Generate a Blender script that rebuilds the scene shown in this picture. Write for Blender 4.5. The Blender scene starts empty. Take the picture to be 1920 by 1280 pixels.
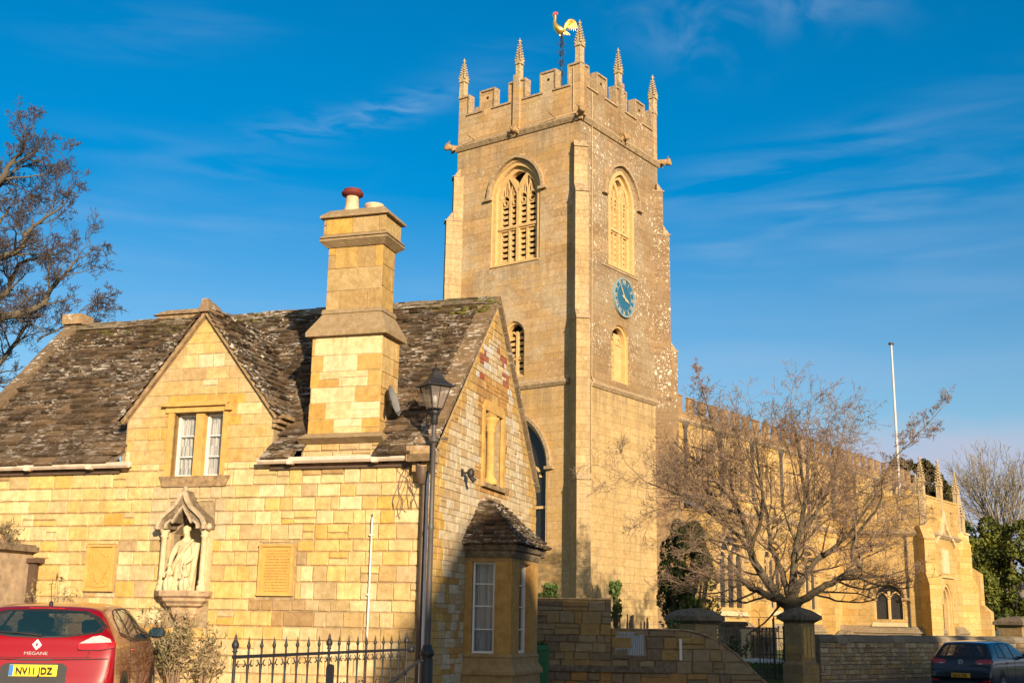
import bpy, math, random
import numpy as np
from mathutils import Vector, Matrix, noise
from mathutils.geometry import tessellate_polygon
from mathutils.bvhtree import BVHTree
PI = math.pi
# ------------------------------------------------------------------ camera, world, sun
sc = bpy.context.scene
FPX, PITCH, ROLL, EYE = 2242.28, .230774, .0170440, 1.75
cam_f = Vector((0, math.cos(PITCH), math.sin(PITCH)))
_R = Vector((1, 0, 0)); _U = _R.cross(cam_f)
cam_r = _R*math.cos(ROLL) + _U*math.sin(ROLL)
cam_u = -_R*math.sin(ROLL) + _U*math.cos(ROLL)
cd = bpy.data.cameras.new('camera'); cam = bpy.data.objects.new('camera', cd)
sc.collection.objects.link(cam)
M4 = Matrix((cam_r, cam_u, -cam_f)).transposed().to_4x4(); M4.translation = (0, 0, EYE)
cam.matrix_world = M4
cd.sensor_width = 36; cd.lens = FPX/1920*36; cd.clip_start = .1; cd.clip_end = 6000
sc.camera = cam
def ray(x, y): return cam_f + cam_r*((x-960)/FPX) - cam_u*((y-640)/FPX)
def at(x, y, Y):
    d = ray(x, y); return d*(Y/d.y) + Vector((0, 0, EYE))

SUN_AZ, SUN_EL = math.radians(19.4), math.radians(14.5)      # azimuth: right of straight behind the camera
sun_dir = Vector((math.sin(SUN_AZ)*math.cos(SUN_EL), -math.cos(SUN_AZ)*math.cos(SUN_EL), math.sin(SUN_EL)))
sl = bpy.data.lights.new('sun', 'SUN'); sl.energy = 5.0; sl.angle = math.radians(.55); sl.color = (1, .80, .55)
so = bpy.data.objects.new('sun', sl); sc.collection.objects.link(so)
so.rotation_euler = sun_dir.to_track_quat('Z', 'Y').to_euler()
sc.view_settings.view_transform = 'Standard'; sc.view_settings.look = 'None'
sc.view_settings.exposure = .66; sc.view_settings.gamma = 1

world = bpy.data.worlds.new('World'); sc.world = world; world.use_nodes = True
def build_world():
    nt = world.node_tree; nt.nodes.clear(); N = nt.nodes.new; L = nt.links.new
    out = N('ShaderNodeOutputWorld'); bg = N('ShaderNodeBackground'); bg.inputs[1].default_value = .082
    sky = N('ShaderNodeTexSky'); sky.sky_type = 'NISHITA'; sky.sun_disc = False
    sky.sun_elevation = SUN_EL; sky.sun_rotation = math.atan2(sun_dir.x, sun_dir.y)
    sky.altitude = 100; sky.air_density = 1.0; sky.dust_density = .9; sky.ozone_density = 2.2
    tc = N('ShaderNodeTexCoord'); sep = N('ShaderNodeSeparateXYZ'); L(tc.outputs['Generated'], sep.inputs[0])
    def m(op, a, b=None, c=None):
        n = N('ShaderNodeMath'); n.operation = op
        for i, v in enumerate((a, b, c)):
            if v is None: continue
            if isinstance(v, (int, float)): n.inputs[i].default_value = v
            else: L(v, n.inputs[i])
        return n.outputs[0]
    az = m('ARCTAN2', sep.outputs[0], sep.outputs[1]); el = m('ARCSINE', sep.outputs[2])
    comb = N('ShaderNodeCombineXYZ'); L(az, comb.inputs[0]); L(el, comb.inputs[1])
    def noi(rot, sx, sy, det, dist, off=0):
        mp = N('ShaderNodeMapping'); mp.inputs['Rotation'].default_value = (0, 0, rot)
        mp.inputs['Scale'].default_value = (sx, sy, 1); mp.inputs['Location'].default_value = (off, off, 0)
        L(comb.outputs[0], mp.inputs[0]); n = N('ShaderNodeTexNoise'); n.inputs['Scale'].default_value = 1
        n.inputs['Detail'].default_value = det; n.inputs['Distortion'].default_value = dist; L(mp.outputs[0], n.inputs['Vector'])
        return n.outputs[0]
    def ramp(v, a, b):
        n = N('ShaderNodeMapRange'); n.interpolation_type = 'SMOOTHSTEP'
        n.inputs[1].default_value = a; n.inputs[2].default_value = b; L(v, n.inputs[0]); return n.outputs[0]
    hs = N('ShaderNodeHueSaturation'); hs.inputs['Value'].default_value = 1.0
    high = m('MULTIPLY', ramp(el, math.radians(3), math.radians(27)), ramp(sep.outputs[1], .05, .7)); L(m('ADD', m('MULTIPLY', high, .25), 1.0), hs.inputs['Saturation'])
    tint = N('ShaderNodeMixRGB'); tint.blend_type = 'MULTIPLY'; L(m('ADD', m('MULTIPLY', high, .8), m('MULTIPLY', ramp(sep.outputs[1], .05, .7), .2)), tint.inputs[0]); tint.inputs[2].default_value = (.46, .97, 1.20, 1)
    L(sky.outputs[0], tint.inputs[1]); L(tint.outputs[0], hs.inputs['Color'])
    total = None
    def streak(px, py, ang, w, h, amp, fine):
        nonlocal total
        d = ray(px, py).normalized(); a0 = math.atan2(d.x, d.y); e0 = math.asin(d.z); c, s = math.cos(ang), math.sin(ang)
        da = m('SUBTRACT', az, a0); de = m('SUBTRACT', el, e0)
        u = m('DIVIDE', m('ADD', m('MULTIPLY', da, c), m('MULTIPLY', de, s)), w)
        v = m('DIVIDE', m('SUBTRACT', m('MULTIPLY', de, c), m('MULTIPLY', da, s)), h)
        g = m('EXPONENT', m('MULTIPLY', m('ADD', m('MULTIPLY', u, u), m('MULTIPLY', v, v)), -1))
        n = ramp(fine, .36, .72)
        r = m('MULTIPLY', m('MULTIPLY', g, n), amp)
        total = r if total is None else m('ADD', total, r)
    fa = noi(-.35, 22, 90, 7, .8); fb = noi(-.1, 7, 46, 6, .5, 3.1); fc = noi(-.2, 14, 22, 7, 1.2, 7.7); fd = noi(-.12, 4, 30, 4, .4, 1.7)
    streak(745, 203, .28, .055, .010, .55, fa); streak(560, 240, .2, .05, .012, .22, fa)
    streak(1270, 60, -.35, .05, .022, .42, fc); streak(1480, 10, -.1, .08, .018, .38, fc)
    streak(1600, 400, .16, .2, .028, .5, fb); streak(1500, 300, .2, .16, .02, .33, fb); streak(1750, 500, .06, .2, .04, .35, fd)
    streak(300, 430, .05, .12, .035, .4, fd); streak(400, 310, -.05, .12, .02, .2, fb); streak(1450, 690, 0, .22, .03, .35, fd)
    streak(700, 560, 0, .2, .02, .25, fd); streak(300, 60, .2, .1, .02, .12, fb); streak(930, 130, .2, .06, .02, .15, fb)
    # low cloud bank far behind the trees on the right
    d = ray(1800, 860).normalized(); a0 = math.atan2(d.x, d.y); e0 = math.asin(d.z)
    nb = noi(0, 9, 26, 5, .4, 5.5)
    edge = m('ADD', e0 + .028, m('MULTIPLY', m('SUBTRACT', nb, .5), .07))
    bank = m('MULTIPLY', ramp(m('SUBTRACT', edge, el), -.012, .03), ramp(m('SUBTRACT', az, .14), 0, .16))
    mx = N('ShaderNodeMixRGB'); L(m('MINIMUM', m('MULTIPLY', total, .62), .8), mx.inputs[0]); L(hs.outputs[0], mx.inputs[1]); mx.inputs[2].default_value = (3.1, 4.3, 6.0, 1)
    mx2 = N('ShaderNodeMixRGB'); L(m('MULTIPLY', bank, .92), mx2.inputs[0]); L(mx.outputs[0], mx2.inputs[1]); mx2.inputs[2].default_value = (3.9, 4.25, 5.4, 1)
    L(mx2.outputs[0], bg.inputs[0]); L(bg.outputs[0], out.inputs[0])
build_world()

# ------------------------------------------------------------------ materials
class NT:
    def __init__(s, name):
        s.m = bpy.data.materials.new(name); s.m.use_nodes = True; s.t = s.m.node_tree
        s.b = s.t.nodes['Principled BSDF']; s.cache = {}
    def n(s, ty, **kw):
        n = s.t.nodes.new('ShaderNode'+ty)
        for k, v in kw.items():
            if hasattr(n, k): setattr(n, k, v)
        return n
    def set(s, sock, v):
        if isinstance(v, bpy.types.NodeSocket): s.t.links.new(v, sock)
        elif isinstance(v, (tuple, list)) and len(v) == 3 and sock.type == 'RGBA': sock.default_value = (*v, 1)
        else: sock.default_value = v
    def uv(s):
        if 'uv' not in s.cache: s.cache['uv'] = s.n('TexCoord').outputs['UV']
        return s.cache['uv']
    def pos(s):
        if 'pos' not in s.cache: s.cache['pos'] = s.n('NewGeometry').outputs['Position']
        return s.cache['pos']
    def col(s):
        n = s.n('VertexColor'); n.layer_name = 'Col'; return n.outputs[0]
    def map(s, v, sc=(1, 1, 1), loc=(0, 0, 0), rot=(0, 0, 0)):
        n = s.n('Mapping'); s.set(n.inputs[0], v); n.inputs['Scale'].default_value = sc
        n.inputs['Location'].default_value = loc; n.inputs['Rotation'].default_value = rot; return n.outputs[0]
    def noise(s, scale, det=5, rough=.6, vec=None, dist=0):
        n = s.n('TexNoise'); s.set(n.inputs['Vector'], vec or s.pos()); n.inputs['Scale'].default_value = scale
        n.inputs['Detail'].default_value = det; n.inputs['Roughness'].default_value = rough; n.inputs['Distortion'].default_value = dist
        return n.outputs[0]
    def vor(s, scale, vec=None, feat='F1', out=0, rnd=1):
        n = s.n('TexVoronoi', feature=feat); s.set(n.inputs['Vector'], vec or s.pos()); n.inputs['Scale'].default_value = scale
        n.inputs['Randomness'].default_value = rnd; return n.outputs[out]
    def ramp(s, v, a, b, lo=0., hi=1.):
        n = s.n('MapRange'); s.set(n.inputs[0], v); n.inputs[1].default_value = a; n.inputs[2].default_value = b
        n.inputs[3].default_value = lo; n.inputs[4].default_value = hi; return n.outputs[0]
    def math(s, op, a, b=0.):
        n = s.n('Math', operation=op); s.set(n.inputs[0], a); s.set(n.inputs[1], b); return n.outputs[0]
    def mix(s, f, a, b, ty='MIX'):
        n = s.n('MixRGB', blend_type=ty); s.set(n.inputs[0], f); s.set(n.inputs[1], a); s.set(n.inputs[2], b); return n.outputs[0]
    def sepz(s, i=2):
        n = s.n('SeparateXYZ'); s.set(n.inputs[0], s.pos()); return n.outputs[i]
    def bump(s, h, st=.5, d=.02):
        n = s.n('Bump'); s.set(n.inputs['Height'], h); n.inputs['Strength'].default_value = st; n.inputs['Distance'].default_value = d
        s.t.links.new(n.outputs[0], s.b.inputs['Normal'])
    def base(s, c, rough=.9, metal=0., spec=.3):
        s.set(s.b.inputs['Base Color'], c); s.set(s.b.inputs['Roughness'], rough); s.b.inputs['Metallic'].default_value = metal
        s.b.inputs['Specular IOR Level'].default_value = spec; return s.m

def m_block(name, gain=1.0, stain=.5, speck=.0, moss=0.):
    t = NT(name); c = t.col()
    n1 = t.noise(9, 6, .65); n2 = t.noise(1.3, 5, .6); n3 = t.noise(60, 3, .6)
    c = t.mix(1., c, t.mix(t.ramp(n1, .3, .7), (.74*gain, .70*gain, .62*gain), (1.14*gain, 1.15*gain, 1.16*gain)), 'MULTIPLY')
    c = t.mix(t.ramp(n2, .55, .78, 0, stain), c, t.mix(.6, c, (.30, .22, .12)))
    c = t.mix(t.ramp(t.noise(1, 5, .7, t.map(t.pos(), (4.5, 4.5, .7))), .52, .75, 0, .4), c, (.26, .18, .09))
    c = t.mix(t.ramp(n3, .6, .8, 0, .35), c, (.25, .18, .10))
    if speck:
        v = t.vor(26, t.map(t.pos(), (1, 1, 1))); big = t.noise(1.6, 3, .6)
        f = t.math('MULTIPLY', t.ramp(v, .22, .12), t.ramp(big, .5, .62)); f = t.math('MULTIPLY', f, speck)
        c = t.mix(f, c, (.62, .56, .45))
    h = t.math('ADD', t.noise(14, 6, .7), t.math('MULTIPLY', n3, .35))
    t.bump(h, .8, .018)
    return t.base(c, .92, spec=.15)

def m_ashlar(name, c1, c2, c3, joint=.5, lichen=0., lz=None, bw=.85, bh=.36, grime=.5, low=None, warm=0.):
    t = NT(name); uv = t.uv()
    n0 = t.noise(.9, 3, .5)
    wob = t.n('VectorMath', operation='ADD'); t.set(wob.inputs[0], uv)
    off = t.n('CombineXYZ'); t.set(off.inputs[0], t.math('MULTIPLY', t.noise(2.5, 2, .5), .06)); t.set(off.inputs[1], t.math('MULTIPLY', t.noise(3.1, 2, .5), .03))
    t.set(wob.inputs[1], off.outputs[0])
    def brick(w, h, o, sq):
        b = t.n('TexBrick'); b.offset = o; b.squash = sq; b.squash_frequency = 3; t.set(b.inputs['Vector'], wob.outputs[0])
        b.inputs['Color1'].default_value = (0, 0, 0, 1); b.inputs['Color2'].default_value = (1, 1, 1, 1); b.inputs['Mortar'].default_value = (.5, .5, .5, 1)
        b.inputs['Scale'].default_value = 1; b.inputs['Mortar Size'].default_value = .008; b.inputs['Mortar Smooth'].default_value = .4
        b.inputs['Brick Width'].default_value = w; b.inputs['Row Height'].default_value = h; b.inputs['Bias'].default_value = 0
        return b
    b = brick(bw, bh, .43, 1.35)
    bc = b.outputs['Color']; bf = b.outputs['Fac']
    b2 = brick(bw*2.3, bh*2, .37, 1.)
    c = t.mix(bc, c1, c2)
    c = t.mix(1., c, t.mix(b2.outputs['Color'], (.86, .84, .80), (1.13, 1.12, 1.10)), 'MULTIPLY')
    b3 = brick(bw, bh, .43, 1.35); b3.inputs['Bias'].default_value = -.55; c = t.mix(t.math('MULTIPLY', b3.outputs['Color'], .32*grime), c, (.27, .18, .09))
    c = t.mix(t.ramp(t.noise(.45, 4, .6), .45, .66), c, c3)
    if low is not None:      # paler, cleaner masonry of the lower stage
        zf = t.ramp(t.sepz(), low[0]-.03, low[0]+.03)
        c = t.mix(zf, t.mix(bc, low[1], low[2]), c)
    c = t.mix(1., c, t.mix(t.ramp(t.noise(7, 6, .7), .3, .72), (.72, .70, .66), (1.15, 1.15, 1.15)), 'MULTIPLY')
    c = t.mix(t.ramp(t.noise(28, 4, .7), .52, .75, 0, .55*grime), c, (.20, .145, .08))
    c = t.mix(t.ramp(t.noise(1.7, 5, .7), .50, .68, 0, .55*grime), c, (.24, .17, .095))
    st = t.noise(1, 5, .65, t.map(t.pos(), (3.2, 3.2, .28)))
    c = t.mix(t.ramp(st, .5, .75, 0, .6*grime), c, (.25, .185, .11))
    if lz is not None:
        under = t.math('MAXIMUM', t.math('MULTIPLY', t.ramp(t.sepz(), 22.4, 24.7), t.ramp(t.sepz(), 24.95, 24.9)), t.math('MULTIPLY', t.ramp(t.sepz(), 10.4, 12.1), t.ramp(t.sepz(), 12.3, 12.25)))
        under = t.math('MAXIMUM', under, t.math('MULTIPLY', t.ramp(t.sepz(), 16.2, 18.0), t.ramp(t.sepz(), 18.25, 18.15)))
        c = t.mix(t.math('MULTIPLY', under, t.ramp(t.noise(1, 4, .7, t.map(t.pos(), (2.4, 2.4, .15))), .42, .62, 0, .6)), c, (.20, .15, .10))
    if warm: c = t.mix(t.ramp(t.noise(.8, 3, .5, t.map(t.pos(), (1, 1, 2.2))), .5, .68, 0, warm), c, (.50, .30, .09))
    c = t.mix(t.math('MULTIPLY', bf, joint), c, (.20, .15, .09))
    if lichen:
        msk = t.math('MULTIPLY', t.ramp(t.noise(.5, 4, .7), .40, .56), t.ramp(t.noise(3.2, 3, .6), .36, .55, .25, 1.))
        f = None
        for sc_, a, bb, w in ((3.6, .25, .17, .9), (8, .28, .2, .85), (19, .29, .21, .7)):
            v = t.vor(sc_, t.map(t.pos(), (1, 1, .8), (sc_, 0, 0))); 
            v = t.math('ADD', v, t.math('MULTIPLY', t.math('SUBTRACT', t.noise(22, 2, .6), .5), .22))
            g = t.math('MULTIPLY', t.ramp(v, a, bb), w); f = g if f is None else t.math('MAXIMUM', f, g)
        f = t.math('MULTIPLY', f, t.math('MULTIPLY', msk, lichen))
        if lz is not None: f = t.math('MULTIPLY', f, t.ramp(t.sepz(), lz-.3, lz+.5))
        c = t.mix(f, c, (.70, .66, .55))
    h = t.math('SUBTRACT', t.math('MULTIPLY', t.noise(16, 6, .7), .6), t.math('MULTIPLY', bf, .9))
    h = t.math('ADD', h, t.math('MULTIPLY', bc, .25))
    t.bump(h, .7, .02)
    return t.base(c, .93, spec=.12)

def m_slate(name, white=1., moss=1., zmoss=None):
    t = NT(name); c = t.col()
    c = t.mix(1., c, t.mix(t.ramp(t.noise(11, 6, .7), .3, .7), (.62, .6, .58), (1.3, 1.28, 1.25)), 'MULTIPLY')
    c = t.mix(t.ramp(t.noise(2.2, 5, .7), .55, .72, 0, .55), c, (.17, .115, .07))
    c = t.mix(t.ramp(t.noise(38, 4, .7), .57, .7, 0, .6), c, (.30, .235, .17))
    f = None
    for sc_, k in ((4.2, .95), (8, .95), (17, .8)):
        v = t.vor(sc_, t.map(t.uv(), (.60, 1.45, 1), (sc_, sc_, 0)))
        v = t.math('ADD', v, t.math('MULTIPLY', t.math('SUBTRACT', t.noise(26, 3, .7), .5), .35))
        g = t.math('MULTIPLY', t.ramp(v, .30, .22), k); f = g if f is None else t.math('MAXIMUM', f, g)
    z = t.sepz(); up = t.ramp(z, 4.2, 6.6, .5, 1.) if zmoss else 1.
    f = t.math('MULTIPLY', t.math('MULTIPLY', f, t.ramp(t.noise(1.3, 4, .65), .44, .58)), up); f = t.math('MULTIPLY', f, white)
    c = t.mix(f, c, (.62, .57, .50))
    mo = t.ramp(t.noise(5, 5, .7), .54, .66)
    if zmoss: mo = t.math('MULTIPLY', mo, t.ramp(z, zmoss-.55, zmoss, .15, 1.))
    c = t.mix(t.math('MULTIPLY', mo, moss), c, (.085, .082, .018))
    t.bump(t.noise(22, 6, .75), .8, .02)
    return t.base(c, .9, spec=.15)

def m_plain(name, c, rough=.8, metal=0., spec=.3, var=.25, sc_=9., bump=.15, dark=None):
    t = NT(name)
    k = t.mix(t.ramp(t.noise(sc_, 5, .6), .3, .7), tuple(x*(1-var) for x in c), tuple(min(1, x*(1+var)) for x in c))
    if dark: k = t.mix(t.ramp(t.noise(sc_*.4, 5, .7), .5, .7, 0, .8), k, dark)
    if bump: t.bump(t.noise(sc_*3, 5, .7), bump, .01)
    return t.base(k, rough, metal, spec)

class Mats(dict):
    def __getattr__(s, k): return s[k]
M = Mats()
M.block = m_block('facade_stone', 1.0, .45)
M.block_worn = m_block('weathered_stone', 1.0, .6, .5)
M.mortar = m_plain('mortar', (.34, .255, .15), .95, var=.3, sc_=14, bump=.5, dark=(.20, .15, .09))
M.trim = m_plain('ochre_trim', (.56, .345, .105), .9, var=.2, sc_=7, bump=.4, dark=(.42, .26, .09))
M.coping = m_plain('coping_stone', (.30, .205, .11), .93, var=.45, sc_=10, bump=.7, dark=(.13, .095, .06))
M.sooty = m_plain('sooty_stone', (.19, .145, .095), .93, var=.5, sc_=12, bump=.7, dark=(.08, .062, .045))
M.cream = m_plain('cream_stone', (.60, .49, .30), .9, var=.15, sc_=14, bump=.35, dark=(.40, .30, .17))
M.plaque = m_plain('ochre_plaque', (.55, .325, .085), .88, var=.12, sc_=6, bump=.3)
M.plaque_dark = m_plain('dark_ochre', (.36, .20, .06), .9, var=.2)  # darker ochre for the plaque lettering
M.slate = m_slate('stone_slates', 1., .8, 7.2)
M.slate_bay = m_slate('bay_slates', .8, .5)
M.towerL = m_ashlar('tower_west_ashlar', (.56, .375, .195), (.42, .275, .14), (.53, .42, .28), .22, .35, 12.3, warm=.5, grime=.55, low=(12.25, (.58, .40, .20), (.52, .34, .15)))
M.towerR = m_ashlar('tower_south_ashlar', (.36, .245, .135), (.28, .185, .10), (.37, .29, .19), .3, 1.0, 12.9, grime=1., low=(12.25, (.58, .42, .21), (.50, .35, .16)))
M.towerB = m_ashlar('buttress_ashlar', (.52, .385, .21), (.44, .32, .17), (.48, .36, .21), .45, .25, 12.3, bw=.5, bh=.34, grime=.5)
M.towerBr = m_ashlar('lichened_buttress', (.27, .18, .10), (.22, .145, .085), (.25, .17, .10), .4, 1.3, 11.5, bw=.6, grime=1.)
M.tstring = m_plain('tower_string', (.38, .28, .165), .93, var=.4, sc_=9, bump=.6, dark=(.20, .14, .08))
M.ttrim = m_plain('tower_dressing', (.58, .395, .175), .9, var=.16, sc_=6, bump=.35, dark=(.44, .30, .14))
M.tgold = m_plain('tower_gold_reveal', (.62, .42, .14), .9, var=.15, sc_=5, bump=.3)
M.garg = m_plain('gargoyle_stone', (.36, .235, .115), .93, var=.4, sc_=10, bump=.6, dark=(.20, .13, .07))
M.pinn = m_plain('pinnacle_stone', (.44, .34, .20), .93, var=.4, sc_=10, bump=.6, dark=(.24, .18, .10))
M.nave = m_ashlar('nave_ashlar', (.60, .42, .18), (.50, .32, .10), (.56, .40, .18), .3, .1, None, warm=.5, grime=.35)
M.navetop = m_ashlar('nave_parapet_stone', (.40, .255, .13), (.33, .21, .11), (.36, .24, .13), .4, .3, None, grime=.9)
M.boundary = m_ashlar('boundary_rubble', (.33, .28, .20), (.26, .215, .15), (.30, .23, .15), .9, .2, None, bw=.34, bh=.15, grime=.9)
M.garden = m_ashlar('garden_wall_stone', (.40, .255, .09), (.30, .22, .13), (.34, .25, .14), .6, .1, None, bw=.55, bh=.27, grime=.9)
M.dark = m_plain('dark_void', (.012, .011, .010), .9, var=.1, bump=0)
M.lead = m_plain('lead', (.16, .17, .19), .5, .3, .4, var=.3)
M.iron = m_plain('black_iron', (.022, .021, .022), .5, 0, .45, var=.3, sc_=30)
M.lampgrey = m_plain('lamp_grey_paint', (.085, .075, .07), .5, 0, .45, var=.15)
M.gutter = m_plain('gutter_paint', (.66, .54, .44), .55, 0, .4, var=.12, dark=(.42, .30, .2), sc_=5)
M.white = m_plain('white_paint', (.74, .72, .68), .45, 0, .45, var=.05, bump=0)
M.pipe_white = m_plain('white_pipe', (.78, .74, .68), .4, 0, .5, var=.05, bump=0)
M.pipe_brown = m_plain('brown_pipe', (.10, .065, .045), .5, 0, .4, var=.2)
M.bark = m_plain('bark', (.10, .08, .05), .9, var=.4, sc_=12, bump=.8, dark=(.10, .085, .045))
M.bark_pale = m_plain('twig_bark', (.27, .185, .125), .85, var=.3, sc_=8, bump=.2, dark=(.19, .12, .09))
M.bark_left = m_plain('far_bark', (.12, .10, .07), .9, var=.35, sc_=3, bump=.4, dark=(.10, .08, .06))
M.bark_twig = m_plain('purple_twig', (.085, .066, .062), .9, var=.3, sc_=3, bump=0)
M.bark_grey = m_plain('grey_bark', (.27, .23, .17), .9, var=.3, sc_=2, bump=0)
M.glassdark = m_plain('leaded_glass', (.02, .022, .024), .18, 0, .5, var=.4, sc_=20, bump=.1)
M.asphalt = m_plain('asphalt', (.095, .085, .075), .9, var=.2, sc_=20, bump=.4)
M.paving = m_plain('paving', (.24, .19, .135), .9, var=.2, sc_=10, bump=.3)
M.grass = m_plain('turf', (.075, .10, .025), .95, var=.4, sc_=6, bump=.8)
M.gold = m_plain('gilding', (.95, .62, .16), .3, .75, .5, var=.12, sc_=12, bump=.2)
M.goldpaint = m_plain('gold_paint', (.62, .47, .22), .6, 0, .4, var=.2)
M.redpaint = m_plain('red_paint', (.62, .06, .045), .5, var=.1)
M.blue = m_plain('clock_blue', (.02, .12, .22), .6, var=.16, sc_=6, bump=0, dark=(.03, .10, .17))
M.terra = m_plain('terracotta_red', (.17, .032, .025), .7, var=.2)
M.potcream = m_plain('cream_pot', (.62, .44, .28), .8, var=.15)
M.tyre = m_plain('tyre_rubber', (.02, .02, .02), .85, var=.2)
M.alloy = m_plain('alloy', (.55, .55, .56), .3, .9, .5, var=.1, bump=0)
M.chrome = m_plain('chrome', (.80, .80, .80), .35, .45, .5, var=.03, bump=0)
M.plastic = m_plain('black_plastic', (.025, .025, .027), .55, var=.15, bump=0)
M.greenbin = m_plain('green_bin_plastic', (.02, .14, .06), .5, var=.15)
M.plateyel = m_plain('yellow_plate', (.85, .62, .02), .45, var=.03, bump=0)
M.platedull = m_plain('amber_plate', (.62, .36, .03), .5, var=.05, bump=0)
M.plateblue = m_plain('blue_band', (.02, .16, .50), .5, var=.05, bump=0)
M.black = m_plain('black_lettering', (.01, .01, .01), .5, var=0, bump=0)
M.door = m_plain('cream_door', (.62, .60, .47), .6, var=.05, bump=0)
M.dish = m_plain('grey_dish', (.22, .22, .21), .5, 0, .4, var=.1, bump=0)
M.hill = m_plain('hill_turf', (.13, .13, .10), .95, var=.3, sc_=.02, bump=0)
def m_paint(name, c, metal=.2, rough=.22):
    t = NT(name); lw = t.n('LayerWeight'); lw.inputs[0].default_value = .35
    k = t.mix(t.math('MULTIPLY', lw.outputs['Facing'], .6), c, tuple(x*.45 for x in c))
    m = t.base(k, rough, metal, .4); t.b.inputs['Coat Weight'].default_value = .7; t.b.inputs['Coat Roughness'].default_value = .04
    t.bump(t.noise(1.6, 2, .4), .04, .05); return m
M.carred = m_paint('red_car_paint', (.27, .0, .002), .0)
M.carblue = m_paint('slate_blue_car_paint', (.014, .024, .038), .2)
M.carwhite = m_paint('white_car_paint', (.72, .72, .71), 0)
def m_glass(name, c, alpha=.35, rough=.03):
    t = NT(name); t.base(c, rough, 0, .6); t.b.inputs['Alpha'].default_value = alpha; t.b.inputs['Coat Weight'].default_value = 1
    t.b.inputs['Coat Roughness'].default_value = .03; return t.m
M.carglass = m_glass('car_glass', (.008, .035, .05), .66)
M.pane = m_glass('window_glass', (.25, .28, .30), .14, .05)
M.lampglass = m_glass('lantern_glass', (.32, .27, .24), .42, .15)
def m_lens(name, c):
    t = NT(name); v = t.n('TexWave'); v.inputs['Scale'].default_value = 60; t.set(v.inputs['Vector'], t.pos())
    t.set(t.b.inputs['Base Color'], t.mix(v.outputs[1], c, tuple(min(1, x*1.5+.02) for x in c)))
    t.base(t.mix(t.ramp(t.noise(40, 2, .5), .3, .7), c, tuple(x*.6 for x in c)), .15, 0, .6); t.b.inputs['Coat Weight'].default_value = 1; return t.m
M.lensred = m_lens('red_lens', (.50, .008, .008)); M.lensclear = m_lens('clear_lens', (.68, .62, .60)); M.lensamber = m_lens('amber_lens', (.8, .45, .25))
def m_curtain(name, c):
    t = NT(name); w = t.n('TexWave'); w.bands_direction = 'X'; w.inputs['Scale'].default_value = 9; w.inputs['Distortion'].default_value = 3.5
    w.inputs['Detail'].default_value = 3; w.inputs['Detail Scale'].default_value = .6; t.set(w.inputs['Vector'], t.map(t.uv(), (1, .16, 1)))
    k = t.mix(t.ramp(w.outputs[1], 0, 1), tuple(x*.62 for x in c), c); t.bump(w.outputs[1], .8, .03); return t.base(k, .9)
M.curtain = m_curtain('net_curtain', (.80, .79, .76)); M.curtain_blue = m_curtain('bay_curtain', (.56, .58, .60))
def m_leaf(name, c, c2):
    t = NT(name); k = t.mix(t.ramp(t.col(), 0, 1), c, c2); t.base(k, .65, 0, .3)
    t.b.inputs['Subsurface Weight'].default_value = 0; return t.m
M.yew = m_leaf('yew_leaf', (.022, .040, .012), (.085, .12, .025)); M.conifer = m_leaf('conifer_leaf', (.030, .045, .008), (.14, .155, .022))
M.darkcon = m_leaf('dark_conifer_leaf', (.035, .030, .012), (.10, .085, .03)); M.ivy = m_leaf('ivy_leaf', (.05, .09, .02), (.16, .22, .06))
M.shrub = m_leaf('shrub_leaf', (.10, .10, .04), (.33, .25, .14)); M.blade = m_leaf('grass_blade', (.04, .08, .015), (.13, .20, .04))
M.snowdrop = m_plain('snowdrop', (.7, .72, .68), .7, var=.1, bump=0)

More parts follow.
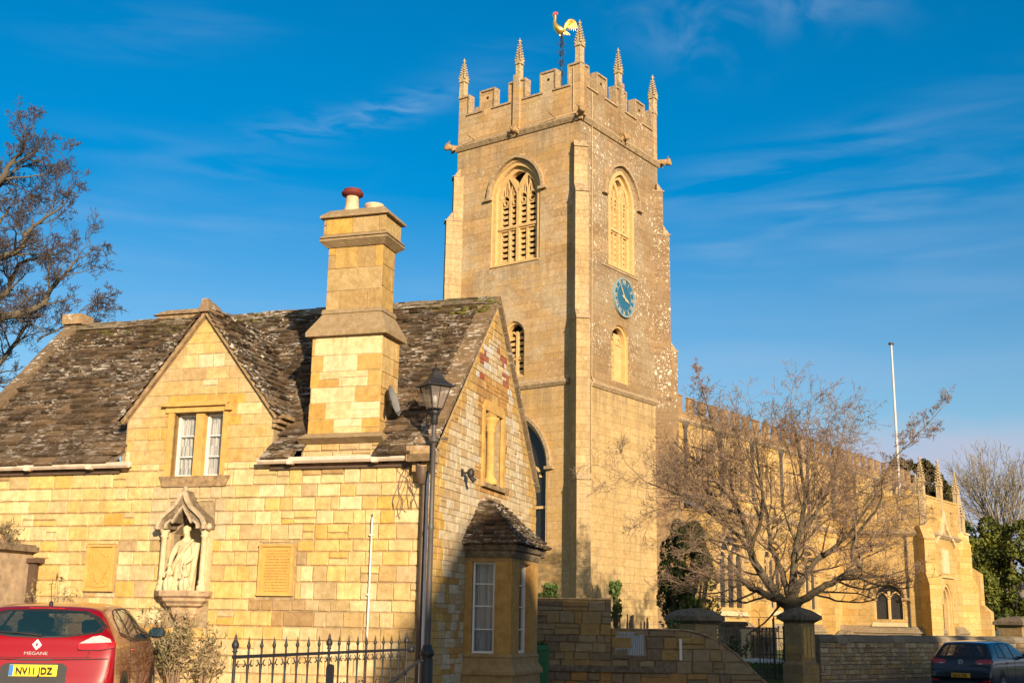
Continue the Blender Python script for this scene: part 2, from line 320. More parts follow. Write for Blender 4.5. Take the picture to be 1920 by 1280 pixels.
# ------------------------------------------------------------------ mesh building
COL = sc.collection; ORG = {}
class Fr:                                   # a wall's own frame: u along it, v out of it, z up
    def __init__(s, o, yaw, sg):
        a = math.radians(yaw); s.o = Vector((o[0], o[1], 0)); s.u = Vector((math.sin(a), math.cos(a), 0)); s.n = Vector((math.cos(a), -math.sin(a), 0))*sg
    def P(s, u, v, z): return s.o + s.u*u + s.n*v + Vector((0, 0, z))
class MB:
    def __init__(s): s.V = []; s.F = []; s.C = []; s.I = []; s.S = []
    def face(s, pts, col=None, m=0, sm=False):
        k = len(s.V); s.V += [tuple(p) for p in pts]; s.F.append(tuple(range(k, k+len(pts)))); s.C.append(col or (.36, .265, .155)); s.I.append(m); s.S.append(sm)
    def grid(s, rows, col=None, m=0, sm=True, closed=False):
        k = len(s.V); n = len(rows[0])
        for r in rows: s.V += [tuple(p) for p in r]
        for i in range(len(rows)-1):
            for j in range(n if closed else n-1):
                a = k+i*n+j; b = k+i*n+(j+1) % n
                s.F.append((a, b, b+n, a+n)); s.C.append(col or (.36, .265, .155)); s.I.append(m); s.S.append(sm)
        return k
    def hexa(s, a, b, col=None, m=0):           # a: 4 pts bottom ring, b: 4 pts top ring (any planar n)
        n = len(a); s.face(list(reversed(a)), col, m); s.face(b, col, m)
        for i in range(n): s.face([a[i], a[(i+1) % n], b[(i+1) % n], b[i]], col, m)
    def fbox(s, F, u0, u1, v0, v1, z0, z1, col=None, m=0):
        s.hexa([F.P(u0, v0, z0), F.P(u1, v0, z0), F.P(u1, v1, z0), F.P(u0, v1, z0)], [F.P(u0, v0, z1), F.P(u1, v0, z1), F.P(u1, v1, z1), F.P(u0, v1, z1)], col, m)
    def frus(s, F, r0, z0, r1, z1, col=None, m=0):   # r=(u0,u1,v0,v1)
        q = lambda r, z: [F.P(r[0], r[2], z), F.P(r[1], r[2], z), F.P(r[1], r[3], z), F.P(r[0], r[3], z)]
        s.hexa(q(r0, z0), q(r1, z1), col, m)
    def prism(s, F, poly, v0, v1, col=None, m=0):    # polygon in (u,z), extruded v0..v1
        s.hexa([F.P(u, v0, z) for u, z in poly], [F.P(u, v1, z) for u, z in poly], col, m)
    def tube(s, pts, rad, n=6, col=None, m=0, cap=True, sm=True):
        pts = [Vector(p) for p in pts]; K = len(pts)
        if not isinstance(rad, (list, tuple)): rad = [rad]*K
        up = Vector((.137, .291, .947)); rows = []
        for i, p in enumerate(pts):
            t = (pts[min(i+1, K-1)] - pts[max(i-1, 0)])
            if t.length < 1e-9: t = Vector((0, 0, 1))
            t.normalize(); a = t.cross(up)
            if a.length < .1: a = t.cross(Vector((1, 0, 0)))
            a.normalize(); b = t.cross(a)
            rows.append([p + (a*math.cos(2*PI*j/n) + b*math.sin(2*PI*j/n))*rad[i] for j in range(n)])
        s.grid(rows, col, m, sm, True)
        if cap and n > 3: s.face(list(reversed(rows[0])), col, m); s.face(rows[-1], col, m)
    def lathe(s, c, prof, n=16, col=None, m=0, sm=True, rot=0., sq=None):
        c = Vector(c); rows = []
        for r, z in prof: rows.append([c + Vector((r*math.cos(rot+2*PI*j/n), r*math.sin(rot+2*PI*j/n), z)) for j in range(n)])
        s.grid(rows, col, m, sm, True); s.face(list(reversed(rows[0])), col, m); s.face(rows[-1], col, m)
    def ball(s, c, r, n=8, col=None, m=0, sc3=(1, 1, 1)):
        c = Vector(c); k = max(4, n//2); rows = []
        for i in range(k+1):
            ph = PI*i/k; rr = max(.02, math.sin(ph))
            rows.append([c + Vector((r*sc3[0]*rr*math.cos(2*PI*j/n), r*sc3[1]*rr*math.sin(2*PI*j/n), -r*sc3[2]*math.cos(ph))) for j in range(n)])
        s.grid(rows, col, m, True, True)
    def band(s, F, path, w, v0, v1, col=None, m=0):  # a bar following a path in (u,z), width w
        L, Rr = offs(path, w/2), offs(path, -w/2)
        for i in range(len(path)-1):
            s.prism(F, [L[i], L[i+1], Rr[i+1], Rr[i]], v0, v1, col, m)
    def build(s, name, mats, parent=None, loc=None, merge=False):
        if parent is not None: loc = ORG[parent.name]
        if loc is None: loc = Vector((0, 0, 0))
        loc = Vector(loc)
        me = bpy.data.meshes.new(name); V = np.array(s.V, dtype=np.float64).reshape(-1, 3)
        me.from_pydata((V - np.array(loc)).tolist(), [], s.F)
        nf = len(s.F); me.polygons.foreach_set('use_smooth', s.S)
        me.polygons.foreach_set('material_index', s.I)
        me.update(); nl = len(me.loops)
        lv = np.empty(nl, dtype=np.int64); me.loops.foreach_get('vertex_index', lv)
        pn = np.empty(nf*3); me.polygons.foreach_get('normal', pn); pn = pn.reshape(-1, 3)
        cnt = np.array([len(f) for f in s.F]); fi = np.repeat(np.arange(nf), cnt)
        t = np.stack([-pn[:, 1], pn[:, 0], np.zeros(nf)], 1); ln = np.linalg.norm(t, axis=1); flat = ln < .08
        t[flat] = (1, 0, 0); ln[flat] = 1; t /= ln[:, None]; b = np.cross(pn, t); b[flat] = (0, 1, 0)
        P = V[lv]; uv = np.stack([(P*t[fi]).sum(1), (P*b[fi]).sum(1)], 1)
        ul = me.uv_layers.new(name='UVMap'); ul.data.foreach_set('uv', uv.ravel())
        ca = me.color_attributes.new('Col', 'FLOAT_COLOR', 'CORNER')
        cc = np.ones((nl, 4)); cc[:, :3] = np.array(s.C)[fi]; ca.data.foreach_set('color', cc.ravel())
        for mm in (mats if isinstance(mats, (list, tuple)) else [mats]): me.materials.append(mm)
        o = bpy.data.objects.new(name, me); COL.objects.link(o)
        if parent is not None: o.parent = parent; ORG[o.name] = loc
        else: o.location = loc; ORG[o.name] = loc
        return o
def offs(path, d):
    out = []; n = len(path)
    for i in range(n):
        a = path[max(i-1, 0)]; b = path[min(i+1, n-1)]; tx, tz = b[0]-a[0], b[1]-a[1]; l = math.hypot(tx, tz) or 1
        out.append((path[i][0] - tz/l*d, path[i][1] + tx/l*d))
    return out
def tag(o, label, cat, group=None, kind=None):
    if label: o['label'] = label
    if cat: o['category'] = cat
    if group: o['group'] = group
    if kind: o['kind'] = kind
    return o
def thing(name, label, cat, loc, group=None):
    o = bpy.data.objects.new(name, None); COL.objects.link(o); o.location = loc; o.empty_display_size = .3
    ORG[o.name] = Vector(loc); return tag(o, label, cat, group)
def struct(o): o['kind'] = 'structure'; return o
def copy_tree(o, d, label=None, rot=0.):
    c = o.copy(); COL.objects.link(c); ORG[c.name] = ORG[o.name]+Vector(d); c.location = o.location + Vector(d); c.rotation_euler.z = rot
    if label: c['label'] = label
    for ch in o.children:
        k = ch.copy(); COL.objects.link(k); k.parent = c; ORG[k.name] = ORG[c.name]
        for g in ch.children:
            q = g.copy(); COL.objects.link(q); q.parent = k; ORG[q.name] = ORG[c.name]
    return c
def gothic(uc, w, zs, za, n=8):                # pointed arch, left foot to right foot, springing zs, apex za
    h = za-zs; c = (h*h - w*w)/(2*w); R = w+c; L = []
    a1 = math.atan2(h, c) if c != 0 else PI/2
    for i in range(n+1):
        a = a1*i/n; L.append((uc - (R*math.cos(a) - c), zs + R*math.sin(a)))
    L[-1] = (uc, za)
    return L + [(2*uc-u, z) for u, z in reversed(L[:-1])]
def arch_hole(uc, w, z0, zs, za, n=8): return [(uc-w, z0)] + gothic(uc, w, zs, za, n) + [(uc+w, z0)]
def sheet(mb, F, outer, holes, v=0., depth=.4, col=None, m=0, mr=None):
    polys = [[Vector((u, z, 0)) for u, z in outer]] + [[Vector((u, z, 0)) for u, z in h] for h in holes]
    flat = [p for q in polys for p in q]
    for t in tessellate_polygon(polys): mb.face([F.P(flat[i].x, v, flat[i].y) for i in t], col, m)
    for h in holes:
        for i in range(len(h)):
            a, b = h[i], h[(i+1) % len(h)]
            mb.face([F.P(a[0], v, a[1]), F.P(b[0], v, b[1]), F.P(b[0], v-depth, b[1]), F.P(a[0], v-depth, a[1])], col, m if mr is None else mr)
def clip(poly, a, b, c):                        # keep a*u+b*z<=c
    out = []
    for i in range(len(poly)):
        p, q = poly[i], poly[(i+1) % len(poly)]; dp = a*p[0]+b*p[1]-c; dq = a*q[0]+b*q[1]-c
        if dp <= 0: out.append(p)
        if dp*dq < 0:
            t = dp/(dp-dq); out.append((p[0]+(q[0]-p[0])*t, p[1]+(q[1]-p[1])*t))
    return out
def area(p): return .5*sum(p[i][0]*p[(i+1) % len(p)][1]-p[(i+1) % len(p)][0]*p[i][1] for i in range(len(p)))
def shrink(p, d):
    if area(p) < 0: p = p[::-1]
    for i in range(len(p)): pass
    out = list(p)
    for i in range(len(p)):
        a, b = p[i], p[(i+1) % len(p)]; dx, dz = b[0]-a[0], b[1]-a[1]; l = math.hypot(dx, dz)
        if l < 1e-6: continue
        nx, nz = dz/l, -dx/l; out = clip(out, nx, nz, nx*a[0]+nz*a[1]-d)
        if len(out) < 3: return []
    return out
def blocks(mb, F, u0, u1, z0, z1, hr, wr, colf, rng, holes=(), halfs=(), v=0., th=.022, gap=.012, bev=.012, rough=.004):
    z = z0
    while z < z1-1e-3:
        h = rng.uniform(*hr); 
        if z1-z-h < hr[0]*.7: h = z1-z
        u = u0 - rng.uniform(0, wr[0])
        while u < u1:
            w = rng.uniform(*wr)*rng.choice((.75, 1, 1, 1.25)); sub = [(z, z+h)]
            if h > hr[1]*.8 and rng.random() < .18: k = z+h*rng.uniform(.4, .6); sub = [(z, k), (k, z+h)]
            for za, zb in sub:
                rects = [(max(u, u0), min(u+w, u1), za, zb)]
                for H in holes:
                    nr = []
                    for r in rects:
                        if r[1] <= H[0] or r[0] >= H[1] or r[3] <= H[2] or r[2] >= H[3]: nr.append(r); continue
                        if r[0] < H[0]: nr.append((r[0], H[0], r[2], r[3]))
                        if r[1] > H[1]: nr.append((H[1], r[1], r[2], r[3]))
                        if r[2] < H[2]: nr.append((max(r[0], H[0]), min(r[1], H[1]), r[2], H[2]))
                        if r[3] > H[3]: nr.append((max(r[0], H[0]), min(r[1], H[1]), H[3], r[3]))
                    rects = nr
                for r in rects:
                    if r[1]-r[0] < .04 or r[3]-r[2] < .03: continue
                    p = [(r[0], r[2]), (r[1], r[2]), (r[1], r[3]), (r[0], r[3])]
                    for hp in halfs: p = clip(p, *hp) if len(p) > 2 else p
                    if len(p) < 3 or abs(area(p)) < .003: continue
                    p = shrink(p, gap/2)
                    if len(p) < 3: continue
                    p = [(a+rng.uniform(-rough, rough), b+rng.uniform(-rough, rough)) for a, b in p]
                    q = shrink(p, bev)
                    cu = sum(a for a, b in p)/len(p); cz = sum(b for a, b in p)/len(p); c = colf(cu, cz, rng)
                    t = th + rng.uniform(-.3, .3)*th
                    if len(q) != len(p):
                        mb.hexa([F.P(a, v, b) for a, b in p], [F.P(a, v+t*.7, b) for a, b in p], c); continue
                    # pair the rings by nearest start
                    k = min(range(len(q)), key=lambda i: (q[i][0]-p[0][0])**2+(q[i][1]-p[0][1])**2); q = q[k:]+q[:k]
                    tl = [t + rng.uniform(-.2, .2)*th for _ in q]
                    A = [F.P(a, v, b) for a, b in p]; B = [F.P(a, v+tt, b) for (a, b), tt in zip(q, tl)]
                    mb.face(B, c)
                    for i in range(len(p)): mb.face([A[i], A[(i+1) % len(p)], B[(i+1) % len(p)], B[i]], c)
            u += w
        z += h
def text_mesh(txt, size, F, u, v, z, mat, name, parent, ext=.004, flip=True, ang=0., sx=1., align='CENTER', bold=0.):
    cu = bpy.data.curves.new('t', 'FONT'); cu.body = txt; cu.size = size; cu.extrude = ext; cu.align_x = align; cu.align_y = 'CENTER'; cu.offset = bold*size
    ob = bpy.data.objects.new('t', cu); COL.objects.link(ob); bpy.context.view_layer.update()
    me = bpy.data.meshes.new_from_object(ob.evaluated_get(bpy.context.evaluated_depsgraph_get())); bpy.data.objects.remove(ob)
    loc = ORG[parent.name]; ca, sa = math.cos(ang), math.sin(ang); sg = -1 if flip else 1
    for vt in me.vertices:
        x, y, w = vt.co.x*sx, vt.co.y, vt.co.z; x, y = x*ca-y*sa, x*sa+y*ca
        vt.co = F.P(u+sg*x, v+w, z+y) - loc
    if flip is False or True:
        pass
    me.materials.clear(); me.materials.append(mat); me.name = name
    o = bpy.data.objects.new(name, me); COL.objects.link(o); o.parent = parent; ORG[o.name] = loc
    return o
rnd = random.Random(7)
def nz(x, y, z=0., s=1.): return noise.noise(Vector((x*s, y*s, z*s)))

# ------------------------------------------------------------------ frames of the two buildings
C0 = Vector((-1.12, 17.4, 0)); T0 = Vector((3.01, 52, 0))
FC = Fr(C0, -72.4, -1); FG = Fr(C0, 17.6, 1)            # cottage front (u to the left), gable end (u away)
FL = Fr(T0, -53.76, -1); FR = Fr(T0, 36.24, 1)          # tower west face (u to the left), south face (u away)
def gz(x): return .12 - (.033*max(-12, x) if x < 0 else .010*min(20, x))
#MARK_A
# ------------------------------------------------------------------ ground, road, sky side
def ground_sheet(name, xs, ys, dz, mat):
    mb = MB(); rows = [[Vector((x, y, gz(x)+dz(x, y))) for x in xs] for y in ys]; mb.grid(rows, sm=True)
    o = mb.build(name, mat); struct(o); return o
ground_sheet('ground', [-3000, -300, -60]+list(range(-15, 21))+[60, 300, 3000], [-300, -60, -20]+list(range(-10, 120, 6))+[200, 600, 3000], lambda x, y: -.14, M.grass)
ground_sheet('road', list(range(-30, 41, 5)), [-12, 0, 6, 10, 16, 22, 30, 37, 44, 60], lambda x, y: -.10 if x < 0 or y < 44 else -.11, M.asphalt)
mb = MB()                                  # footway and forecourt in front of the cottage, a real kerb step
for poly in ([FC.P(9, 0, 0), FC.P(9, 3.4, 0), FC.P(3.2, 4.6, 0), FC.P(-1.5, 3.2, 0), FC.P(-2.6, -4, 0), FC.P(-.8, -6.5, 0), FC.P(0, 0, 0)],):
    mb.hexa([Vector((p.x, p.y, gz(p.x)-.12)) for p in poly], [Vector((p.x, p.y, gz(p.x)+.03)) for p in poly])
struct(mb.build('pavement', M.paving))
mb = MB()                                  # raised churchyard behind its wall
def cy(x, y): return .62 + .05*noise.noise(Vector((x*.2, y*.2, 0)))
xs = [-40, -20, -8] + [i*1.5 for i in range(-3, 30)] + [60, 90]; ys = [0, 1.5, 3, 5, 8, 12, 18, 26, 36, 50, 80, 120]
WA, WB = Vector((8.6, 35.0, 0)), Vector((21.0, 44.6, 0)); wd = (WB-WA).normalized(); wn = Vector((-wd.y, wd.x, 0))
def edge_y(x):                             # front edge of the churchyard follows the wall line
    if x < 8.6: return 35.4 if x > 4.4 else 24.2 + max(0, (x-2.5))*5.5
    return WA.y + (x-WA.x)*wd.y/wd.x + .3
mb.grid([[Vector((x, edge_y(min(x, 45))+y, cy(x, y)+(-.5 if y == 0 else 0))) for x in xs] for y in ys])
struct(mb.build('churchyard_ground', M.grass))
mb = MB()
rows = []
for i, (y, h) in enumerate(((900, -10), (1150, 34), (1500, 64), (2200, 80))):
    rows.append([Vector((x, y+60*math.sin(x*.01), h*(.75+.3*nz(x, y, 0, .0018)) + max(0, (x-300))*.02)) for x in range(-1600, 2400, 80)])
mb.grid(rows); struct(mb.build('hills', M.hill))

# ------------------------------------------------------------------ cottage
cot = thing('stone_cottage', 'golden stone cottage with steep stone slate roof, gabled dormer, tall chimney and bay window', 'house', C0)
PAL = [((.66, .50, .24), 34), ((.69, .56, .33), 17), ((.65, .45, .17), 22), ((.62, .39, .11), 7), ((.57, .43, .24), 9), ((.46, .33, .18), 4), ((.68, .54, .29), 14)]
def pick(pal, r):
    t = r.uniform(0, sum(w for _, w in pal))
    for c, w in pal:
        t -= w
        if t <= 0: break
    k = r.uniform(.88, 1.1); return (c[0]*k, c[1]*k*r.uniform(.97, 1.02), c[2]*k*r.uniform(.93, 1.05))
def lerp(a, b, f): return tuple(x+(y-x)*f for x, y in zip(a, b))
OCH, GREYB, BROWN = (.56, .34, .10), (.42, .34, .22), (.33, .22, .11)
def fac_col(u, z, r):
    c = pick(PAL, r); g = nz(u, z, 3, .9)
    if g > .15: c = lerp(c, (.62, .42, .15), .35)
    if z < 1.35: c = lerp(c, (.62, .50, .32), .45)
    if u < 2.2 and 1.5 < z < 2.4 and r.random() < .5: c = lerp(c, (.40, .29, .15), .65)
    if u < 1.1 and z < 2.5 and r.random() < .5: c = lerp(c, (.42, .28, .13), .6)
    if 2.0 < u < 3.0 and 1.75 < z < 2.05: c = lerp(c, (.33, .21, .11), .75)
    if z > 3.86 and (u < 2.8 or u > 5.1) : c = lerp(c, (.34, .215, .11), r.choice((.2, .5, .85)))
    if 3.35 < u < 4.62 and 2.95 < z < 3.75: c = lerp(c, (.50, .41, .27), .75)
    return c
def dor_col(u, z, r):
    c = pick(PAL, r)
    if 3.25 < u < 4.68 and z < 5.12: return lerp((.58, .345, .08), (.52, .33, .12), r.random())
    if z > 6.0: return lerp(c, (.60, .42, .15), .6)
    d = abs(u-3.95)
    if z > 4.85 and (6.5-z)/1.65*1.3 - d < .28: return lerp(c, (.50, .37, .20), .75)
    if z > 4.95 and r.random() < .5: return (.66, .56, .36)
    return lerp(c, (.53, .37, .16), r.choice((.3, .7, .9)))
wall = MB()
facade = [(8.75, 0), (8.75, 4.12), (5.27, 4.12), (5.27, 4.84), (3.95, 6.46), (2.63, 4.84), (2.63, 4.12), (2.14, 4.12), (2.14, 4.34), (.82, 4.34), (.82, 4.12), (0, 4.12), (0, 0)]
hwin = [(4.40, 3.89), (4.40, 4.89), (3.52, 4.89), (3.52, 3.89)]; hnic = [(4.24, 2.12), (4.24, 3.0), (3.95, 3.3), (3.68, 3.0), (3.68, 2.12)]
sheet(wall, FC, facade, [hwin, hnic], 0, .34)
gable = [(0, 0), (0, 4.12), (2.85, 7.1), (5.35, 4.12), (5.35, 0)]
hg = [(2.22, 3.98), (2.22, 5.22), (3.22, 5.22), (3.22, 3.98)]
sheet(wall, FG, gable, [hg], 0, .34)
wall.face([FC.P(8.75, 0, 0), FC.P(8.75, 0, 4.12), FC.P(8.75, -2.85, 7.1), FC.P(8.75, -5.35, 4.12), FC.P(8.75, -5.35, 0)])
wall.face([FC.P(0, -5.35, 0), FC.P(0, -5.35, 4.1), FC.P(8.75, -5.35, 4.1), FC.P(8.75, -5.35, 0)])
for u in (5.265, 2.635): wall.face([FC.P(u, 0, 4.0), FC.P(u, -1.0, 4.0), FC.P(u, -1.0, 5.3 if False else 4.84), FC.P(u, 0, 4.84)])
for u in (5.19, 2.55): wall.fbox(FC, u, u+.15, -.6, -.012, 3.9, 4.28)
wl = wall.build('wall', M.mortar, cot)
r = random.Random(11); b = MB()
holes = [(3.46, 4.46, 3.86, 9), (3.56, 4.36, 1.60, 3.48), (5.22, 5.80, 2.10, 2.84), (2.12, 2.76, 2.05, 2.86)]
blocks(b, FC, 0, 8.75, .35, 4.09, (.14, .255), (.19, .40), fac_col, r, holes, gap=.011)
blocks(b, FC, 2.65, 5.25, 4.09, 6.45, (.15, .24), (.22, .44), dor_col, r, [(3.50, 4.42, 3, 4.91)], [(-1.65/1.3, 1, 6.44-3.95*1.65/1.3), (1.65/1.3, 1, 6.44+3.95*1.65/1.3)], gap=.006, bev=.006, th=.007)
blocks(b, FC, .84, 2.12, 4.09, 4.33, (.1, .13), (.2, .42), lambda u, z, r: lerp(pick(PAL, r), (.45, .35, .22), .5), r)
b.build('facade_stonework', M.block, cot)
def gab_col(u, z, r):
    dl = min(u, 5.35-u) if z < 4.1 else min((u - (z-4.12)*.956), (5.35-u) - (z-4.12)*.84)
    if u < .45 and z < 4.1: return lerp((.58, .36, .10), pick(PAL, r), r.choice((.1, .3)))
    if z > 5.6 and z < 6.55 and .25 < dl < .62 and r.random() < .62: return r.choice([(.34, .10, .055), (.36, .13, .07), (.60, .58, .56), (.55, .52, .48)])
    if dl < .38 + .12*nz(u, z, 0, 2): return lerp((.46, .30, .12), (.56, .36, .12), r.random())
    if 1.95 < u < 3.5 and 3.8 < z < 5.75: return r.choice([(.50, .28, .09), (.40, .23, .09), (.54, .36, .14)])
    if z > 6.4: return lerp((.62, .50, .33), (.55, .36, .12), r.random()*.6)
    c = r.choice([(.60, .49, .32), (.64, .54, .38), (.56, .44, .27), (.58, .50, .37), (.50, .37, .21)])
    if z < 2.4 and r.random() < .3: c = (.50, .29, .09)
    return c
b = MB()
blocks(b, FG, .0, 5.35, .35, 7.05, (.085, .15), (.14, .42), gab_col, r, [(2.18, 3.26, 3.9, 5.26), (1.46, 3.2, 0, 2.95)], [(-2.98/2.85, 1, 4.07), (2.98/2.5, 1, 4.07+5.35*2.98/2.5)], gap=.004, bev=.006, th=.010)
b.build('gable_stonework', M.block_worn, cot)

def tiles(mb, poly, ex=(.24, .12), wr=(.16, .36), th=.026, seed=1, skip=None, tone=1., lift=0.):
    """slates over a planar 3-D polygon whose first edge is the eave"""
    r = random.Random(seed); O = Vector(poly[0]); a = (Vector(poly[1])-O).normalized(); n = None
    n = a.cross(Vector(poly[2])-Vector(poly[1])).normalized()
    if n.z < 0: n = -n
    bb = n.cross(a); 
    if bb.z < 0: bb = -bb
    P2 = [((Vector(p)-O).dot(a), (Vector(p)-O).dot(bb)) for p in poly]
    if area(P2) < 0: P2 = P2[::-1]
    halfs = []
    for i in range(len(P2)):
        p, q = P2[i], P2[(i+1) % len(P2)]; dx, dz = q[0]-p[0], q[1]-p[1]; l = math.hypot(dx, dz)
        if l > 1e-5: halfs.append((dz/l, -dx/l, (dz*p[0]-dx*p[1])/l + .02))
    A0, A1 = min(p[0] for p in P2), max(p[0] for p in P2); B1 = max(p[1] for p in P2); s = 0; row = 0
    while s < B1:
        e = ex[0] + (ex[1]-ex[0])*min(1, s/B1); x = A0 - r.uniform(0, .2)
        while x < A1:
            w = r.uniform(*wr)*(1.15 - .4*s/B1); jb = r.uniform(-.012, .012); t = th*r.uniform(.5, 1.9)
            top = min(s+e*1.25, B1)
            if not (skip and skip(x+w/2, s+e/2)):
                q = [(x+.003, s-.012+jb), (x+w-.003, s-.012+jb+r.uniform(-.008, .008)), (x+w-.003, top), (x+.003, top)]
                for h in halfs: q = clip(q, *h) if len(q) > 2 else q
                if len(q) > 2 and abs(area(q)) > 1e-3:
                    k = r.uniform(.5, 1.1)*tone*.66; c = r.choice([(.225, .155, .095), (.26, .175, .105), (.185, .13, .085), (.28, .19, .11), (.215, .16, .11), (.155, .108, .075)]); c = tuple(v*k for v in c)
                    def H(y): return lift + t*(1.9 - 1.5*(y-s)/(e*1.25))
                    T = [O+a*u+bb*y+n*H(y) for u, y in q]; Bt = [O+a*u+bb*y+n*(H(y)-t*1.3) for u, y in q]
                    mb.face(T, c)
                    for i in range(len(q)): mb.face([Bt[i], Bt[(i+1) % len(q)], T[(i+1) % len(q)], T[i]], c)
            x += w
        s += e; row += 1
SL = (7.2-4.13)/3.0
def mz(v): return 4.13 + (.2-v)*SL
rf = MB()
def sk(x, s):
    u = 8.5 - x; v = .2 - s/math.hypot(1, SL)
    return (2.6 < u < 5.3 and v > -.5) or (.80 < u < 2.16 and v > -.15)
for a, b_, v0 in ((5.28, 8.5, 0), (2.64, 5.28, -.55), (.1, 2.64, 0)): rf.face([FC.P(b_, v0, mz(v0)-.03), FC.P(a, v0, mz(v0)-.03), FC.P(a, -2.8, 7.15), FC.P(b_, -2.8, 7.15)], (.15, .11, .08))
for a, b_ in ((5.28, 8.5), (2.18, 2.62), (.1, .8)): rf.face([FC.P(b_, .2, mz(.2)-.03), FC.P(a, .2, mz(.2)-.03), FC.P(a, .0, mz(0)-.028), FC.P(b_, .0, mz(0)-.028)], (.15, .11, .08)); rf.face([FC.P(b_, .2, mz(.2)-.03), FC.P(a, .2, mz(.2)-.03), FC.P(a, .0, 4.02), FC.P(b_, .0, 4.02)], (.15, .11, .08))
tiles(rf, [FC.P(8.5, .24, mz(.24)), FC.P(.28, .24, mz(.24)), FC.P(.28, -2.8, 7.2), FC.P(8.5, -2.8, 7.2)], (.19, .09), (.14, .33), seed=3, skip=sk)
rf.face([FC.P(8.7, -5.45, 4.1), FC.P(.1, -5.45, 4.1), FC.P(.1, -2.8, 7.16), FC.P(8.7, -2.8, 7.16)], (.15, .11, .08))
roof = rf.build('roof', M.slate, cot)
rg = MB(); x = 8.5; rr = random.Random(5)
while x > .1:                                                      # ridge stones
    w = min(rr.uniform(.3, .5), x-.0); dzz = rr.uniform(-.015, .015)
    rg.prism(Fr(FC.P(0, -2.8, 0), -72.4+90, 1), [(-.17, 7.10+dzz), (0, 7.29+dzz), (.17, 7.10+dzz)], 0, 0) if False else None
    A = [FC.P(x, -2.62, 7.10+dzz), FC.P(x, -2.8, 7.27+dzz), FC.P(x, -2.98, 7.10+dzz)]; B = [FC.P(x-w+.01, -2.62, 7.10+dzz), FC.P(x-w+.01, -2.8, 7.27+dzz), FC.P(x-w+.01, -2.98, 7.10+dzz)]
    k = rr.uniform(.8, 1.3); rg.hexa(A, B, (.19*k, .155*k, .11*k)); x -= w
rg.build('ridge', M.slate, roof)
mm = MB(); rr = random.Random(8)                                    # cushions of moss along the ridge
for i in range(150):
    u = rr.choice((rr.uniform(5.2, 8.3), rr.uniform(4.6, 7.8), rr.uniform(2.2, 3.4), rr.uniform(0, 1.0), rr.uniform(.0, .35))); v = -2.8+rr.uniform(.0, .42)**1.2
    mm.ball(FC.P(u, v, mz(v)+.03), rr.uniform(.025, .07), 7, (.3, .3, .3), 0, (1.6, 1, .5))
mm.build('moss', m_plain('roof_moss', (.10, .095, .018), .95, var=.5, sc_=20, bump=1.), roof)
def rake(mb, F, uA, vA, zA, uB, vB, zB, wu, wv, t, n, col, seed):     # coping slabs from A to B
    r = random.Random(seed)
    for i in range(n):
        f0, f1 = i/n+.003, (i+1)/n-.003; j = r.uniform(-.008, .008); k = r.uniform(.8, 1.2); c = tuple(q*k for q in col)
        p = [(uA+(uB-uA)*f, vA+(vB-vA)*f, zA+(zB-zA)*f) for f in (f0, f1)]
        a = [F.P(p[0][0], p[0][1], p[0][2]+j), F.P(p[0][0]+wu, p[0][1]+wv, p[0][2]+j), F.P(p[1][0]+wu, p[1][1]+wv, p[1][2]+j), F.P(p[1][0], p[1][1], p[1][2]+j)]
        mb.hexa(a, [q+Vector((0, 0, t)) for q in a], c)
cp = MB()
rake(cp, FC, -.05, .30, mz(.30)-.04, -.05, -2.85, 7.20, .34, 0, .09, 15, (.215, .145, .085), 3)
rake(cp, FC, -.05, -2.85, 7.20, -.05, -5.45, 4.13, .33, 0, .10, 13, (.25, .18, .11), 4)
cp.fbox(FC, -.05, .32, -.1, .27, 4.0, 4.22, (.40, .28, .15)); cp.fbox(FC, -.03, .26, -.1, .17, 3.86, 4.01, (.48, .32, .15))
cp.build('gable_coping', m_slate('verge_slabs', .9, .5), cot)
cp = MB(); rake(cp, FC, 8.5, .30, mz(.30)-.03, 8.5, -2.85, 7.25, .31, 0, .13, 15, (.20, .14, .085), 5); cp.fbox(FC, 8.44, 8.86, -3.05, -2.65, 7.25, 7.45, (.36, .25, .14))
cp.build('gable_coping', bpy.data.materials['verge_slabs'], cot)
# dormer roof
dr = MB()
for sg, k in ((1, 21), (-1, 22)):
    ue = 3.95+sg*1.42; ze = 6.58-1.42*1.27; p0 = FC.P(ue, .09, ze); p1 = FC.P(ue, .2-(ze-4.13)/SL, ze)
    pr_ = FC.P(3.95, .2-(6.58-4.13)/SL, 6.58); pf = FC.P(3.95, .09, 6.58)
    poly = [p0, p1, pr_, pf]
    tiles(dr, poly, (.16, .10), (.14, .30), .022, seed=k, tone=.9); dn = Vector((0, 0, .03)); dr.face([p-dn for p in poly], (.15, .11, .08))
dr.hexa([FC.P(3.85, .13, 6.50), FC.P(4.05, .13, 6.50), FC.P(4.07, -.3, 6.50), FC.P(3.83, -.3, 6.50)], [FC.P(3.9, .11, 6.72), FC.P(4.0, .11, 6.72), FC.P(4.0, -.3, 6.64), FC.P(3.9, -.3, 6.64)], (.26, .18, .11))
dr.build('dormer_roof', M.slate, cot)
for sg in (-1, 1):
    ck_ = MB(); ck_.prism(FC, [(3.95, 6.46), (3.95, 6.55), (3.95+sg*1.40, 6.55-1.40*1.27), (3.95+sg*1.36, 6.46-1.36*1.27)], .0, .075); ck_.build('verge', M.coping, cot)
kn = MB()
for i, (w, zz) in enumerate(((.05, 4.60), (.12, 4.67), (.19, 4.74))):  # corbelled tile ends under the dormer eave
    kn.fbox(FC, 2.63-w, 2.63, -.3, .06, zz, zz+.055, (.34, .24, .14))
kn.build('kneeler', M.coping, cot)
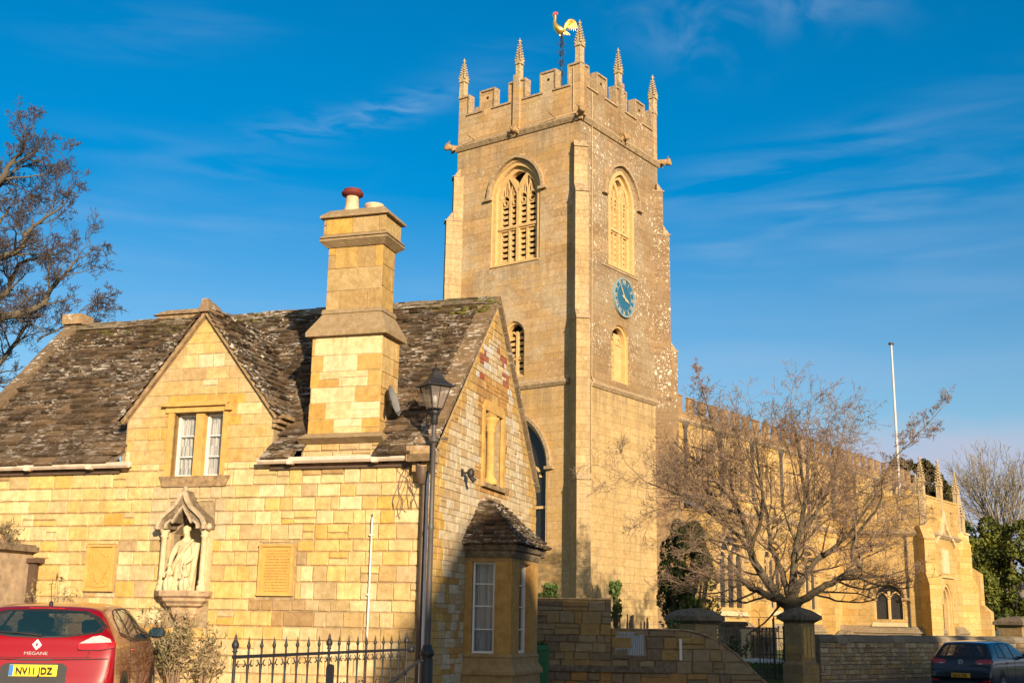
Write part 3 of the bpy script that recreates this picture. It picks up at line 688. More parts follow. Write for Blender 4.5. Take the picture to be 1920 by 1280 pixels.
# dormer window
w_ = MB(); w_.fbox(FC, 3.88, 4.03, -.16, -.02, 3.89, 4.89); w_.fbox(FC, 3.44, 3.52, -.1, .03, 3.89, 4.9); w_.fbox(FC, 4.40, 4.50, -.1, .03, 3.89, 4.9)
w_.fbox(FC, 3.40, 4.55, -.05, .045, 4.892, 5.06)
wn_ = w_.build('dormer_window', M.trim, cot)
w_ = MB(); w_.prism(FC, [(3.40, 5.03), (4.60, 5.03), (4.60, 4.99), (4.45, 4.98), (3.44, 4.98)], .045, .10); w_.fbox(FC, 3.36, 3.46, .03, .09, 4.9, 4.99); w_.build('hood', M.trim, wn_)
w_ = MB(); w_.prism(FC, [(3.32, 3.885), (4.58, 3.885), (4.50, 3.72), (3.40, 3.72)], -.02, .05); w_.build('sill', M.coping, wn_)
w_ = MB()
for a, c in ((4.03, 4.40), (3.52, 3.88)):
    for u in (a, c-.035): w_.fbox(FC, u, u+.035, -.19, -.13, 3.89, 4.88)
    for z in (3.89, 4.845, 4.2, 4.53): w_.fbox(FC, a+.036, c-.036, -.185, -.14, z, z+(.035 if z in (3.89, 4.845) else .018))
w_.build('frame', M.white, wn_)
w_ = MB()
for a, c in ((4.065, 4.365), (3.555, 3.845)): w_.fbox(FC, a, c, -.17, -.163, 3.92, 4.85)
w_.build('pane', M.pane, wn_)
w_ = MB(); rr = random.Random(2)
rows = [[FC.P(3.5+.92*i/60, -.215+.018*math.sin(i*1.25+.4*math.sin(j))+.01*math.sin(i*.4), 3.86+1.05*j/6) for i in range(61)] for j in range(7)]
w_.grid(rows); w_.build('curtain', M.curtain, wn_)
# gable window with central shaft
g_ = MB(); g_.fbox(FG, 2.21, 3.23, -.36, -.33, 3.98, 5.22)
g_.fbox(FG, 2.14, 2.24, -.02, .035, 3.98, 5.24); g_.fbox(FG, 3.20, 3.32, -.02, .035, 3.98, 5.24); g_.prism(FG, [(2.10, 5.18), (3.36, 5.18), (3.2, 5.36), (2.3, 5.36)], -.02, .03)
gw = g_.build('gable_window', M.trim, cot)
g_ = MB(); g_.lathe(FG.P(2.66, -.02, 0), [(.13, 3.98), (.13, 4.05), (.085, 4.10), (.072, 4.16), (.072, 4.86), (.095, 4.89), (.075, 4.92), (.13, 5.03), (.15, 5.06), (.15, 5.10)], 14); g_.prism(FG, [(2.5, 5.10), (2.82, 5.10), (2.9, 5.21), (2.42, 5.21)], -.17, .02); g_.build('column', M.trim, gw)
g_ = MB(); g_.fbox(FG, 2.12, 3.34, -.05, .07, 3.90, 3.975); g_.build('sill', M.coping, gw)
# chimney
ch = MB(); rr = random.Random(31)
ch.fbox(FC, .90, 2.05, -.64, -.01, 4.30, 6.0, (.5, .4, .25))
def chim_col(u, z, r):
    q = int((z-4.48)/.26) % 2; e = .17 if q else .36
    if u < .89+e or u > 2.06-e: return r.choice([(.58, .36, .10), (.54, .35, .12), (.50, .31, .09)])
    return r.choice([(.70, .57, .33), (.66, .52, .28), (.72, .60, .37)])
blocks(ch, FC, .885, 2.065, 4.46, 6.02, (.24, .275), (.30, .62), chim_col, rr, v=-.012, gap=.004, bev=.004, th=.012, rough=.001)
CSd = Fr(FC.P(.89, 0, 0), 17.6, 1)
blocks(ch, CSd, .0, .655, 4.40, 6.02, (.24, .275), (.30, .62), lambda u, z, r: r.choice([(.54, .36, .15), (.50, .33, .13), (.56, .40, .18)]), rr, v=-.005, gap=.004, bev=.004, th=.01, rough=.001)
# upper shaft
ch.fbox(FC, 1.01, 1.92, -.60, -.135, 6.4, 7.5, (.5, .4, .25))
up = lambda u, z, r: r.choice([(.47, .31, .11), (.54, .34, .09), (.40, .27, .12), (.46, .33, .16)])
blocks(ch, FC, 1.0, 1.93, 6.42, 7.5, (.33, .4), (.35, .6), up, rr, v=-.135, gap=.004, bev=.004, th=.012, rough=.001)
blocks(ch, Fr(FC.P(1.01, 0, 0), 17.6, 1), .13, .61, 6.42, 7.5, (.33, .4), (.35, .6), up, rr, v=0, gap=.004, bev=.004, th=.012, rough=.001)
blocks(ch, FC, .93, 2.0, 7.66, 7.93, (.26, .27), (.4, .8), up, rr, v=-.06, gap=.004, bev=.004, th=.012, rough=.001)
ch.fbox(FC, .945, 1.99, -.68, -.065, 7.64, 7.93, (.5, .36, .16))
chim = ch.build('chimney', M.block_worn, cot); CM = m_block('chimney_mouldings', .95, .7, .8)
ch = MB()
ch.frus(FC, (.80, 2.15, -.74, .08), 5.99, (.80, 2.15, -.74, .08), 6.06); ch.frus(FC, (.80, 2.15, -.74, .08), 6.06, (.97, 1.96, -.63, -.10), 6.38); ch.frus(FC, (.95, 1.98, -.65, -.08), 6.38, (.96, 1.97, -.64, -.09), 6.45)
ch.build('weathering', CM, chim); ch = MB()
ch.frus(FC, (.78, 2.18, -.7, .02), 4.33, (.78, 2.18, -.7, .14), 4.40); ch.frus(FC, (.78, 2.18, -.7, .14), 4.40, (.86, 2.09, -.7, .0), 4.49)
ch.build('sill_course', CM, chim); ch = MB()
ch.frus(FC, (.98, 1.95, -.64, -.10), 7.46, (.88, 2.05, -.73, 0), 7.55); ch.frus(FC, (.89, 2.04, -.72, -.01), 7.55, (.89, 2.04, -.72, -.01), 7.585); ch.frus(FC, (.88, 2.05, -.73, 0), 7.60, (.93, 2.0, -.69, -.05), 7.66)
ch.build('moulding', CM, chim); ch = MB()
ch.frus(FC, (.88, 2.05, -.74, .01), 7.93, (.88, 2.05, -.74, .01), 7.965); ch.frus(FC, (.88, 2.05, -.74, .01), 7.965, (1.0, 1.93, -.62, -.11), 8.08)
ch.build('capping', CM, chim)
pt = MB(); c = FC.P(1.66, -.32, 0); pt.lathe(c, [(.12, 8.05), (.135, 8.12), (.11, 8.2), (.10, 8.38), (.12, 8.40)], 18); pot = pt.build('chimney_pot', M.potcream, cot)
pt = MB(); pt.lathe(c, [(.10, 8.36), (.17, 8.39), (.18, 8.43), (.14, 8.445), (.15, 8.46), (.145, 8.48), (.10, 8.49), (.09, 8.50), (.04, 8.505)], 18); pt.build('cowl', M.terra, pot)
pt = MB(); c = FC.P(1.28, -.34, 0); pt.lathe(c, [(.15, 8.05), (.14, 8.14), (.155, 8.16), (.155, 8.2), (.12, 8.2)], 18); pt.build('chimney_pot', M.potcream, cot)
pt = MB(); pt.frus(FC, (6.05, 6.85, -3.7, -3.0), 7.0, (6.0, 6.95, -3.7, -2.95), 7.38); pt.frus(FC, (5.95, 7.0, -3.75, -2.9), 7.38, (6.1, 6.8, -3.6, -3.05), 7.50)
ch2 = pt.build('rear_chimney', M.coping, cot); pt = MB(); pt.lathe(FC.P(5.72, -3.3, 0), [(.10, 6.9), (.10, 7.36), (.20, 7.37), (.21, 7.41), (.05, 7.46)], 16); pt.build('flue_cap', M.lead, ch2)
# gutters and pipes
def gutter(u0, u1, parent):
    g = MB(); pr_ = [(.0, .0), (.03, -.045), (.085, -.055), (.12, -.02), (.125, .03), (.113, .03), (.10, -.005), (.075, -.038), (.04, -.03), (.012, .02)]
    q = lambda u: [FC.P(u, .10+a, 4.075+c_+ (u-u0)*.0) for a, c_ in pr_]
    g.hexa(q(u0), q(u1)); g.fbox(FC, u0, u1, .085, .10, 4.05, 4.13)
    o = g.build('gutter', M.gutter, parent); n = max(2, int((u1-u0)/1.1))
    for i in range(n):
        u = u0+(i+.6)*(u1-u0)/n; k = MB(); k.fbox(FC, u-.02, u+.02, .09, .235, 4.005, 4.10); k.fbox(FC, u-.045, u+.045, .115, .23, 4.01, 4.115); k.build('bracket', M.gutter, o)
    return o
gutter(5.06, 8.6, cot); gutter(.02, 2.78, cot)
for a, b_ in ((.0, 2.62), (5.3, 8.6)): f_ = MB(); f_.fbox(FC, a, b_, .0, .075, 3.95, 4.0); f_.build('fascia', M.pipe_brown, cot)
d_ = MB(); d_.tube([FC.P(.16, .17, 4.02), FC.P(.16, .17, 3.9), FC.P(.10, .09, 3.7), FC.P(.10, .09, .5)], .038, 10); d_.lathe(FC.P(.12, .12, 0), [(.05, 3.68), (.09, 3.78), (.10, 3.9), (.10, 3.93)], 12)
d_.build('downpipe', M.pipe_brown, cot)
d_ = MB(); d_.tube([FC.P(.035, .10, 4.0), FC.P(.035, .10, .5)], .022, 8); d_.build('downpipe', M.pipe_white, cot)
d_ = MB(); d_.tube([FC.P(.91, .0, 3.25), FC.P(.91, .05, 3.26), FC.P(.91, .05, 3.2), FC.P(.91, .05, .5)], .014, 8)
for z in (2.95, 2.1): d_.fbox(FC, .885, .935, .0, .072, z, z+.025)
d_.build('waste_pipe', M.pipe_white, cot)
# bay window
bay = MB(); E1, E2, E3, E4 = (1.50, 0), (1.62, .72), (3.02, .72), (3.16, 0)
gp = lambda p, z: FG.P(p[0], p[1], z)
def ring(d, z): return [FG.P(E1[0]-d, -.05, z), FG.P(E2[0]-d, E2[1]+d, z), FG.P(E3[0]+d, E3[1]+d, z), FG.P(E4[0]+d, -.05, z)]
for (d0, z0), (d1, z1) in (((.05, .1), (.05, .98)), ((.09, .98), (.09, 1.03)), ((.09, 1.03), (.03, 1.14)), ((.03, 1.14), (.03, 1.24)), ((.05, 1.24), (0, 1.29))): bay.hexa(ring(d0, z0), ring(d1, z1), (.42, .28, .13))
bay.hexa(ring(0, 2.66), ring(0, 2.74), (.4, .25, .1))
yawS = math.degrees(math.atan2((gp(E2, 0)-gp(E1, 0)).x, (gp(E2, 0)-gp(E1, 0)).y)); BS = Fr(gp(E1, 0), yawS, -1)
if BS.n.y > 0: BS = Fr(gp(E1, 0), yawS, 1)
BF = Fr(FG.P(0, .72, 0), 17.6, 1)
for F, (a, c_) in ((BS, (.0, .115)), (BS, (.47, .73)), (BF, (1.62, 2.0)), (BF, (2.60, 3.02))):
    bay.fbox(F, a, c_, -.16, 0, 1.27, 2.67, (.50, .29, .09))
    bay.fbox(F, a if a < .2 else a+.05, c_-.05 if F is BS else c_, -.02, .012, 1.27, 2.67, (.50, .29, .09))
bay.hexa([gp(E4, 1.27), gp(E3, 1.27), FG.P(3.0, .6, 1.27), FG.P(3.0, 0, 1.27)], [gp(E4, 2.67), gp(E3, 2.67), FG.P(3.0, .6, 2.67), FG.P(3.0, 0, 2.67)], (.5, .3, .1))
bw = bay.build('bay_window', m_block('bay_stone', .95, .7), cot)
bc = MB()
for (d0, z0), (d1, z1) in (((.02, 2.73), (.05, 2.79)), ((.05, 2.79), (.05, 2.84)), ((.09, 2.84), (.12, 2.90)), ((.12, 2.90), (.12, 2.93))): bc.hexa(ring(d0, z0), ring(d1, z1))
bc.build('cornice', M.sooty, bw)
br = MB(); ra, rb = FG.P(2.2, .03, 3.70), FG.P(2.95, .03, 3.70); e = [FG.P(E1[0]-.2, 0, 2.93), FG.P(E2[0]-.17, E2[1]+.17, 2.93), FG.P(E3[0]+.17, E3[1]+.17, 2.93), FG.P(E4[0]+.2, 0, 2.93)]
for k, q in enumerate(([e[0], e[1], ra], [e[1], e[2], rb, ra], [e[2], e[3], rb])):
    br.face(q, (.12, .09, .07)); tiles(br, q, (.12, .09), (.11, .20), .018, seed=40+k, tone=.75)
br.hexa([FG.P(2.1, -.02, 3.64), FG.P(3.05, -.02, 3.64), FG.P(3.05, .12, 3.64), FG.P(2.1, .12, 3.64)], [FG.P(2.15, -.02, 3.74), FG.P(3.0, -.02, 3.74), FG.P(3.0, .06, 3.74), FG.P(2.15, .06, 3.74)], (.3, .2, .12))
br.build('roof', M.slate_bay, bw)
bf = MB(); bpn = MB(); bct = MB()
for F, a, c_ in ((BS, .12, .465), (BF, 2.0, 2.60)):
    for u in (a, c_-.03): bf.fbox(F, u, u+.03, -.13, -.075, 1.29, 2.66)
    for z in (1.29, 2.63): bf.fbox(F, a+.031, c_-.031, -.13, -.08, z, z+.035)
    for z in (1.64, 1.985, 2.32): bf.fbox(F, a+.031, c_-.031, -.125, -.085, z, z+.016)
    bpn.fbox(F, a+.02, c_-.02, -.11, -.104, 1.31, 2.65)
    rows = [[F.P(a+(c_-a)*i/40, -.2+.014*math.sin(i*1.1+(2 if j < 2 else 0)), 1.27+1.4*j/4) for i in range(41)] for j in range(5)]; bct.grid(rows)
bf.build('frame', M.white, bw); bpn.build('pane', M.pane, bw); bct.build('curtain', M.curtain_blue, bw)
# niche for the statue
nc = MB()
nc.fbox(FC, 3.66, 4.26, -.40, -.33, 2.0, 3.4, (.5, .33, .13))
for u in (3.60, 4.30):
    nc.lathe(FC.P(u, .17, 0), [(.075, 2.13), (.075, 2.20), (.05, 2.23), (.06, 2.27), (.045, 2.30), (.045, 2.93), (.065, 2.95), (.05, 2.98), (.08, 3.04), (.09, 3.10), (.09, 3.14)], 12)
    s_ = 1 if u > 4 else -1
    nc.fbox(FC, min(u, u+s_*.05), max(u, u+s_*.05), .0, .13, 2.13, 3.12)
niche = nc.build('statue_niche', M.cream, cot)
nc = MB()
def ogee(k, zt, w, zb):                     # half outline of an ogee, foot to tip
    return [(w, zb), (w*.99, zb+.07), (w*.86, zb+.17), (w*.60, zb+.26), (w*.36, zb+.33), (w*.17, zb+.43), (w*.07, zb+.53), (0, zt)]
outer = ogee(0, 3.64, .43, 3.06); inner = [(.25, 3.06), (.24, 3.13), (.17, 3.19), (.15, 3.15), (.10, 3.24), (.05, 3.32), (0, 3.40)]
full = [(3.95+a, z) for a, z in outer] + [(3.95-a, z) for a, z in reversed(outer[:-1])] + [(3.95-a, z) for a, z in inner] + [(3.95+a, z) for a, z in reversed(inner[:-1])]
pts = [Vector((u, z, 0)) for u, z in full]
for v0 in (.0, .26):
    for t in tessellate_polygon([pts]): nc.face([FC.P(full[i][0], v0, full[i][1]) for i in t])
for i in range(len(full)):
    a, c_ = full[i], full[(i+1) % len(full)]; nc.face([FC.P(a[0], 0, a[1]), FC.P(c_[0], 0, c_[1]), FC.P(c_[0], .26, c_[1]), FC.P(a[0], .26, a[1])])
nc.build('canopy', M.sooty, niche)
nc = MB()
mo = [(3.95+a*.93, z-.01) for a, z in outer] + [(3.95-a*.93, z-.01) for a, z in reversed(outer[:-1])]
nc.band(FC, mo, .05, .25, .32); mi = [(3.95+a*1.12, z) for a, z in inner] + [(3.95-a*1.12, z) for a, z in reversed(inner[:-1])]; nc.band(FC, mi, .035, .25, .295)
nc.ball(FC.P(3.95, .24, 3.66), .045, 8); nc.ball(FC.P(4.40, .24, 3.08), .05, 8); nc.ball(FC.P(3.50, .24, 3.08), .05, 8)
nc.build('hood_mould', m_plain('niche_mould', (.46, .37, .25), .92, var=.35, bump=.6, dark=(.2, .16, .11)), niche)
nc = MB()
def oct_(d, z): return [FC.P(3.95+a*d, b_*d*.78, z) for a, b_ in ((-1, 0), (-1, .38), (-.55, .95), (.55, .95), (1, .38), (1, 0))]
st = [(.45, 2.14), (.47, 2.12), (.46, 2.06), (.40, 2.03), (.39, 1.99), (.33, 1.95), (.32, 1.92), (.24, 1.89), (.22, 1.80), (.20, 1.78), (.19, 1.75), (.10, 1.66), (.12, 1.62), (.04, 1.54)]
for (d1, z1), (d0, z0) in zip(st[:-1], st[1:]): nc.hexa(oct_(d0, z0), oct_(d1, z1))
nc.build('corbel', m_plain('corbel_stone', (.44, .31, .19), .92, var=.3, bump=.5, dark=(.2, .14, .09)), niche)
# wall plaques
def plaque(u0, u1, z0, z1, label, relief):
    t = thing('wall_plaque', label, 'plaque', FC.P((u0+u1)/2, 0, z0), 'carved plaques on the cottage front')
    p = MB(); p.fbox(FC, u0, u1, .0, .03, z0, z1); p.build('panel', M.plaque, t)
    p = MB()
    for a in ((u0-.02, u0+.035, z0, z1), (u1-.035, u1+.02, z0, z1)): p.fbox(FC, a[0], a[1], .0, .052, a[2], a[3])
    p.fbox(FC, u0-.03, u1+.03, .0, .06, z1, z1+.035); p.fbox(FC, u0-.03, u1+.03, .0, .055, z0-.03, z0); p.build('frame', M.trim, t)
    p = MB(); rr = random.Random(int(u0*100))
    if relief:
        def blob(u, z, r_, s3=(1, 1, .5)): p.ball(FC.P(u, .03, z), r_, 8, None, 0, (1, .55, 1))
        um = (u0+u1)/2; zm = (z0+z1)/2
        sh = [(um-.14, zm+.16), (um+.14, zm+.16), (um+.13, zm-.06), (um+.05, zm-.2), (um, zm-.25), (um-.05, zm-.2), (um-.13, zm-.06)]
        p.prism(FC, sh, .03, .05); p.prism(FC, [(um+.13, zm+.12), (um+.09, zm+.16), (um-.13, zm-.05), (um-.10, zm-.10)], .05, .062)
        for i in range(46):
            a = rr.uniform(0, 2*PI); q = rr.uniform(.75, 1.05); blob(um+.18*q*math.cos(a), zm+.01+.27*q*math.sin(a), rr.uniform(.012, .028))
        for i in range(7): blob(um-.18+.06*i, z0+.07+.012*math.sin(i*2), .022)
        p.prism(FC, [(um-.2, z0+.10), (um, z0+.07), (um+.2, z0+.10), (um+.2, z0+.05), (um, z0+.03), (um-.2, z0+.05)], .03, .045)
        p.build('carving', M.plaque, t)
    else:
        for i in range(15):
            z = z1-.07-i*.042; x = u1-.07 - rr.uniform(0, .04)
            while x > u0+.08:
                w = rr.uniform(.02, .07); w = min(w, x-u0-.06); p.fbox(FC, x-w, x, .03, .0325, z, z+.012+rr.uniform(0, .006)); x -= w+rr.uniform(.008, .016)
        p.build('lettering', M.plaque_dark, t)
plaque(2.17, 2.71, 2.11, 2.80, 'worn ochre inscription plaque with weathered lines of lettering, right of the statue niche', False)
plaque(5.27, 5.75, 2.15, 2.80, 'ochre plaque carved with a shield and scrolls, left of the statue niche', True)
# statue
def skin_mesh(name, joints, edges, mat, parent, sub=2, loc=None):
    loc = ORG[parent.name] if parent is not None else Vector(loc)
    me = bpy.data.meshes.new(name); me.from_pydata([tuple(Vector(p)-loc) for p, r_ in joints], edges, []); o = bpy.data.objects.new(name, me); COL.objects.link(o)
    sm = o.modifiers.new('s', 'SKIN'); 
    for i, (p, r_) in enumerate(joints):
        sv = me.skin_vertices[0].data[i]; sv.radius = r_ if isinstance(r_, tuple) else (r_, r_); sv.use_root = (i == 0)
    sm.use_smooth_shade = True; ss = o.modifiers.new('d', 'SUBSURF'); ss.levels = sub; ss.render_levels = sub
    bpy.context.view_layer.update(); nm = bpy.data.meshes.new_from_object(o.evaluated_get(bpy.context.evaluated_depsgraph_get()))
    bpy.data.objects.remove(o); nm.name = name; nm.materials.clear(); nm.materials.append(mat)
    for p in nm.polygons: p.use_smooth = True
    q = bpy.data.objects.new(name, nm); COL.objects.link(q)
    if parent is not None: q.parent = parent
    else: q.location = loc
    ORG[q.name] = loc; return q
st_o = thing('stone_statue', 'pale stone statue of a robed figure with two small children in the canopied niche', 'statue', FC.P(3.95, .12, 2.14))
SF = Fr(FC.P(3.95, .10, 0), -72.4, -1)
def robe(mb, u, v, z0, z1, w0, w1, dpt, folds, seed, lean=0.):
    r = random.Random(seed); n = 28; rows = []; K = 12
    for i in range(K+1):
        f = i/K; w = w0*(1-f)+w1*f + .02*math.sin(f*PI); ph = r.uniform(-.15, .15)
        rows.append([SF.P(u+lean*f+w*math.cos(2*PI*j/n), v+w*dpt*math.sin(2*PI*j/n)*(1+.0*f), z0+(z1-z0)*f) + SF.n*(.016*(1-f*.5)*math.sin(j*folds/3.+f*2.2)) + SF.u*(.010*math.cos(j*folds/2.7-f*3)) for j in range(n)])
    mb.grid(rows, closed=True); mb.face(rows[-1]); mb.face(list(reversed(rows[0])))
s = MB(); robe(s, 0, 0, 2.14, 2.80, .175, .135, .75, 5, 3, -.02)
s.build('robe', M.cream, st_o)
J = [(SF.P(-.02, 0, 2.62), (.10, .085)), (SF.P(-.02, .01, 2.76), (.115, .085)), (SF.P(-.02, .01, 2.86), (.09, .07)), (SF.P(-.02, .02, 2.93), .042), (SF.P(-.015, .05, 3.02), (.055, .066)), (SF.P(-.01, .055, 3.09), (.045, .05)),
     (SF.P(.13, .02, 2.83), .055), (SF.P(.19, .07, 2.66), .045), (SF.P(.16, .16, 2.53), .032), (SF.P(.15, .19, 2.49), .024),
     (SF.P(-.15, .02, 2.82), .055), (SF.P(-.19, .08, 2.65), .045), (SF.P(-.12, .17, 2.55), .032), (SF.P(-.10, .20, 2.52), .024)]
skin_mesh('figure', J, [(0, 1), (1, 2), (2, 3), (3, 4), (4, 5), (2, 6), (6, 7), (7, 8), (8, 9), (2, 10), (10, 11), (11, 12), (12, 13)], M.cream, st_o)
s = MB()
for k in range(5):                                                  # mantle falling diagonally across the body
    s.tube([SF.P(-.15+.02*k, .06, 2.90-.02*k), SF.P(-.07+.02*k, .12, 2.78-.03*k), SF.P(.05+.015*k, .13, 2.64-.035*k), SF.P(.15, .11, 2.50-.04*k)], [.02, .024, .022, .016], 6)
s.tube([SF.P(-.2, .02, 2.85), SF.P(-.19, .05, 2.6), SF.P(-.17, .06, 2.35), SF.P(-.15, .06, 2.2)], [.05, .05, .045, .03], 8)
s.ball(SF.P(-.012, .035, 3.06), .068, 10, sc3=(1, .95, .85)); s.tube([SF.P(-.015, .10, 3.00), SF.P(-.015, .115, 2.985)], [.018, .01], 6)
s.build('mantle', M.cream, st_o)
for k, (uu, hh) in enumerate(((.17, .33), (-.10, .30))):
    s = MB(); robe(s, uu, .14, 2.14, 2.14+hh*.62, .075, .05, .8, 4, 9+k); o_ = s.build('child_robe', M.cream, st_o)
    z_ = 2.14+hh*.6
    J = [(SF.P(uu, .14, z_), .048), (SF.P(uu, .14, z_+.07), (.055, .042)), (SF.P(uu, .15, z_+.12), .022), (SF.P(uu, .16, z_+.17), .040), (SF.P(uu, .16, z_+.21), .032),
         (SF.P(uu+.065, .16, z_+.05), .022), (SF.P(uu+.05, .21, z_-.01), .016), (SF.P(uu-.065, .16, z_+.05), .022), (SF.P(uu-.04, .21, z_+.02), .016),
         (SF.P(uu+.03, .15, 2.24), .03), (SF.P(uu+.035, .17, 2.16), .022), (SF.P(uu-.03, .15, 2.24), .03), (SF.P(uu-.035, .17, 2.16), .022)]
    skin_mesh('child_figure', J, [(0, 1), (1, 2), (2, 3), (3, 4), (1, 5), (5, 6), (1, 7), (7, 8), (0, 9), (9, 10), (0, 11), (11, 12)], M.cream, st_o)
# small fixings on the cottage
t = thing('security_light', 'small black security light on a bracket high on the gable end', 'wall light', FG.P(1.2, 0, 4.0))
s = MB(); s.fbox(FG, 1.16, 1.24, 0, .03, 3.95, 4.06); s.tube([FG.P(1.2, .02, 4.0), FG.P(1.2, .10, 4.0)], .015, 6); s.build('bracket', M.iron, t)
s = MB(); s.lathe(FG.P(1.2, .16, 0), [(.04, 3.93), (.055, 3.96), (.055, 4.03), (.03, 4.06)], 10); s.tube([FG.P(1.2, .15, 3.94), FG.P(1.22, .22, 3.87)], [.03, .045], 8); s.build('lamp_head', M.iron, t)
t = thing('satellite_dish', 'grey satellite dish on an arm beside the chimney above the slates', 'dish', FC.P(.74, -.1, 4.7))
s = MB(); DC = at(734, 752, 17.75); dirn = Vector((.93, -.2, .28)).normalized(); ax = Vector((0, 0, 1)).cross(dirn).normalized(); ay = dirn.cross(ax); rows = []
for i in range(5):
    rr_ = .02+.20*i/4; rows.append([DC + ax*rr_*math.cos(2*PI*j/20) + ay*rr_*1.1*math.sin(2*PI*j/20) + dirn*(.05*(i/4)**2) for j in range(20)])
s.grid(rows, closed=True); s.grid([[p-dirn*.006 for p in q] for q in rows], closed=True); s.build('reflector', M.dish, t)
s = MB(); s.tube([DC-ay*.2, DC-ay*.18+dirn*.16, DC+dirn*.28-ay*.1], .011, 6); s.tube([DC+dirn*.25-ay*.12, DC+dirn*.31-ay*.06], .024, 8); s.build('feed_arm', M.lampgrey, t)
s = MB(); s.tube([DC, DC-dirn*.08, DC-dirn*.10-Vector((0, 0, .15)), DC-dirn*.14-Vector((0, -.1, .25))], .018, 6); s.build('mount', M.iron, t)
# doorway block at the left end of the front
t = thing('porch', 'flat topped stone porch with cream door at the left edge, ferny ledge above', 'porch', FC.P(7.8, .6, 0))
PFr = Fr(FC.P(6.95, .95, 0), -72.4, -1)
s = MB(); s.fbox(FC, 6.80, 7.06, .0, .95, .2, 2.56); s.fbox(FC, 6.80, 8.9, .0, .95, 2.56, 2.72); s.fbox(FC, 8.2, 8.9, 0, .95, .2, 2.56); s.build('surround', m_plain('porch_stone', (.36, .27, .18), .93, var=.3, sc_=8, bump=.5), t)
s = MB(); s.fbox(FC, 6.70, 8.95, -.0, 1.03, 2.72, 2.80); s.fbox(FC, 6.74, 8.95, -.0, 1.0, 2.80, 2.83); s.build('ledge', M.sooty, t)
s = MB(); s.fbox(FC, 7.07, 8.2, .68, .75, .2, 2.5); s.build('door', M.door, t)
s = MB(); s.fbox(FC, 7.062, 7.10, .66, .80, .2, 2.555); s.fbox(FC, 7.10, 8.19, .66, .80, 2.44, 2.555); s.build('door_frame', M.white, t)
s = MB(); s.fbox(FC, 6.66, 6.795, .0, .10, .2, 2.55); s.fbox(FC, 6.55, 6.80, .0, .16, 2.55, 2.62); s.build('dark_strip', M.pipe_brown, t)  # added dark strip with a wider head for the dark band beside the porch
# ------------------------------------------------------------------ church tower
tw = thing('church_tower', 'tall square church tower of golden stone with battlements, pinnacles and a blue clock', 'church tower', T0)
S = 7.3; HB = 24.97; ZB = 0.
def Wb(u): return u
belf = arch_hole(3.65, 1.42, 18.25, 21.75, 23.38, 9)
lowW = arch_hole(3.62, .60, 12.75, 14.75, 15.45, 7)
bigW = arch_hole(3.60, 1.93, 4.9, 8.5, 10.95, 9)
belfR = arch_hole(3.70, 1.20, 18.25, 21.75, 23.30, 9); nicR = arch_hole(3.50, .74, 12.75, 14.7, 15.50, 7)
FB = Fr(FL.P(S, 0, 0), 36.24, -1); FB2 = Fr(FR.P(S, 0, 0), -53.76, 1)
w = MB()
sheet(w, FL, [(0, ZB), (S, ZB), (S, HB), (0, HB)], [belf, lowW, bigW], 0, .62, mr=2)
sheet(w, FR, [(0, ZB), (S, ZB), (S, HB), (0, HB)], [belfR, nicR], 0, .55, m=1, mr=2)
for q in ([FL.P(S, 0, ZB), FL.P(S, -S, ZB), FL.P(S, -S, HB), FL.P(S, 0, HB)], [FR.P(S, 0, ZB), FR.P(S, -S, ZB), FR.P(S, -S, HB), FR.P(S, 0, HB)]): w.face(q)
w.face([FL.P(0, 0, 26.0), FL.P(S, 0, 26.0), FL.P(S, -S, 26.0), FL.P(0, -S, 26.0)])
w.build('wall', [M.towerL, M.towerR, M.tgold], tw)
v_ = MB()
v_.fbox(FL, .4, S-.4, -.70, -.66, 4.5, 24); v_.fbox(FR, .4, S-.4, -.60, -.56, 12.5, 24); v_.build('dark_backing', M.dark, tw)  # near-black sheets painting in the unlit inside behind the openings
# parapet with merlons: mostly 5 merlons a side, those at corner and middle carry pinnacles
def parapet(F, mats, name, ins=0.):
    p = MB(); z0, z1 = 26.5, 27.52
    mer = [(ins, .62), (1.42, 2.22), (3.20, 4.10), (5.08, 5.88), (6.68, S-ins)]
    p.fbox(F, ins, S-ins, -.34, 0, 24.95, z0)
    for a, b_ in mer: p.fbox(F, a, b_, -.34, .0, z0, z1)
    o = p.build(name, mats, tw); c = MB(); t = .09; e = .07
    edges = []
    for i, (a, b_) in enumerate(mer):
        c.fbox(F, a-(e if i else -.04*(ins > 0)), b_+(e if i < 4 else -.04*(ins > 0)), -.38, e, z1, z1+t)
        if i: c.fbox(F, a-e, a, -.36, e-.003, z0+t, z1)
        if i < 4: c.fbox(F, b_, b_+e, -.36, e-.003, z0+t, z1)
        if i < 4: c.fbox(F, b_-.10, mer[i+1][0]+.10, -.38, e+.003, z0, z0+t)
        if i in (1, 3) : c.fbox(F, (a+b_)/2-.06, (a+b_)/2+.06, .0, .02, z1-.42, z1-.30, m=1)
    c.build('parapet_coping', [M.tstring, M.dark], o); return o
parapet(FL, M.towerL, 'parapet'); parapet(FR, M.towerR, 'parapet', .34); parapet(FB, M.towerL, 'parapet', .34); parapet(FB2, M.towerL, 'parapet')
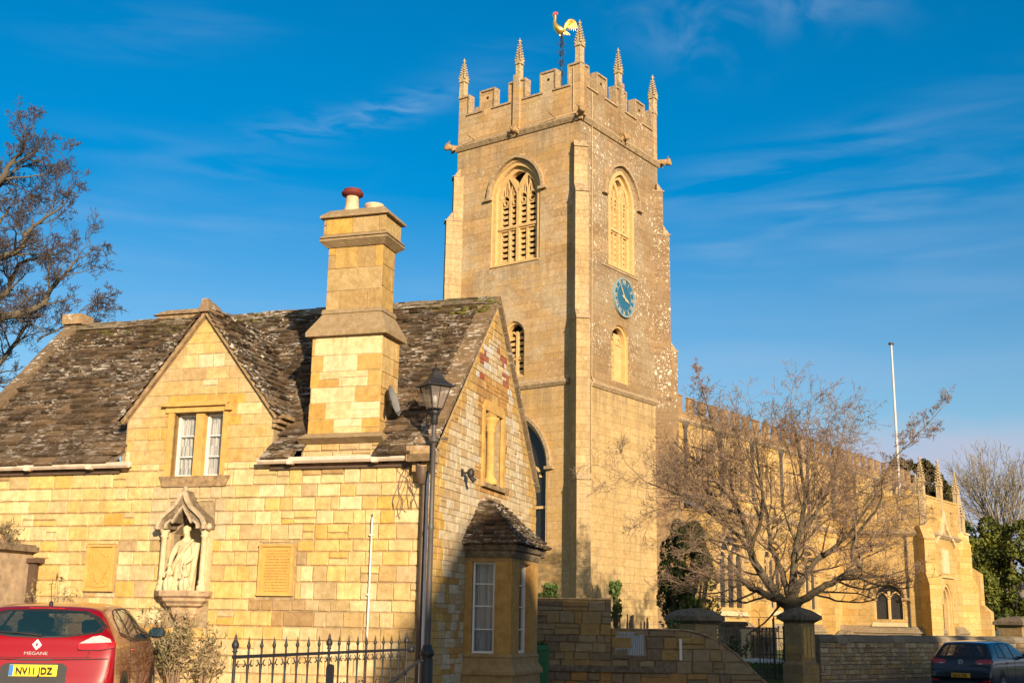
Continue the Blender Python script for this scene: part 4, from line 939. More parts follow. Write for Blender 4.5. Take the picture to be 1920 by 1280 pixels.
def string(F, z, s0, s1, name, parent, mat, pr_=.14, h=.26, slope=True):
    s = MB()
    s.hexa([F.P(s0, 0, z-h), F.P(s1, 0, z-h), F.P(s1, pr_*.35, z-h), F.P(s0, pr_*.35, z-h)], [F.P(s0, 0, z-h*.45), F.P(s1, 0, z-h*.45), F.P(s1, pr_, z-h*.45), F.P(s0, pr_, z-h*.45)])
    s.hexa([F.P(s0, 0, z-h*.45), F.P(s1, 0, z-h*.45), F.P(s1, pr_, z-h*.45), F.P(s0, pr_, z-h*.45)], [F.P(s0, 0, z+.05), F.P(s1, 0, z+.05), F.P(s1, .03, z+.05), F.P(s0, .03, z+.05)])
    return s.build(name, mat, parent)
string(FL, 25.0, -.15, S+.1, 'string_course', tw, M.tstring, .2, .34); string(FR, 25.0, -.15, S+.1, 'string_course', tw, M.tstring, .2, .34)
string(FL, 12.4, .5, S, 'string_course', tw, M.tstring, .16, .26); string(FR, 12.4, .5, S-.1, 'string_course', tw, M.tstring, .16, .24)
# pilasters behind the middle pinnacles
for F, mm_ in ((FL, M.towerL), (FR, M.towerR)):
    p = MB(); p.fbox(F, 3.46, 3.84, .0, .12, 25.02, 27.9); p.build('pilaster', mm_, tw)
# diagonal buttresses in stages
def buttress(corner, d, stages, mat, name='buttress', hw=.31):
    d = d.normalized(); q = Vector((-d.y, d.x, 0)); b = MB(); cps = MB()
    F = Fr(corner, math.degrees(math.atan2(q.x, q.y)), 1)
    if F.n.dot(d) < 0: F = Fr(corner, math.degrees(math.atan2(q.x, q.y)), -1)
    prev = None; stages = [(stages[i+1][1]-.02 if i+1 < len(stages) else z0, z1, p_) for i, (z0, z1, p_) in enumerate(stages)]
    for (z0, z1, pr_) in stages:                 # from the top down
        b.fbox(F, -hw, hw, -.5, pr_, z0, z1 - (.0))
        inner = prev if prev is not None else -.1
        cps.hexa([F.P(-hw-.02, -.4, z1), F.P(hw+.02, -.4, z1), F.P(hw+.02, pr_+.07, z1), F.P(-hw-.02, pr_+.07, z1)], [F.P(-hw-.02, -.4, z1+.05), F.P(hw+.02, -.4, z1+.05), F.P(hw+.02, pr_+.07, z1+.05), F.P(-hw-.02, pr_+.07, z1+.05)])
        zz = z1+.05+max(.25, (pr_-inner)*1.35)
        cps.hexa([F.P(-hw, inner-.03, z1+.05), F.P(hw, inner-.03, z1+.05), F.P(hw, pr_, z1+.05), F.P(-hw, pr_, z1+.05)], [F.P(-hw, inner-.03, zz), F.P(hw, inner-.03, zz), F.P(hw, inner+.01, zz), F.P(-hw, inner+.01, zz)])
        prev = pr_
    o = b.build(name, mat, tw); cps.build('weathering', M.tstring, o)
n1, n2 = FL.n, FR.n
stg = [(21.3, 23.25, .18), (15.15, 20.95, .50), (8.0, 14.9, .82), (0, 7.75, 1.02)]
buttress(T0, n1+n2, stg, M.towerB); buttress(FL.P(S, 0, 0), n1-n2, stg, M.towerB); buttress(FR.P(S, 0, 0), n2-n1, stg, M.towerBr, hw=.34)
# windows
def hood(F, uc, w_, z0, zs, za, parent, drop=.0, mat=None, wid=.14, pr_=.16):
    path = gothic(uc, w_, zs, za, 9)
    if drop: path = [(path[0][0], zs-drop)] + path + [(path[-1][0], zs-drop)]
    h = MB(); h.band(F, path, wid, .0, pr_); e0, e1 = path[0], path[-1]
    h.fbox(F, e0[0]-.22, e0[0]+.22, 0, pr_+.02, e0[1]-.1, e0[1]+.03); h.fbox(F, e1[0]-.22, e1[0]+.22, 0, pr_+.02, e1[1]-.1, e1[1]+.03)
    return h.build('hood_mould', mat or M.tstring, parent)
def jambs(mb, F, uc, w_, z0, zs, za, v, t, d):       # a moulded order inside the opening
    path = [(uc-w_, z0)] + gothic(uc, w_, zs, za, 9) + [(uc+w_, z0)]; mb.band(F, path, t, v-d, v)
def belfry(F, uc, W, z0, zs, za, v, lights, trans, mat, mlou, group_cover):
    t = MB(); jambs(t, F, uc, W-.10, z0, zs, za-.08, v+.22, .2, .3); jambs(t, F, uc, W-.3, z0, zs, za-.30, v+.04, .22, .3)
    w2 = W-.38; lw = 2*w2/lights
    t.band(F, [(uc, z0), (uc, zs+.15)], .17, v-.2, v+.10)
    for sg in (-1, 1):                                  # main mullion parting into two sub-arches
        t.band(F, gothic(uc+sg*w2/2, w2/2+.02, zs-.05, za-.62, 8), .12, v-.2, v+.07)
        t.band(F, [(uc, zs), (uc+sg*.22, zs+.5), (uc+sg*.55, za-.62)], .11, v-.2, v+.075)
        um = uc+sg*w2/2; t.band(F, [(um, z0), (um, zs+.3)], .11, v-.2, v+.03)
        t.band(F, [(um, zs+.2), (um-.12, zs+.55), (um-.10, zs+.9)], .06, v-.2, v+.02); t.band(F, [(um, zs+.2), (um+.12, zs+.55), (um+.10, zs+.9)], .06, v-.2, v+.02)
    for i in range(lights):
        a = uc-w2+i*lw; m_ = a+lw/2; t.band(F, gothic(m_, lw/2-.03, zs-.18, zs+.12, 5), .07, v-.2, v+.01)
        t.band(F, [(m_+.13*math.cos(k*PI/4), zs-.27+.13*math.sin(k*PI/4)) for k in range(9)], .05, v-.2, v+.008)
        t.band(F, [(m_-.07, zs+.1), (m_-.07, zs+.62)], .04, v-.2, v+.005); t.band(F, [(m_+.07, zs+.1), (m_+.07, zs+.62)], .04, v-.2, v+.005)
    if trans: t.fbox(F, uc-w2-.08, uc+w2+.08, v-.2, v+.12, trans-.09, trans+.05); t.fbox(F, uc-w2-.08, uc+w2+.08, v-.2, v+.05, trans-.17, trans-.09)
    t.prism(F, [(uc-W, z0-.02), (uc+W, z0-.02), (uc+W, z0+.03), (uc-W, z0+.03)], v-.2, .06)
    t.hexa([F.P(uc-W, v-.1, z0), F.P(uc+W, v-.1, z0), F.P(uc+W, .0, z0), F.P(uc-W, .0, z0)], [F.P(uc-W, v-.1, z0+.32), F.P(uc+W, v-.1, z0+.32), F.P(uc+W, -.01, z0+.04), F.P(uc-W, -.01, z0+.04)])
    o = t.build('belfry_window', mat, tw)
    l = MB(); z = z0+.3
    while z < zs-.3:
        if not (trans and abs(z-trans+.05) < .14):
            for i in range(lights):
                a = uc-w2+i*lw+.07; c_ = a+lw-.14
                if F is FR: l.hexa([F.P(a, v-.30, z+.06), F.P(c_, v-.30, z+.06), F.P(c_, v-.06, z-.03), F.P(a, v-.06, z-.03)], [F.P(a, v-.30, z+.22), F.P(c_, v-.30, z+.22), F.P(c_, v-.06, z+.13), F.P(a, v-.06, z+.13)])
                else: l.hexa([F.P(a, v-.32, z+.10), F.P(c_, v-.32, z+.10), F.P(c_, v-.04, z-.05), F.P(a, v-.04, z-.05)], [F.P(a, v-.32, z+.19), F.P(c_, v-.32, z+.19), F.P(c_, v-.04, z+.10), F.P(a, v-.04, z+.10)])
        z += .275
    l.build('louvres', mlou, o); return o
o = belfry(FL, 3.65, 1.42, 18.25, 21.75, 23.38, -.28, 4, 20.2, M.ttrim, M.ttrim, True); hood(FL, 3.65, 1.60, 18, 21.75, 23.62, o)
o = belfry(FR, 3.70, 1.20, 18.25, 21.75, 23.30, -.22, 4, 20.2, M.ttrim, M.ttrim, True); hood(FR, 3.70, 1.62, 18, 21.75, 23.58, o)
s = MB(); s.fbox(FR, 1.9, 5.2, .0, .05, 18.10, 18.2); s.fbox(FR, 5.03, 5.10, 0, .03, 18.2, 21.7); s.build('sill', M.tstring, o)
def small_light(F, uc, W, z0, zs, za, v, blind, nm):
    t = MB(); jambs(t, F, uc, W-.06, z0, zs, za-.05, v+.2, .12, .25)
    w2 = W-.12
    if blind: t.fbox(F, uc-.05, uc+W, v-.06, v-.02, z0, zs+.45); t.band(F, [(uc-.08, z0), (uc-.08, zs+.2)], .08, v-.1, v+.04); t.hexa([F.P(uc+.02, v-.05, zs-.1), F.P(uc+W-.05, v-.05, zs-.1), F.P(uc+W-.05, v+.02, zs-.1), F.P(uc+.02, v+.02, zs-.1)], [F.P(uc+.02, v-.05, zs), F.P(uc+W-.05, v-.05, zs), F.P(uc+W-.05, v+.05, zs), F.P(uc+.02, v+.05, zs)])
    else: t.band(F, [(uc, z0), (uc, zs+.25)], .10, v-.15, v+.06); t.fbox(F, uc-w2, uc+w2, v-.1, v+.05, z0+.9, z0+1.0)
    for sg in (-1, 1): t.band(F, gothic(uc+sg*w2/2, w2/2, zs-.15, zs+.25, 5), .07, v-.15, v+.03)
    t.hexa([F.P(uc-W, v-.1, z0), F.P(uc+W, v-.1, z0), F.P(uc+W, .0, z0), F.P(uc-W, .0, z0)], [F.P(uc-W, v-.1, z0+.3), F.P(uc+W, v-.1, z0+.3), F.P(uc+W, -.01, z0+.04), F.P(uc-W, -.01, z0+.04)])
    o = t.build(nm, M.ttrim, tw); l = MB(); z = z0+.3
    while z < zs:
        for a, c_ in ((uc-w2+.03, uc-.06), (uc+.06, uc+w2-.03)):
            if blind and a > uc: continue
            l.hexa([F.P(a, v-.30, z+.10), F.P(c_, v-.30, z+.10), F.P(c_, v-.04, z-.05), F.P(a, v-.04, z-.05)], [F.P(a, v-.30, z+.19), F.P(c_, v-.30, z+.19), F.P(c_, v-.04, z+.10), F.P(a, v-.04, z+.10)])
        z += .27
    l.build('louvres', M.ttrim, o); return o
small_light(FL, 3.62, .60, 12.75, 14.75, 15.45, -.3, False, 'ringing_window'); small_light(FR, 3.50, .74, 12.75, 14.7, 15.50, -.3, True, 'blind_window')
# west window
t = MB(); F = FL; jambs(t, F, 3.6, 1.89, 4.9, 8.5, 10.9, -.03, .10, .12)
for uu in (2.9, 3.6, 4.3): t.band(F, [(uu, 4.9), (uu, 9.2)], .13, -.4, -.2)
for uu in (2.55, 3.25, 3.95, 4.65): t.band(F, gothic(uu, .33, 8.1, 8.6, 5), .08, -.4, -.22)
t.fbox(F, 1.7, 5.5, -.4, -.2, 6.7, 6.82)
o = t.build('west_window', M.ttrim, tw); hood(F, 3.6, 2.08, 4.9, 8.5, 11.15, o)
t = MB(); t.fbox(F, 1.65, 5.55, -.38, -.35, 4.9, 10.95); t.build('leaded_glass', M.glassdark, o)
t = MB(); t.hexa([F.P(1.7, -.5, 4.55), F.P(5.5, -.5, 4.55), F.P(5.5, .12, 4.55), F.P(1.7, .12, 4.55)], [F.P(1.85, -.5, 4.95), F.P(5.35, -.5, 4.95), F.P(5.35, 0, 4.62), F.P(1.85, 0, 4.62)]); t.build('sill', M.tstring, o)
# clock
ck = MB(); CC = FR.P(3.77, .0, 16.9); F = FR
def disc(mb, r0, r1, v0, v1, n=48, uc=3.77, zc=16.9):
    for i in range(n):
        a, b_ = 2*PI*i/n, 2*PI*(i+1)/n; q = lambda r_, t_, v: F.P(uc+r_*math.cos(t_), v, zc+r_*math.sin(t_))
        mb.hexa([q(r0, a, v0), q(r1, a, v0), q(r1, b_, v0), q(r0, b_, v0)], [q(r0, a, v1), q(r1, a, v1), q(r1, b_, v1), q(r0, b_, v1)])
disc(ck, 0, .90, .0, .09); clock = ck.build('clock', M.blue, tw)
ck = MB(); disc(ck, .90, .96, .0, .14); disc(ck, .62, .635, .091, .096); disc(ck, .865, .88, .091, .096); ck.build('rim', m_plain('clock_rim', (.26, .33, .35), .6, var=.1), clock)
ck = MB(); pass
for k, s_ in enumerate(('XII', 'I', 'II', 'III', 'IIII', 'V', 'VI', 'VII', 'VIII', 'IX', 'X', 'XI')):
    a = PI/2 - k*PI/6; o = text_mesh(s_, .30, F, 3.77+.75*math.cos(a), .094, 16.9+.75*math.sin(a), M.goldpaint, 'numeral', clock, .004, False, a-PI/2, .8)
for nm, a, L_, w0 in (('minute_hand', PI/2+math.radians(33), .74, .03), ('hour_hand', PI/2-math.radians(114), .50, .05)):
    h = MB(); dx, dz = math.cos(a), math.sin(a)
    P_ = lambda l, s_: (3.77+dx*l-dz*s_, 16.9+dz*l+dx*s_)
    h.prism(F, [P_(-.18, w0*.8), P_(-.18, -w0*.8), P_(L_*.6, -w0), P_(L_, 0), P_(L_*.6, w0)], .12 if nm[0] == 'm' else .105, .135 if nm[0] == 'm' else .118); h.build(nm, M.goldpaint, clock)
# pinnacles
def pinnacle(base, hgt, name_parent, F, slim=1., foot=0.):
    p = MB(); c = Vector(base); w_ = .17*slim; sh = hgt*.42
    rot = math.atan2(F.u.y, F.u.x)+PI/4
    p.lathe(c, [(w_*1.45, 0), (w_*1.45, .08), (w_*1.3, .12), (w_*1.25, sh)], 4, sm=False, rot=rot)
    for k in range(4):
        a = rot+PI/4+k*PI/2; d = Vector((math.cos(a), math.sin(a), 0)); q = Vector((-d.y, d.x, 0))
        for s_ in (-1, 1): p.tube([c+d*w_*.92+q*s_*w_*.72+Vector((0, 0, .1)), c+d*w_*.92+q*s_*w_*.72+Vector((0, 0, sh))], .022, 4)
        A, B, T_ = c+d*w_*.9-q*w_*1.05+Vector((0, 0, sh-.05)), c+d*w_*.9+q*w_*1.05+Vector((0, 0, sh-.05)), c+d*w_*.9+Vector((0, 0, sh+.34))
        p.hexa([A, B, T_], [v+d*.06 for v in (A, B, T_)]); p.ball(T_+d*.05+Vector((0, 0, .03)), .045, 6)
        for i in range(7):
            f = (i+.4)/7; z = sh+.12+(hgt-sh-.3)*f; rr_ = w_*1.05*(1-f)+.03; e = Vector((math.cos(a+PI/4), math.sin(a+PI/4), 0))
            p.ball(c+e*(rr_+.02)+Vector((0, 0, z)), .066-.026*f, 6, sc3=(1.2, 1.2, .9)); p.tube([c+e*rr_+Vector((0, 0, z)), c+e*(rr_+.075)+Vector((0, 0, z+.05))], [.03, .012], 4)
    p.lathe(c, [(w_*1.2, sh), (w_*.9, sh+.15), (w_*.3, hgt-.22), (.03, hgt-.16)], 8, sm=False, rot=rot)
    p.lathe(c, [(.02, hgt-.2), (.075, hgt-.16), (.03, hgt-.1), (.085, hgt-.06), (.04, hgt), (.015, hgt+.12)], 8)
    for k in range(4):
        a = rot+PI/4+k*PI/2; p.ball(c+Vector((math.cos(a)*.08, math.sin(a)*.08, hgt-.06)), .035, 5)
    if foot: p.lathe(c-Vector((0, 0, foot)), [(w_*1.25, 0), (w_*1.25, foot)], 4, sm=False, rot=rot)
    return p.build('pinnacle', M.pinn, name_parent)
for P_, h in ((T0, 2.15), (FL.P(S, 0, 0), 2.1), (FR.P(S, 0, 0), 2.1), (FL.P(S, -S, 0), 1.7)):
    d = (T0*0 + FL.P(S/2, 0, 0)+FR.P(S/2, 0, 0)-T0 - P_); d.z = 0; d.normalize(); pinnacle(Vector((P_.x, P_.y, 27.6))+d*.2, h, tw, FL)
pinnacle(FL.P(3.65, -.12, 27.6), 2.2, tw, FL, .85); pinnacle(FR.P(3.65, -.12, 27.6), 2.15, tw, FL, .85)
pinnacle(FL.P(3.4, -S+.15, 26.9), 2.0, tw, FL, .85)
# gargoyles: snub heads with open jaws on a thick neck
def gargoyle(base, d, parent, L_=.75, drop=0.):
    d = Vector(d).normalized(); q = Vector((-d.y, d.x, 0)); Z = Vector((0, 0, 1)); b = Vector(base)
    J = [(b-d*.1, .16), (b+d*L_*.4+Z*.03, .15), (b+d*L_*.75+Z*.06, .17), (b+d*L_*1.0+Z*.12, .12), (b+d*L_*1.02-Z*.08, .07),
         (b+d*L_*.7+q*.16+Z*.20, .05), (b+d*L_*.65+q*.27+Z*.30, .03), (b+d*L_*.7-q*.16+Z*.20, .05), (b+d*L_*.65-q*.27+Z*.30, .03), (b+d*L_*.3+q*.2-Z*.1, .07), (b+d*L_*.5+q*.22-Z*.2, .045), (b+d*L_*.3-q*.2-Z*.1, .07), (b+d*L_*.5-q*.22-Z*.2, .045)]
    return skin_mesh('gargoyle', J, [(0, 1), (1, 2), (2, 3), (2, 4), (2, 5), (5, 6), (2, 7), (7, 8), (1, 9), (9, 10), (1, 11), (11, 12)], M.garg, parent, 1)
gargoyle(T0+Vector((0, 0, 24.95)), n1+n2, tw, .6); gargoyle(FL.P(S, 0, 24.85), n1-n2, tw, .7); gargoyle(FR.P(S, 0, 24.95), n2-n1, tw, .75)
gargoyle(FL.P(3.65, .05, 24.9), n1, tw, .35); gargoyle(FR.P(3.65, .05, 24.95), n2, tw, .35)
for u in (1.35, 6.2):
    sp = MB(); sp.tube([FL.P(u, .0, 25.05), FL.P(u, .62, 25.15)], .035, 8); sp.build('water_spout', M.garg, tw)
cd_ = MB(); cd_.tube([FR.P(.95, .05, 26.4), FR.P(.95, .05, 12.6), FR.P(.90, .22, 12.4), FR.P(.90, .05, 12.1), FR.P(.90, .05, 1)], .028, 5); cd_.tube([FL.P(.38, .03, 27.4), FL.P(.38, .03, 25.2)], .02, 5); cd_.build('lightning_conductor', m_plain('conductor_tape', (.42, .33, .2), .7), tw)
fl = MB(); q = FL.P(3.65, -3.65, 26.05)
fl.lathe(q, [(4.4, 0), (.3, .9), (.1, 1.0)], 4, sm=False, rot=math.atan2(FL.u.y, FL.u.x)+PI/4); fl.build('roof', M.lead, tw)
# weathercock
WC = FL.P(3.65, -3.65, 27.0) + Vector((.10, 0, .10)); WF = Fr(WC, -86, -1)          # u to the left in plan
zt = 32.65
wc = thing('weathercock', 'gilded cockerel weathervane with red comb on a scrolled iron rod above the tower', 'weathervane', WC)
m_ = MB(); m_.tube([WC, WC+Vector((0, 0, 4.7))], [.07, .035], 8)
for z in (1.0, ):
    for k in range(4):
        a = PI/4+k*PI/2; e = Vector((math.cos(a), math.sin(a), 0)); m_.tube([WC+e*.75+Vector((0, 0, -.2)), WC+Vector((0, 0, 1.7))], .025, 5)
m_.build('rod', M.iron, wc); m_ = MB()
for zc, rr_ in ((2.35, .17), (2.95, .22), (3.5, .22), (4.0, .19), (4.35, .12)):
    for k in range(4):
        a = k*PI/2+.4; e = Vector((math.cos(a), math.sin(a), 0)); pts = []
        for i in range(13):
            th = i/12*1.6*PI; r2 = rr_*(1-.35*i/12); pts.append(WC+e*(rr_*.55+r2*.5*math.cos(PI-th))+Vector((0, 0, zc+r2*.62*math.sin(th)*(1 if k % 2 else 1))))
        m_.tube(pts, .020, 4)
    m_.ball(WC+Vector((0, 0, zc-.15)), .075, 8)
m_.build('scrollwork', M.iron, wc)
wp = lambda u, z, v=0: WF.P(u, v, z)+Vector((0, 0, 0))
Zb = 31.84
J = [(wp(.10, Zb+.04), (.25, .17)), (wp(.24, Zb+.16), (.27, .18)), (wp(.35, Zb+.32), (.22, .15)), (wp(.39, Zb+.50), (.15, .11)), (wp(.36, Zb+.66), (.11, .085)), (wp(.34, Zb+.80), (.095, .07)), (wp(.35, Zb+.91), (.115, .085)),
     (wp(-.08, Zb+.0), (.20, .14)), (wp(-.22, Zb+.04), (.115, .085)), (wp(.12, Zb-.18), .05), (wp(.09, Zb-.30), .032), (wp(.45, Zb+.93), .035), (wp(.53, Zb+.91), .012)]
skin_mesh('cockerel', J, [(0, 1), (1, 2), (2, 3), (3, 4), (4, 5), (5, 6), (0, 7), (7, 8), (0, 9), (9, 10), (6, 11), (11, 12)], M.gold, wc)
m_ = MB()
for k in range(6):                                            # arching sickle feathers
    S_, C1, C2, E_ = (-.14, .06), (-.12-.02*k, .78-.10*k), (-.80+.07*k, .92-.13*k), (-.80+.10*k, -.02+.01*k); pts = []
    for i in range(14):
        q = i/13; bz = [(1-q)**3*S_[j]+3*(1-q)**2*q*C1[j]+3*(1-q)*q*q*C2[j]+q**3*E_[j] for j in (0, 1)]; pts.append(wp(bz[0], Zb+bz[1], (k % 2)*.03))
    m_.tube(pts, [.062]*6+[.058]*4+[.048, .038, .025, .008], 6)
for k in range(4): m_.tube([wp(-.02-.06*k, Zb-.02), wp(-.10-.08*k, Zb-.12-.01*k), wp(-.13-.10*k, Zb-.24)], [.06, .05, .015], 6)
m_.build('tail', M.gold, wc)
m_ = MB(); m_.prism(WF, [(.30, Zb+.96), (.42, Zb+.99), (.47, Zb+1.03), (.43, Zb+1.09), (.38, Zb+1.07), (.36, Zb+1.13), (.30, Zb+1.09), (.27, Zb+1.12), (.20, Zb+1.02), (.22, Zb+.94)], -.02, .02); m_.ball(wp(.43, Zb+.83), .045, 6, sc3=(.7, .5, 1.4)); m_.build('comb', M.redpaint, wc)

# ------------------------------------------------------------------ nave, aisle and porch
nv = thing('church_nave', 'long low nave and aisle of the church with battlements, running right from the tower', 'church', FR.P(8, 0, 0))
U0, U1 = 7.3, 49.0
w = MB(); cl = []; F = FR; NV = -1.0
FN = Fr(FR.P(0, NV, 0), 36.24, 1); FA = Fr(FR.P(0, 2.0, 0), 36.24, 1)
bays = [9.6 + 4.05*i for i in range(10)]
for uc in bays: cl += [[(uc-1.3, 9.0), (uc-1.3, 11.0), (uc+1.3, 11.0), (uc+1.3, 9.0)]]
sheet(w, FN, [(U0-1, 7), (U1, 7), (U1, 12.3), (U0-1, 12.3)], cl, 0, .4)
w.face([FN.P(U1, 0, 5), FN.P(U1, -8, 5), FN.P(U1, -8, 12.6), FN.P(U1, 0, 12.6)])
ah = [arch_hole(10.75, 1.42, 2.65, 5.0, 6.1, 8)] + [arch_hole(10.75+4.75*i, 1.2, 2.75, 4.9, 5.95, 8) for i in (1, 2)] + [arch_hole(33.5+4.4*i, 1.2, 2.75, 4.9, 5.95, 8) for i in range(3)]
sheet(w, FA, [(8.35, 0), (U1, 0), (U1, 7.3), (8.35, 7.3)], ah, 0, .5)
w.face([FA.P(8.35, 0, 0), FA.P(8.35, -3, 0), FA.P(8.35, -3, 7.3), FA.P(8.35, 0, 7.3)])
w.build('wall', M.nave, nv)
w = MB(); w.fbox(FN, U0, U1, -.35, .0, 12.3, 12.7); u = U0+.75
rr = random.Random(4)
while u < U1-1: w.fbox(FN, u, u+.74, -.15, .0, 12.7, 13.46+rr.uniform(-.02, .02)); w.fbox(FN, u-.03, u+.77, -.17, .03, 13.46+.02, 13.53); u += 1.36
w.build('battlement', M.navetop, nv)
string(FN, 12.32, U0, U1, 'string_course', nv, M.tstring, .14, .22)
w = MB(); w.hexa([FN.P(U0, 0, 8.3), FN.P(U1, 0, 8.3), FA.P(U1, -.3, 7.2), FA.P(8.35, -.3, 7.2)], [FN.P(U0, 0, 8.4), FN.P(U1, 0, 8.4), FA.P(U1, -.3, 7.3), FA.P(8.35, -.3, 7.3)]); w.hexa([FN.P(U0, -.3, 12.2), FN.P(U1, -.3, 12.2), FN.P(U1, -8, 12.2), FN.P(U0, -8, 12.2)], [FN.P(U0, -.3, 12.3), FN.P(U1, -.3, 12.3), FN.P(U1, -8, 12.3), FN.P(U0, -8, 12.3)]); w.build('lead_roof', M.lead, nv)
w = MB(); w.fbox(FA, 8.35, U1, -.3, 0, 7.3, 7.9); w.build('parapet', M.nave, nv); w = MB(); w.fbox(FA, 8.3, U1, -.34, .06, 7.9, 8.0); w.build('parapet_coping', M.navetop, nv)
string(FA, 7.35, 8.35, U1, 'string_course', nv, M.tstring, .14, .22)
for uc in bays:
    o = MB(); o.fbox(FN, uc-1.34, uc-1.2, -.35, .02, 9, 11); o.fbox(FN, uc+1.2, uc+1.34, -.35, .02, 9, 11)
    for k in range(1, 4): o.band(FN, [(uc-1.2+.6*k, 9), (uc-1.2+.6*k, 11)], .12, -.3, -.08)
    for k in range(4): o.band(FN, gothic(uc-.9+.6*k, .27, 10.5, 10.85, 4), .08, -.3, -.1)
    wo = o.build('clerestory_window', M.ttrim, nv); o = MB(); o.fbox(FN, uc-1.25, uc+1.25, -.27, -.25, 9, 11); o.build('leaded_glass', M.glassdark, wo)
for k in range(len(bays)-1):
    o = MB(); uc = bays[k]+2.02; o.fbox(FN, uc-.07, uc+.07, .02, .16, 8.3, 12.1); o.lathe(FN.P(uc, .12, 0), [(.08, 11.7), (.2, 11.95), (.2, 12.15)], 4, rot=.6, sm=False); o.build('downpipe', M.lampgrey, nv)
def aisle_win(F, uc, W, z0, zs, za, parent, lights=3):
    o = MB(); jambs(o, F, uc, W-.04, z0, zs, za-.03, -.02, .08, .2); w2 = W-.08; lw = 2*w2/lights
    for k in range(1, lights): o.band(F, [(uc-w2+lw*k, z0), (uc-w2+lw*k, zs+.4)], .12, -.2, -.06)
    for k in range(lights): o.band(F, gothic(uc-w2+lw*(k+.5), lw/2-.02, zs-.15, zs+.35, 5), .08, -.2, -.08)
    if lights > 2: 
        for k in (0, 1): o.band(F, gothic(uc-w2/2+w2*k, w2/2, zs+.3, za-.35, 5), .07, -.2, -.08)
    wo = o.build('aisle_window', M.ttrim, parent); hood(F, uc, W+.15, z0, zs, za+.15, wo, mat=M.tstring, wid=.12, pr_=.12)
    o = MB(); o.fbox(F, uc-W, uc+W, -.19, -.17, z0, za); o.build('glass', M.glassdark, wo)
    o = MB(); n = int((za-z0+2*W)/.16)                                     # diamond leading
    for i in range(-n, n):
        for s_ in (-1, 1):
            p = [(-W, z0+i*.17), (-W, z0+i*.17+.02), (W, z0+i*.17+.02+s_*2*W*1.4), (W, z0+i*.17+s_*2*W*1.4)]
            for hp in ((0, 1, zs+.3), (0, -1, -z0), (1, 0, w2), (-1, 0, w2)): p = clip(p, *hp) if len(p) > 2 else p
            if len(p) > 2: o.face([F.P(uc+a, -.165-.001*s_, z) for a, z in p])
    o.build('leading', m_plain('lead_cames', (.10, .10, .10), .6) if 'lead_cames' not in bpy.data.materials else bpy.data.materials['lead_cames'], wo)
    o = MB(); o.hexa([F.P(uc-W-.15, -.4, z0-.4), F.P(uc+W+.15, -.4, z0-.4), F.P(uc+W+.15, .16, z0-.4), F.P(uc-W-.15, .16, z0-.4)], [F.P(uc-W-.1, -.4, z0+.02), F.P(uc+W+.1, -.4, z0+.02), F.P(uc+W+.1, .0, z0-.18), F.P(uc-W-.1, .0, z0-.18)]); o.build('sill', M.cream, wo)
for k, h in enumerate(ah):
    uc = (h[0][0]+h[-1][0])/2
    if uc < 22: aisle_win(FA, uc, *((1.42, 2.65, 5.0, 6.1) if k == 0 else (1.2, 2.75, 4.9, 5.95)), nv)
def abut(F, u, pr_, z1, parent, hw=.32):
    o = MB(); o.fbox(F, u-hw, u+hw, -.1, pr_, 0, z1*.55); o.fbox(F, u-hw, u+hw, -.1, pr_*.6, z1*.55, z1)
    o.hexa([F.P(u-hw, pr_*.6-.01, z1*.55), F.P(u+hw, pr_*.6-.01, z1*.55), F.P(u+hw, pr_, z1*.55), F.P(u-hw, pr_, z1*.55)], [F.P(u-hw, pr_*.6-.01, z1*.55+.45), F.P(u+hw, pr_*.6-.01, z1*.55+.45), F.P(u+hw, pr_*.6, z1*.55+.45), F.P(u-hw, pr_*.6, z1*.55+.45)])
    o.hexa([F.P(u-hw, -.1, z1), F.P(u+hw, -.1, z1), F.P(u+hw, pr_*.6, z1), F.P(u-hw, pr_*.6, z1)], [F.P(u-hw, -.1, z1+.5), F.P(u+hw, -.1, z1+.5), F.P(u+hw, -.05, z1+.5), F.P(u-hw, -.05, z1+.5)])
    return o.build('buttress', M.nave, parent)
for u in (13.1, 17.9, 22.2): abut(FA, u, .8, 6.0, nv)
def plinth(F, a, b_, parent, z=1.55):
    o = MB(); o.fbox(F, a, b_, 0, .22, 0, z); o.hexa([F.P(a, 0, z), F.P(b_, 0, z), F.P(b_, .30, z), F.P(a, .30, z)], [F.P(a, 0, z+.4), F.P(b_, 0, z+.4), F.P(b_, .02, z+.4), F.P(a, .02, z+.4)]); return o.build('plinth', M.cream if False else M.boundary, parent)
plinth(FA, 8.35, 25, nv)
# two storeyed porch, its west side facing the street
PU, PV, PE = 25.0, 7.05, 31.8
po = thing('church_porch', 'two storeyed church porch with pointed doorway, pinnacles and small arched side window', 'church porch', FR.P(PU, PV, 0))
FW = Fr(FR.P(PU, 0, 0), -53.76, -1); FS = Fr(FR.P(0, PV, 0), 36.24, 1); FE = Fr(FR.P(PE, 0, 0), -53.76, 1)
w = MB(); hw_ = arch_hole(-4.75, .86, 2.3, 3.45, 4.3, 7)
sheet(w, FW, [(-PV, 0), (-1.9, 0), (-1.9, 7.2), (-PV, 7.2)], [hw_, [(-3.98, 6.1), (-3.98, 6.75), (-3.80, 6.75), (-3.80, 6.1)]], 0, .35)
hd = arch_hole(28.35, .95, 0, 3.2, 4.4, 8)
sheet(w, FS, [(PU, 0), (PE, 0), (PE, 7.2), (PU, 7.2)], [hd], 0, .5)
w.face([FE.P(-PV, 0, 0), FE.P(-1.9, 0, 0), FE.P(-1.9, 0, 7.2), FE.P(-PV, 0, 7.2)])
w.build('wall', M.nave, po)
